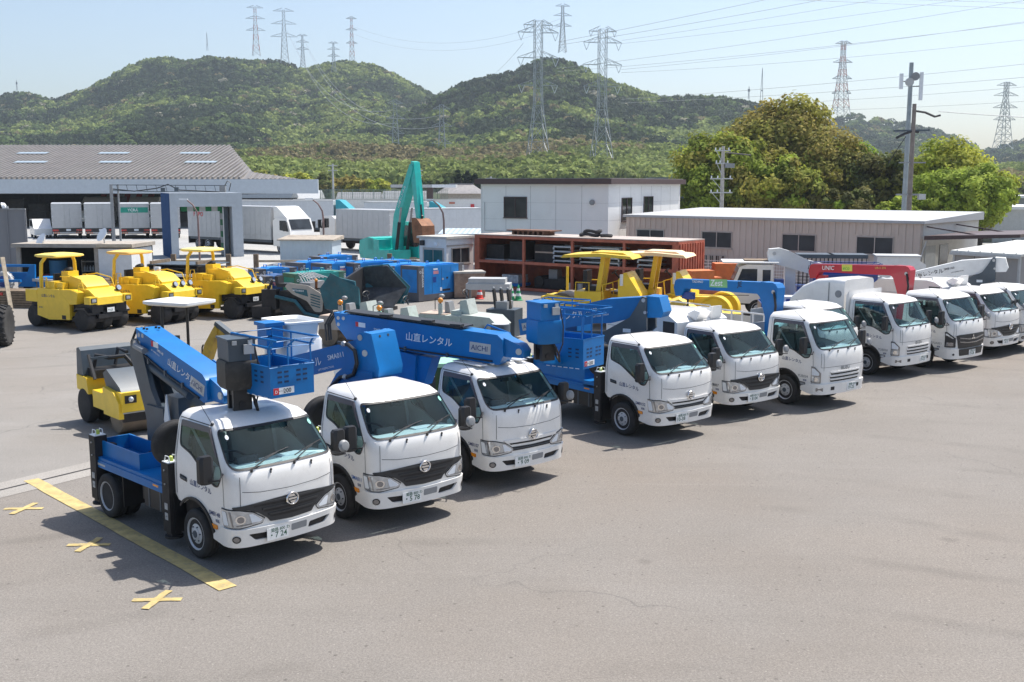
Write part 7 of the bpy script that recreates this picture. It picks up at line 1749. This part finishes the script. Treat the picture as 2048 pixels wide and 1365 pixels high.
H3 = np.array([(-400, 372), (1450, 372), (1560, 290), (1650, 229), (1700, 219), (1760, 229), (1830, 249), (1900, 274), (1945, 296), (1975, 292), (2048, 269), (2200, 230), (2600, 200)], float)
H4 = np.array([(-400, 292), (0, 296), (400, 298), (520, 296), (640, 300), (760, 302), (900, 296), (1000, 290), (1100, 272), (1200, 284), (1300, 296), (1380, 300), (1600, 330), (1800, 335), (1960, 330), (2300, 320), (2600, 320)], float)
HILLS = ((H1, 1040., 520., 1.15), (H2, 800., 440., 1.2), (H3, 1150., 650., 1.1), (H4, 470., 250., .9))
def terrain(X, Y):
    px = 1024 + X / Y * 2130; z = np.zeros_like(X)
    for T, yr, yf, pw in HILLS:
        y = np.interp(px, T[:, 0], T[:, 1]); zr = np.maximum(0, 5.07 + (370 - y) / 2130 * yr - 12.0 * np.clip(yr / 1000, .3, 1)); d = np.sqrt(X * X + Y * Y) * 0 + Y
        u = np.clip((d - yf) / (yr - yf), 0, 1); f = u ** pw; f = f * (1 - .12 * np.sin(u * math.pi))
        back = np.clip((d - yr) / (yr * .6), 0, 1); f = np.where(d > yr, 1 - back ** 2, f); z = np.maximum(z, zr * f)
    k = np.clip(z / 20, 0, 1); z = z + k * ((vnoise(X, Y, 70, 1) - .5) * 8 + (vnoise(X, Y, 28, 2) - .5) * 5) * np.clip((Y - 250) / 200, 0, 1)
    return z
g1, g2 = np.meshgrid(np.linspace(-300, 2500, 190), np.r_[np.linspace(236, 500, 30), np.linspace(515, 1700, 70)])
TX = (g1 - 1024) / 2130 * g2; TY = g2; TZ = terrain(TX, TY); nr, nc = g1.shape
b = B(mat('forest_floor', (.06, .08, .035), .9, var=.3, scale=.05)); b.v = [tuple(p) for p in np.c_[TX.ravel(), TY.ravel(), TZ.ravel() - .6]]; b.f = [(i * nc + j, i * nc + j + 1, (i + 1) * nc + j + 1, (i + 1) * nc + j) for i in range(nr - 1) for j in range(nc - 1)]; b.mi = [0] * len(b.f); struct(b.out('hills'))
def forest():
    pts = []
    for y0, y1, n in ((250, 480, 4200), (440, 820, 8200), (800, 1060, 6500), (1000, 1180, 1300)):
        Y = rng.uniform(y0, y1, n * 2); px = rng.uniform(-120, 2170, n * 2); X = (px - 1024) / 2130 * Y; pts.append(np.c_[X, Y])
    P = np.vstack(pts); X, Y = P[:, 0], P[:, 1]; Z = terrain(X, Y); e = 6.
    # keep what faces the viewer and is not hidden below a nearer ridge
    px = 1024 + X / Y * 2130; el = (Z + 6 - 5.07) / Y; keep = np.ones(len(X), bool)
    for q in np.linspace(.35, .97, 24):
        keep &= el >= (terrain(X * q, Y * q) - 5.07) / (Y * q) - .004
    keep &= ((Z > 1.5) | (Y > 300)) & ~((px < 1300) & (Y < 300) & (Z < 4)); X, Y, Z, px = X[keep], Y[keep], Z[keep], px[keep]; n = len(X)
    low = (370 - (Z - 5.07) / Y * 2130)   # image height used only to thin nothing; bands follow the height of the slope below
    hgt = Z; foot = (Y < 520)
    base = np.empty((n, 3)); v = vnoise(X, Y, 60, 5) + .6 * (vnoise(X, Y, 16, 6) - .5); rn = rng.uniform(size=n); big = vnoise(X, Y, 75, 9) * .65 + .35 * vnoise(X, Y, 24, 10)
    dark = np.array((.052, .078, .036)); mid = np.array((.105, .15, .048)); lite = np.array((.24, .29, .085)); tan = np.array((.26, .225, .11)); pale = np.array((.36, .34, .25))
    for i in range(n):
        t = v[i] + rn[i] * .35
        if foot[i]: c = lite * (.7 + .5 * rn[i]) if big[i] + .25 * (rn[i] - .5) < .56 else (tan * (.75 + .4 * rn[i]) if rn[i] < .7 else lite * .8)
        else: c = dark * (.62 + .5 * rn[i]) if t < .70 else (mid * (.75 + .5 * rn[i]) if t < .95 else lite * (.75 + .4 * rn[i]))
        if not foot[i] and rn[i] > .985: c = pale
        if not foot[i] and .955 < rn[i] < .985: c = tan * .8
        base[i] = c
    R0 = rng.uniform(2.6, 5.2, n) * np.where(foot, .72, 1.0) * np.where(Y > 700, 1.1, 1); m = 64
    D = rng.normal(size=(n, m, 3)); D /= np.linalg.norm(D, axis=2, keepdims=True); D[:, :, 2] = np.abs(D[:, :, 2]) * 1.05 - .25
    rad = R0[:, None, None] * rng.uniform(.72, 1.08, (n, m, 1)); Pq = np.stack([X, Y, Z + R0 * .75], 1)[:, None, :] + D * rad * np.array((1, 1, .95)); Nq = D + rng.normal(size=D.shape) * .45
    S = (R0[:, None] * rng.uniform(.16, .33, (n, m))); C = base[:, None, :] * rng.uniform(.72, 1.28, (n, m, 1))
    return quad_mesh('forest', leaf_quads(Pq.reshape(-1, 3), Nq.reshape(-1, 3), S.ravel(), .8), C.reshape(-1, 3), FOREST)
fo = link('forest', forest()); fo['kind'] = 'stuff'
BARK = mat('bark', (.09, .07, .055), .9, var=.3, scale=5, bump=.4)
def tree(loc, rx, h, cols, lab, group, ry=None, nl=5200, leaf=.26, clumps=70, base=.18, cone=False, tr=.3):
    """crown of leaf clumps on a forked trunk; rx crown radius, h total height"""
    t = thing('broadleaf_tree' if not cone else 'dark_evergreen', lab, 'tree', loc, 0, group); ry = ry or rx
    b = B(BARK); hb = h * base; b.tube([(0, 0, 0), (.1, 0, hb), (-.1, .1, h * .55), (0, 0, h * .8)], [tr, tr * .8, tr * .5, tr * .15], BARK, 8)
    for k in range(7):
        q = 2 * math.pi * k / 7 + random.uniform(-.3, .3); e = random.uniform(.5, .8); b.tube([(0, 0, hb + .08 * h), (rx * .3 * math.cos(q), ry * .3 * math.sin(q), h * .42), (rx * e * math.cos(q), ry * e * math.sin(q), h * random.uniform(.5, .75))], [tr * .5, tr * .3, tr * .08], BARK, 6)
    b.out('trunk', t)
    cz, rz = (h + hb) / 2, (h - hb) / 2; D = rng.normal(size=(clumps, 3)); D /= np.linalg.norm(D, axis=1, keepdims=True); rr = rng.uniform(.25, 1.0, clumps) ** .5
    Cc = D * np.array((rx, ry, rz)) * (rr * rng.uniform(.78, 1.02, clumps))[:, None]
    if cone: Cc[:, 0] *= (1 - (Cc[:, 2] / rz + 1) / 2 * .85); Cc[:, 1] *= (1 - (Cc[:, 2] / rz + 1) / 2 * .85)
    cr = rng.uniform(.16, .30, clumps) * min(rx, rz) * (1.15 if not cone else .8); per = nl // clumps; L = rng.normal(size=(clumps, per, 3)); L /= np.linalg.norm(L, axis=2, keepdims=True); L[:, :, 2] *= .75
    P = Cc[:, None, :] + L * (cr[:, None, None] * rng.uniform(.45, 1.08, (clumps, per, 1))); P[:, :, 2] += cz
    up = np.array((0, 0, .5)); N = L + up + rng.normal(size=L.shape) * .55 + D[:, None, :] * .5
    cols = np.array(cols); ci = rng.integers(0, len(cols), clumps); C = cols[ci][:, None, :] * rng.uniform(.7, 1.3, (clumps, per, 1)) * rng.uniform(.8, 1.2, (clumps, 1, 1))
    me = quad_mesh('crown', leaf_quads(P.reshape(-1, 3), N.reshape(-1, 3), rng.uniform(.6, 1.3, clumps * per) * leaf), C.reshape(-1, 3), LEAF); link('crown', me, t); return t
OL = [(0.286, 0.277, 0.051), (0.332, 0.296, 0.065), (0.240, 0.268, 0.046)]; BR = [(0.286, 0.245, 0.065), (0.323, 0.268, 0.069), (0.250, 0.245, 0.055)]; GR = [(0.250, 0.315, 0.042), (0.296, 0.351, 0.051), (0.204, 0.259, 0.037)]; YG = [(0.370, 0.397, 0.051), (0.416, 0.425, 0.065), (0.296, 0.351, 0.042)]; LG = [(0.286, 0.361, 0.051), (0.332, 0.397, 0.065), (0.231, 0.305, 0.042)]; DK = [(0.139, 0.143, 0.046), (0.176, 0.162, 0.051), (0.139, 0.166, 0.046)]; BG = [(0.342, 0.462, 0.061), (0.286, 0.397, 0.051)]
GT = 'tall trees behind the beige building'
def at(px, Y): return ((px - 1024) / 2130 * Y, Y, 0)
tree(at(1560, 104), 6.4, 13.4, BR + OL[:1], 'tallest olive brown dome tree behind the flat white roof', GT, nl=37400, clumps=237, leaf=0.232)
tree(at(1445, 98), 4.9, 9.9, GR + OL, 'olive green tree at the left of the tall tree group', GT, nl=23800, clumps=162, leaf=0.215)
tree(at(1405, 95), 2.6, 7.2, GR, 'green tree touching the white panel building', GT, nl=6800, clumps=56, leaf=0.189)
tree(at(1540, 94), 4.6, 8.0, OL + GR[:1], 'rounded olive tree in front of the tallest brown one', GT, nl=18700, clumps=137, leaf=0.215)
tree(at(1640, 99), 4.0, 10.2, BR + BR + OL, 'brown leaved tree right of the tallest dome', GT, nl=13600, clumps=100, leaf=0.198)
tree(at(1612, 92), 3.0, 5.6, OL + DK, 'low olive tree at the middle of the tree group', GT, nl=8500, clumps=68, leaf=0.189)
tree(at(1702, 100), 2.9, 9.4, BG, 'bright green tree between the brown and dark trees', GT, nl=8840, clumps=75, leaf=0.189)
tree(at(1752, 96), 3.1, 8.7, DK + OL[:1], 'dark olive tree just left of the tall pole', GT, nl=9520, clumps=75, leaf=0.189)
tree(at(1695, 91), 2.4, 5.0, DK + BG[:1], 'low dark shrubby tree under the bright green one', GT, nl=6120, clumps=50, leaf=0.172)
tree(at(1812, 98), 2.7, 8.2, DK + GR, 'dark green tree directly behind the twin poles', GT, nl=7820, clumps=62, leaf=0.189)
tree(at(1885, 96), 4.0, 9.3, YG, 'yellow green tree right of the twin poles, upper one', GT, nl=15300, clumps=112, leaf=0.189)
tree(at(1905, 86), 4.6, 6.6, LG, 'light green rounded tree before the yellow green one', GT, nl=17850, clumps=131, leaf=0.172)
tree(at(1800, 84), 2.2, 4.4, LG, 'low light green tree at the foot of the twin poles', GT, nl=5780, clumps=50, leaf=0.163)
tree(at(1955, 90), 3.0, 6.8, LG + YG[:1], 'light green tree at the right end of the tree group', GT, nl=9520, clumps=75, leaf=0.172)
GF = 'small trees beyond the lorry lot'
for px, Y, rx, h, c, lab in ((535, 235, 4.4, 8.4, OL + BR, 'olive tree just right of the warehouse roof'), (604, 228, 4.0, 8.6, YG, 'bright yellow green tree right of the olive one'), (648, 232, 3.4, 8.0, DK, 'dark narrow tree beside the bright yellow green one'), (700, 240, 5.6, 7.6, BR, 'orange brown tree left of the excavator'), (722, 236, 4.0, 7.0, OL, 'olive tree joined to the orange brown one'), (762, 232, 3.4, 6.6, YG, 'bright round tree just left of the excavator arm'), (560, 215, 2.4, 4.4, GR, 'low green hedge tree above the long white lorry'), (600, 218, 2.6, 4.0, OL, 'low olive hedge tree beyond the long white lorry')):
    tree(at(px, Y), rx, h, c, lab, GF, nl=3000, clumps=45, leaf=.42, base=.1)
for px, rx, h, lab in ((918, 2.3, 8.2, 'dark evergreen left of the white panel building, first of four'), (935, 2.4, 8.6, 'dark evergreen behind the tiled house roof'), (952, 2.2, 8.0, 'dark evergreen touching the white panel building')):
    tree(at(px, 225), rx, h, [(.018, .035, .016), (.025, .045, .02)], lab, 'dark evergreens beside the tiled house', nl=1800, clumps=40, leaf=.4, base=.05, cone=True)
tree(at(1480, 101), 3.6, 8.6, OL + GR, 'olive tree filling the gap left of the tallest dome', GT, nl=9000, clumps=90, leaf=.21)
tree(at(1735, 103), 3.4, 7.4, OL + DK, 'deep olive tree behind the bright green tree', GT, nl=8000, clumps=80, leaf=.21)
tree(at(1840, 101), 3.0, 7.6, OL + YG, 'olive and yellow tree linking the poles to the yellow green tree', GT, nl=8000, clumps=80, leaf=.21)
# poles
t = thing('telecom_pole', 'tall steel pole with white antenna panels above the trees', 'pole', at(1802, 80)); b = B(LGREY); b.cyl((0, 0, 0), (0, 0, 13.9), .2, .15, mat('pole_steel', (.30, .34, .36), .5, .3), 12); b.out('pole', t)
for x, z0, z1 in ((-.75, 12.0, 13.1), (.72, 11.2, 13.2)): b = B(LET_W); b.box(x - .12, x + .12, -.25, -.1, z0, z1, LET_W); b.bar((x, -.1, (z0 + z1) / 2), (0, 0, (z0 + z1) / 2), .07, .07, GREY); b.out('antenna', t)
b = B(LGREY); b.cyl((-.15, -.3, 12.5), (-.15, -.1, 12.5), .3, None, LGREY, 14); b.cyl((.25, -.3, 12.9), (.25, -.1, 12.9), .3, None, GREY, 14); b.out('dish_aerial', t)
t = thing('utility_pole', 'weathered utility pole close beside the telecom pole', 'utility pole', at(1812, 78)); b = B(CONC); b.cyl((0, 0, 0), (0, 0, 10.8), .2, .14, mat('pole_weathered', (.20, .17, .15), .8, var=.2), 12); b.out('pole', t)
b = B(BLACK); b.bar((-1.4, 0, 8.9), (1.2, 0, 8.95), .12, .12, DGREY); b.tube([(.1, 0, 10.3), (.8, 0, 10.2), (1.5, 0, 9.9), (1.9, 0, 10.0)], .08, BLACK, 6); b.tube([(-1.2, 0, 8.4), (-.6, 0, 8.7), (0, 0, 8.9), (.4, 0, 8.8)], .10, BLACK, 6); b.box(-1.0, .9, -.1, .05, 4.3, 4.42, GREY); b.box(-.9, 1.0, -.1, .05, 6.6, 6.7, GREY); b.box(.6, 1.1, -.2, .1, 4.0, 4.4, LGREY); b.tube([(-.5, 0, 8.5), (-1.2, 0, 7.4), (-1.6, .2, 6.6)], .03, BLACK, 4); b.out('crossarm', t)
t = thing('utility_pole', 'concrete utility pole with four crossarms before the olive tree', 'utility pole', at(1440, 86)); b = B(CONC); b.cyl((0, 0, 0), (0, 0, 8.1), .19, .13, CONC, 12); b.out('pole', t); b = B(LGREY)
for z, w in ((7.7, .7), (6.7, .6), (5.5, 1.0), (4.4, 1.0)):
    b.box(-w, w * .8, -.18, -.08, z, z + .09, LGREY); b.bar((-w * .8, -.13, z), (-.1, -.13, z - .8), .04, .04, LGREY)
    for x in (-w * .9, -w * .4, w * .6): b.cyl((x, -.13, z + .09), (x, -.13, z + .28), .05, None, LET_W, 6)
b.box(.15, .9, -.25, .1, 6.4, 6.75, GREY); b.tube([(.2, 0, 7.6), (1.2, 0, 7.5), (2.2, 0, 7.4)], .06, BLACK, 5); b.out('crossarm', t)
for px, Y, h, lab in ((670, 205, 9.0, 'thin utility pole behind the long white lorry'), (982, 190, 6.5, 'thin pole between the evergreens and the near pylon'), (838, 200, 8.0, 'thin pole behind the excavator arm')):
    t = thing('utility_pole', lab, 'utility pole', at(px, Y), 0, 'thin poles beyond the lorry lot'); b = B(LGREY); b.cyl((0, 0, 0), (0, 0, h), .22, .16, LGREY, 8); b.out('pole', t); b = B(LGREY)
    for z in (h - .4, h - 1.3): b.box(-.9, .9, -.06, .06, z, z + .14, LGREY)
    b.out('crossarm', t)
# lattice pylons
PYG = mat('pylon_steel', (.34, .37, .39), .5, .2, var=.1); PYR = mat('pylon_red', (.50, .20, .17), .6); PYW = mat('pylon_pale', (.55, .55, .56), .6)
def pylon(loc, H, w0, w1, arms, lab, th=.22, m=None, rz=12, bands=False, waist=.55, ins=True):
    m = m or PYG; t = thing('lattice_pylon', lab, 'pylon', loc, R(rz), 'lattice power pylons')
    b = B(m); wd = lambda z: w0 + (w1 - w0) * min(1, z / (H * waist)) ** .8
    n = 11; zs = [H * (1 - (1 - k / n) ** 1.25) for k in range(n + 1)]
    for k in range(n):
        za, zb = zs[k], zs[k + 1]; a, c = wd(za) / 2, wd(zb) / 2; mm = (PYR if k % 2 else PYW) if bands else m; tk = th * (1 if k < n * .6 else .8)
        cor = [(-1, -1), (1, -1), (1, 1), (-1, 1)]
        for i in range(4):
            p, q = cor[i], cor[(i + 1) % 4]
            b.bar((p[0] * a, p[1] * a, za), (p[0] * c, p[1] * c, zb), tk, tk, mm); b.bar((p[0] * a, p[1] * a, za), (q[0] * c, q[1] * c, zb), tk * .55, tk * .55, mm); b.bar((q[0] * a, q[1] * a, za), (p[0] * c, p[1] * c, zb), tk * .55, tk * .55, mm); b.bar((p[0] * c, p[1] * c, zb), (q[0] * c, q[1] * c, zb), tk * .5, tk * .5, mm)
    b.out('mast', t)
    for z, l in arms:
        b = B(m); w = wd(z) / 2; h = l * .22 + .6
        for s in (-1, 1):
            for y in (-w, w): b.bar((s * w, y, z), (s * l, 0, z), th * .7, th * .7, m); b.bar((s * w, y, z + h), (s * l, 0, z + .1), th * .6, th * .6, m)
            for f in (.35, .65): b.bar((s * (w + (l - w) * f), 0, z), (s * (w + (l - w) * max(0, f - .3)), 0, z + h * (1 - max(0, f - .3))), th * .45, th * .45, m)
            if ins:
                for f in (1., .62): b.bar((s * (w + (l - w) * f), 0, z), (s * (w + (l - w) * .81), 0, z - l * .38), th * .8, th * .8, LET_W)
        b.out('crossarm', t)
    return t
def zz(py, Y): return 5.07 + (370 - py) / 2130 * Y
pylon((*at(1075, 380)[:2], 0), 61, 11.5, 2.6, ((zz(64, 380), 5.2), (zz(78, 380), 7.2), (zz(126, 380), 7.4), (zz(178, 380), 7.0)), 'near grey lattice pylon in front of the right hill peak', .20)
pylon((*at(1200, 400)[:2], 0), 61, 11.5, 2.7, ((zz(76, 400), 5.2), (zz(97, 400), 7.2), (zz(139, 400), 7.4), (zz(180, 400), 7.0)), 'near grey lattice pylon right of the hill peak one', .20)
def hillpy(px, ytop, ybase, Y, lab, bands=False, arms=((.98, .16), (.78, .2), (.56, .2)), th=.26, w=.16):
    zb = zz(ybase + 6, Y); H = zz(ytop, Y) - zb; pylon((*at(px, Y)[:2], zb), H, H * w, H * .05, [(H * a, H * l) for a, l in arms], lab, th, None, 8, bands, .8, False)
hillpy(1122, 27, 110, 805, 'grey pylon standing on the right hill peak'); hillpy(527, 30, 116, 1035, 'left red and white pylon on the left hill ridge', True, ((.98, .17), (.76, .2), (.52, .2)))
hillpy(582, 36, 130, 1000, 'wide armed grey pylon on the left ridge right of the red one', False, ((.98, .2), (.74, .24), (.5, .26))); hillpy(617, 83, 138, 1020, 'small grey pylon in the saddle of the left hill', th=.3); hillpy(713, 48, 126, 1045, 'thin red and white pylon right of the saddle', True, ((.95, .12), (.7, .13), (.4, .13)), .32, .12); hillpy(677, 97, 150, 1000, 'small grey pylon on the dark bump of the left hill', th=.3)
hillpy(1668, 95, 230, 640, 'red and white pylon rising behind the tall tree group', True, ((.97, .12), (.72, .14), (.5, .14), (.3, .14)), .30, .2); hillpy(1990, 172, 295, 600, 'grey pylon near the right edge', False, ((.95, .16), (.8, .2), (.62, .2), (.44, .18)), .26, .22)
hillpy(795, 205, 345, 520, 'faint grey pylon at the hill foot left of the excavator arm', False, ((.95, .1), (.75, .12), (.55, .12)), .22, .14); hillpy(886, 215, 375, 480, 'faint grey pylon at the hill foot right of the excavator arm', False, ((.95, .1), (.75, .12), (.55, .12)), .22, .14)
for px, yt, yb, Y, lab in ((432, 78, 112, 1040, 'thin mast on top of the left hill'), (57, 168, 188, 1040, 'thin mast on the far left hill shoulder'), (1512, 145, 208, 800, 'thin mast on the ridge left of the tallest tree'), (1487, 180, 205, 800, 'short antenna mast on the ridge by the thin mast')):
    t = thing('mast', lab, 'mast', (*at(px, Y)[:2], zz(yb, Y))); h = zz(yt, Y) - zz(yb, Y); b = B(PYG)
    for s in (-1, 1): b.bar((s * h * .04, 0, 0), (0, 0, h), .3, .3, PYG)
    b.out('mast_pole', t); b = B(PYG); b.box(-.8, .8, -.2, .2, h * .6, h * .8, PYG) if h < 12 else b.box(-.5, .5, -.2, .2, h * .3, h * .33, PYG); b.out('bracket', t)
# wires
WIRE = mat('wire_grey', (.30, .32, .35), .6)
def wires(lab, spans, r, group):
    t = thing('power_line', lab, 'power line', (0, 0, 0), 0, group)
    for p, q, sag in spans:
        p, q = Vector(p), Vector(q); b = B(WIRE); b.tube([p + (q - p) * u - Vector((0, 0, sag * 4 * u * (1 - u))) for u in np.linspace(0, 1, 26)], r, WIRE, 3); b.out('wire', t)
    return t
X2 = at(1237, 400)[0]; GW = 'power lines in the sky'
wires('upper pair of wires running right from the near pylon', [((X2, 400, zz(93, 400)), (300, 200, 86), 4), ((X2, 400, zz(99, 400)), (300, 204, 79), 5)], .05, GW)
wires('lower pair of wires running right from the near pylon', [((X2, 400, zz(148, 400)), (300, 200, 70), 5), ((X2, 400, zz(154, 400)), (300, 204, 62), 6)], .05, GW)
wires('third pair of wires running right over the tallest tree', [((at(1237, 400)[0], 400, zz(205, 400)), (300, 200, 54), 4), ((X2, 400, zz(212, 400)), (300, 204, 47), 4)], .06, GW)
wires('upper wire pair from the left near pylon passing the right one', [((at(1113, 380)[0], 380, zz(96, 380)), (300, 190, 100), 4), ((at(1113, 380)[0], 380, zz(102, 380)), (300, 194, 93), 5)], .06, GW)
wires('middle wire pair from the left near pylon passing the right one', [((at(1113, 380)[0], 380, zz(146, 380)), (300, 190, 78), 5), ((at(1113, 380)[0], 380, zz(152, 380)), (300, 194, 66), 5)], .05, GW)
wires('faint wires low over the right trees', [((at(1500, 640)[0], 640, zz(215, 640)), (330, 330, 52), 3), ((at(1560, 640)[0], 640, zz(228, 640)), (330, 330, 44), 3)], .08, GW)
wires('dark wire pair crossing the top right corner', [((-20, 300, zz(-18, 300)), (190, 300, zz(42, 300)), 1), ((10, 300, zz(-16, 300)), (190, 300, zz(30, 300)), 1), ((60, 300, zz(-6, 300)), (190, 300, zz(14, 300)), .6)], .055, GW)
wires('wires from the near pylon arm sinking left behind the right hill', [((at(1046, 380)[0], 380, zz(98, 380)), (at(960, 790)[0], 790, zz(170, 790)), 3)], .06, GW)
wires('wires falling from the left ridge pylons towards the hill foot', [((at(588, 1000)[0], 1000, zz(75, 1000)), (at(795, 520)[0], 520, zz(225, 520)), 22), ((at(600, 1000)[0], 1000, zz(95, 1000)), (at(800, 520)[0], 520, zz(250, 520)), 22), ((at(620, 1000)[0], 1000, zz(90, 1000)), (at(886, 480)[0], 480, zz(235, 480)), 24), ((at(625, 1000)[0], 1000, zz(105, 1000)), (at(890, 480)[0], 480, zz(255, 480)), 24)], .10, GW)
wires('single wire leaving the weathered pole towards the right edge', [((at(1860, 78)[0], 78, zz(228, 78)), (60, 84, zz(242, 84)), .4)], .03, GW)
wires('faint wires between the left ridge and the right peak', [((at(720, 1040)[0], 1040, zz(68, 1040)), (at(1118, 805)[0], 805, zz(52, 805)), 16), ((at(720, 1040)[0], 1040, zz(82, 1040)), (at(1118, 805)[0], 805, zz(66, 805)), 16)], .08, GW)

# ------------------------------------------------------------------ air between here and the hills
b = B(); b.box(-1700, 1700, -80, 2000, -2, 260)
hz = bpy.data.materials.new('haze'); hz.use_nodes = True; nt = hz.node_tree
nt.nodes.remove(nt.nodes['Principled BSDF']); pv = nd(nt, 'ShaderNodeVolumePrincipled'); pv.inputs['Color'].default_value = (.78, .89, 1., 1); pv.inputs['Density'].default_value = .00019; pv.inputs['Anisotropy'].default_value = .3
nt.links.new(pv.outputs[0], nt.nodes['Material Output'].inputs['Volume'])
b.mats = [hz]; o = b.out('haze'); o['kind'] = 'stuff'
# ------------------------------------------------------------------ sun, sky, camera
SUN_AZ, SUN_EL = 52., 61.          # azimuth measured from the view axis towards the right
sun = bpy.data.lights.new('sun', 'SUN'); so = bpy.data.objects.new('sun', sun); COL.objects.link(so)
sun.energy = 4.4; sun.angle = R(.53); sun.color = (1., .955, .89)
dirv = Vector((math.sin(R(SUN_AZ)) * math.cos(R(SUN_EL)), math.cos(R(SUN_AZ)) * math.cos(R(SUN_EL)), math.sin(R(SUN_EL))))
so.rotation_euler = dirv.to_track_quat('Z', 'Y').to_euler(); so.location = (0, 0, 50)
w = bpy.data.worlds.new('World'); SC.world = w; w.use_nodes = True
nt = w.node_tree; bg = nt.nodes['Background']
sk = nt.nodes.new('ShaderNodeTexSky'); sk.sky_type = 'NISHITA'; sk.sun_disc = False
sk.sun_elevation = R(SUN_EL); sk.sun_rotation = R(SUN_AZ); sk.air_density = 1.0; sk.dust_density = 2.0; sk.ozone_density = 1.6; sk.altitude = 20
nt.links.new(sk.outputs[0], bg.inputs[0]); bg.inputs[1].default_value = .115
cam = bpy.data.cameras.new('camera'); co = bpy.data.objects.new('camera', cam); COL.objects.link(co)
cam.sensor_width = 36; cam.lens = 2130 / 2048 * 36; cam.clip_start = .5; cam.clip_end = 6000
co.location = (0, 0, 5.07); co.rotation_euler = (R(90 - 8.35), 0, 0)
SC.camera = co
SC.view_settings.view_transform = 'Standard'; SC.view_settings.look = 'None'; SC.view_settings.exposure = .65
SC.cycles.max_bounces = 8; SC.cycles.transparent_max_bounces = 16; SC.cycles.volume_bounces = 0
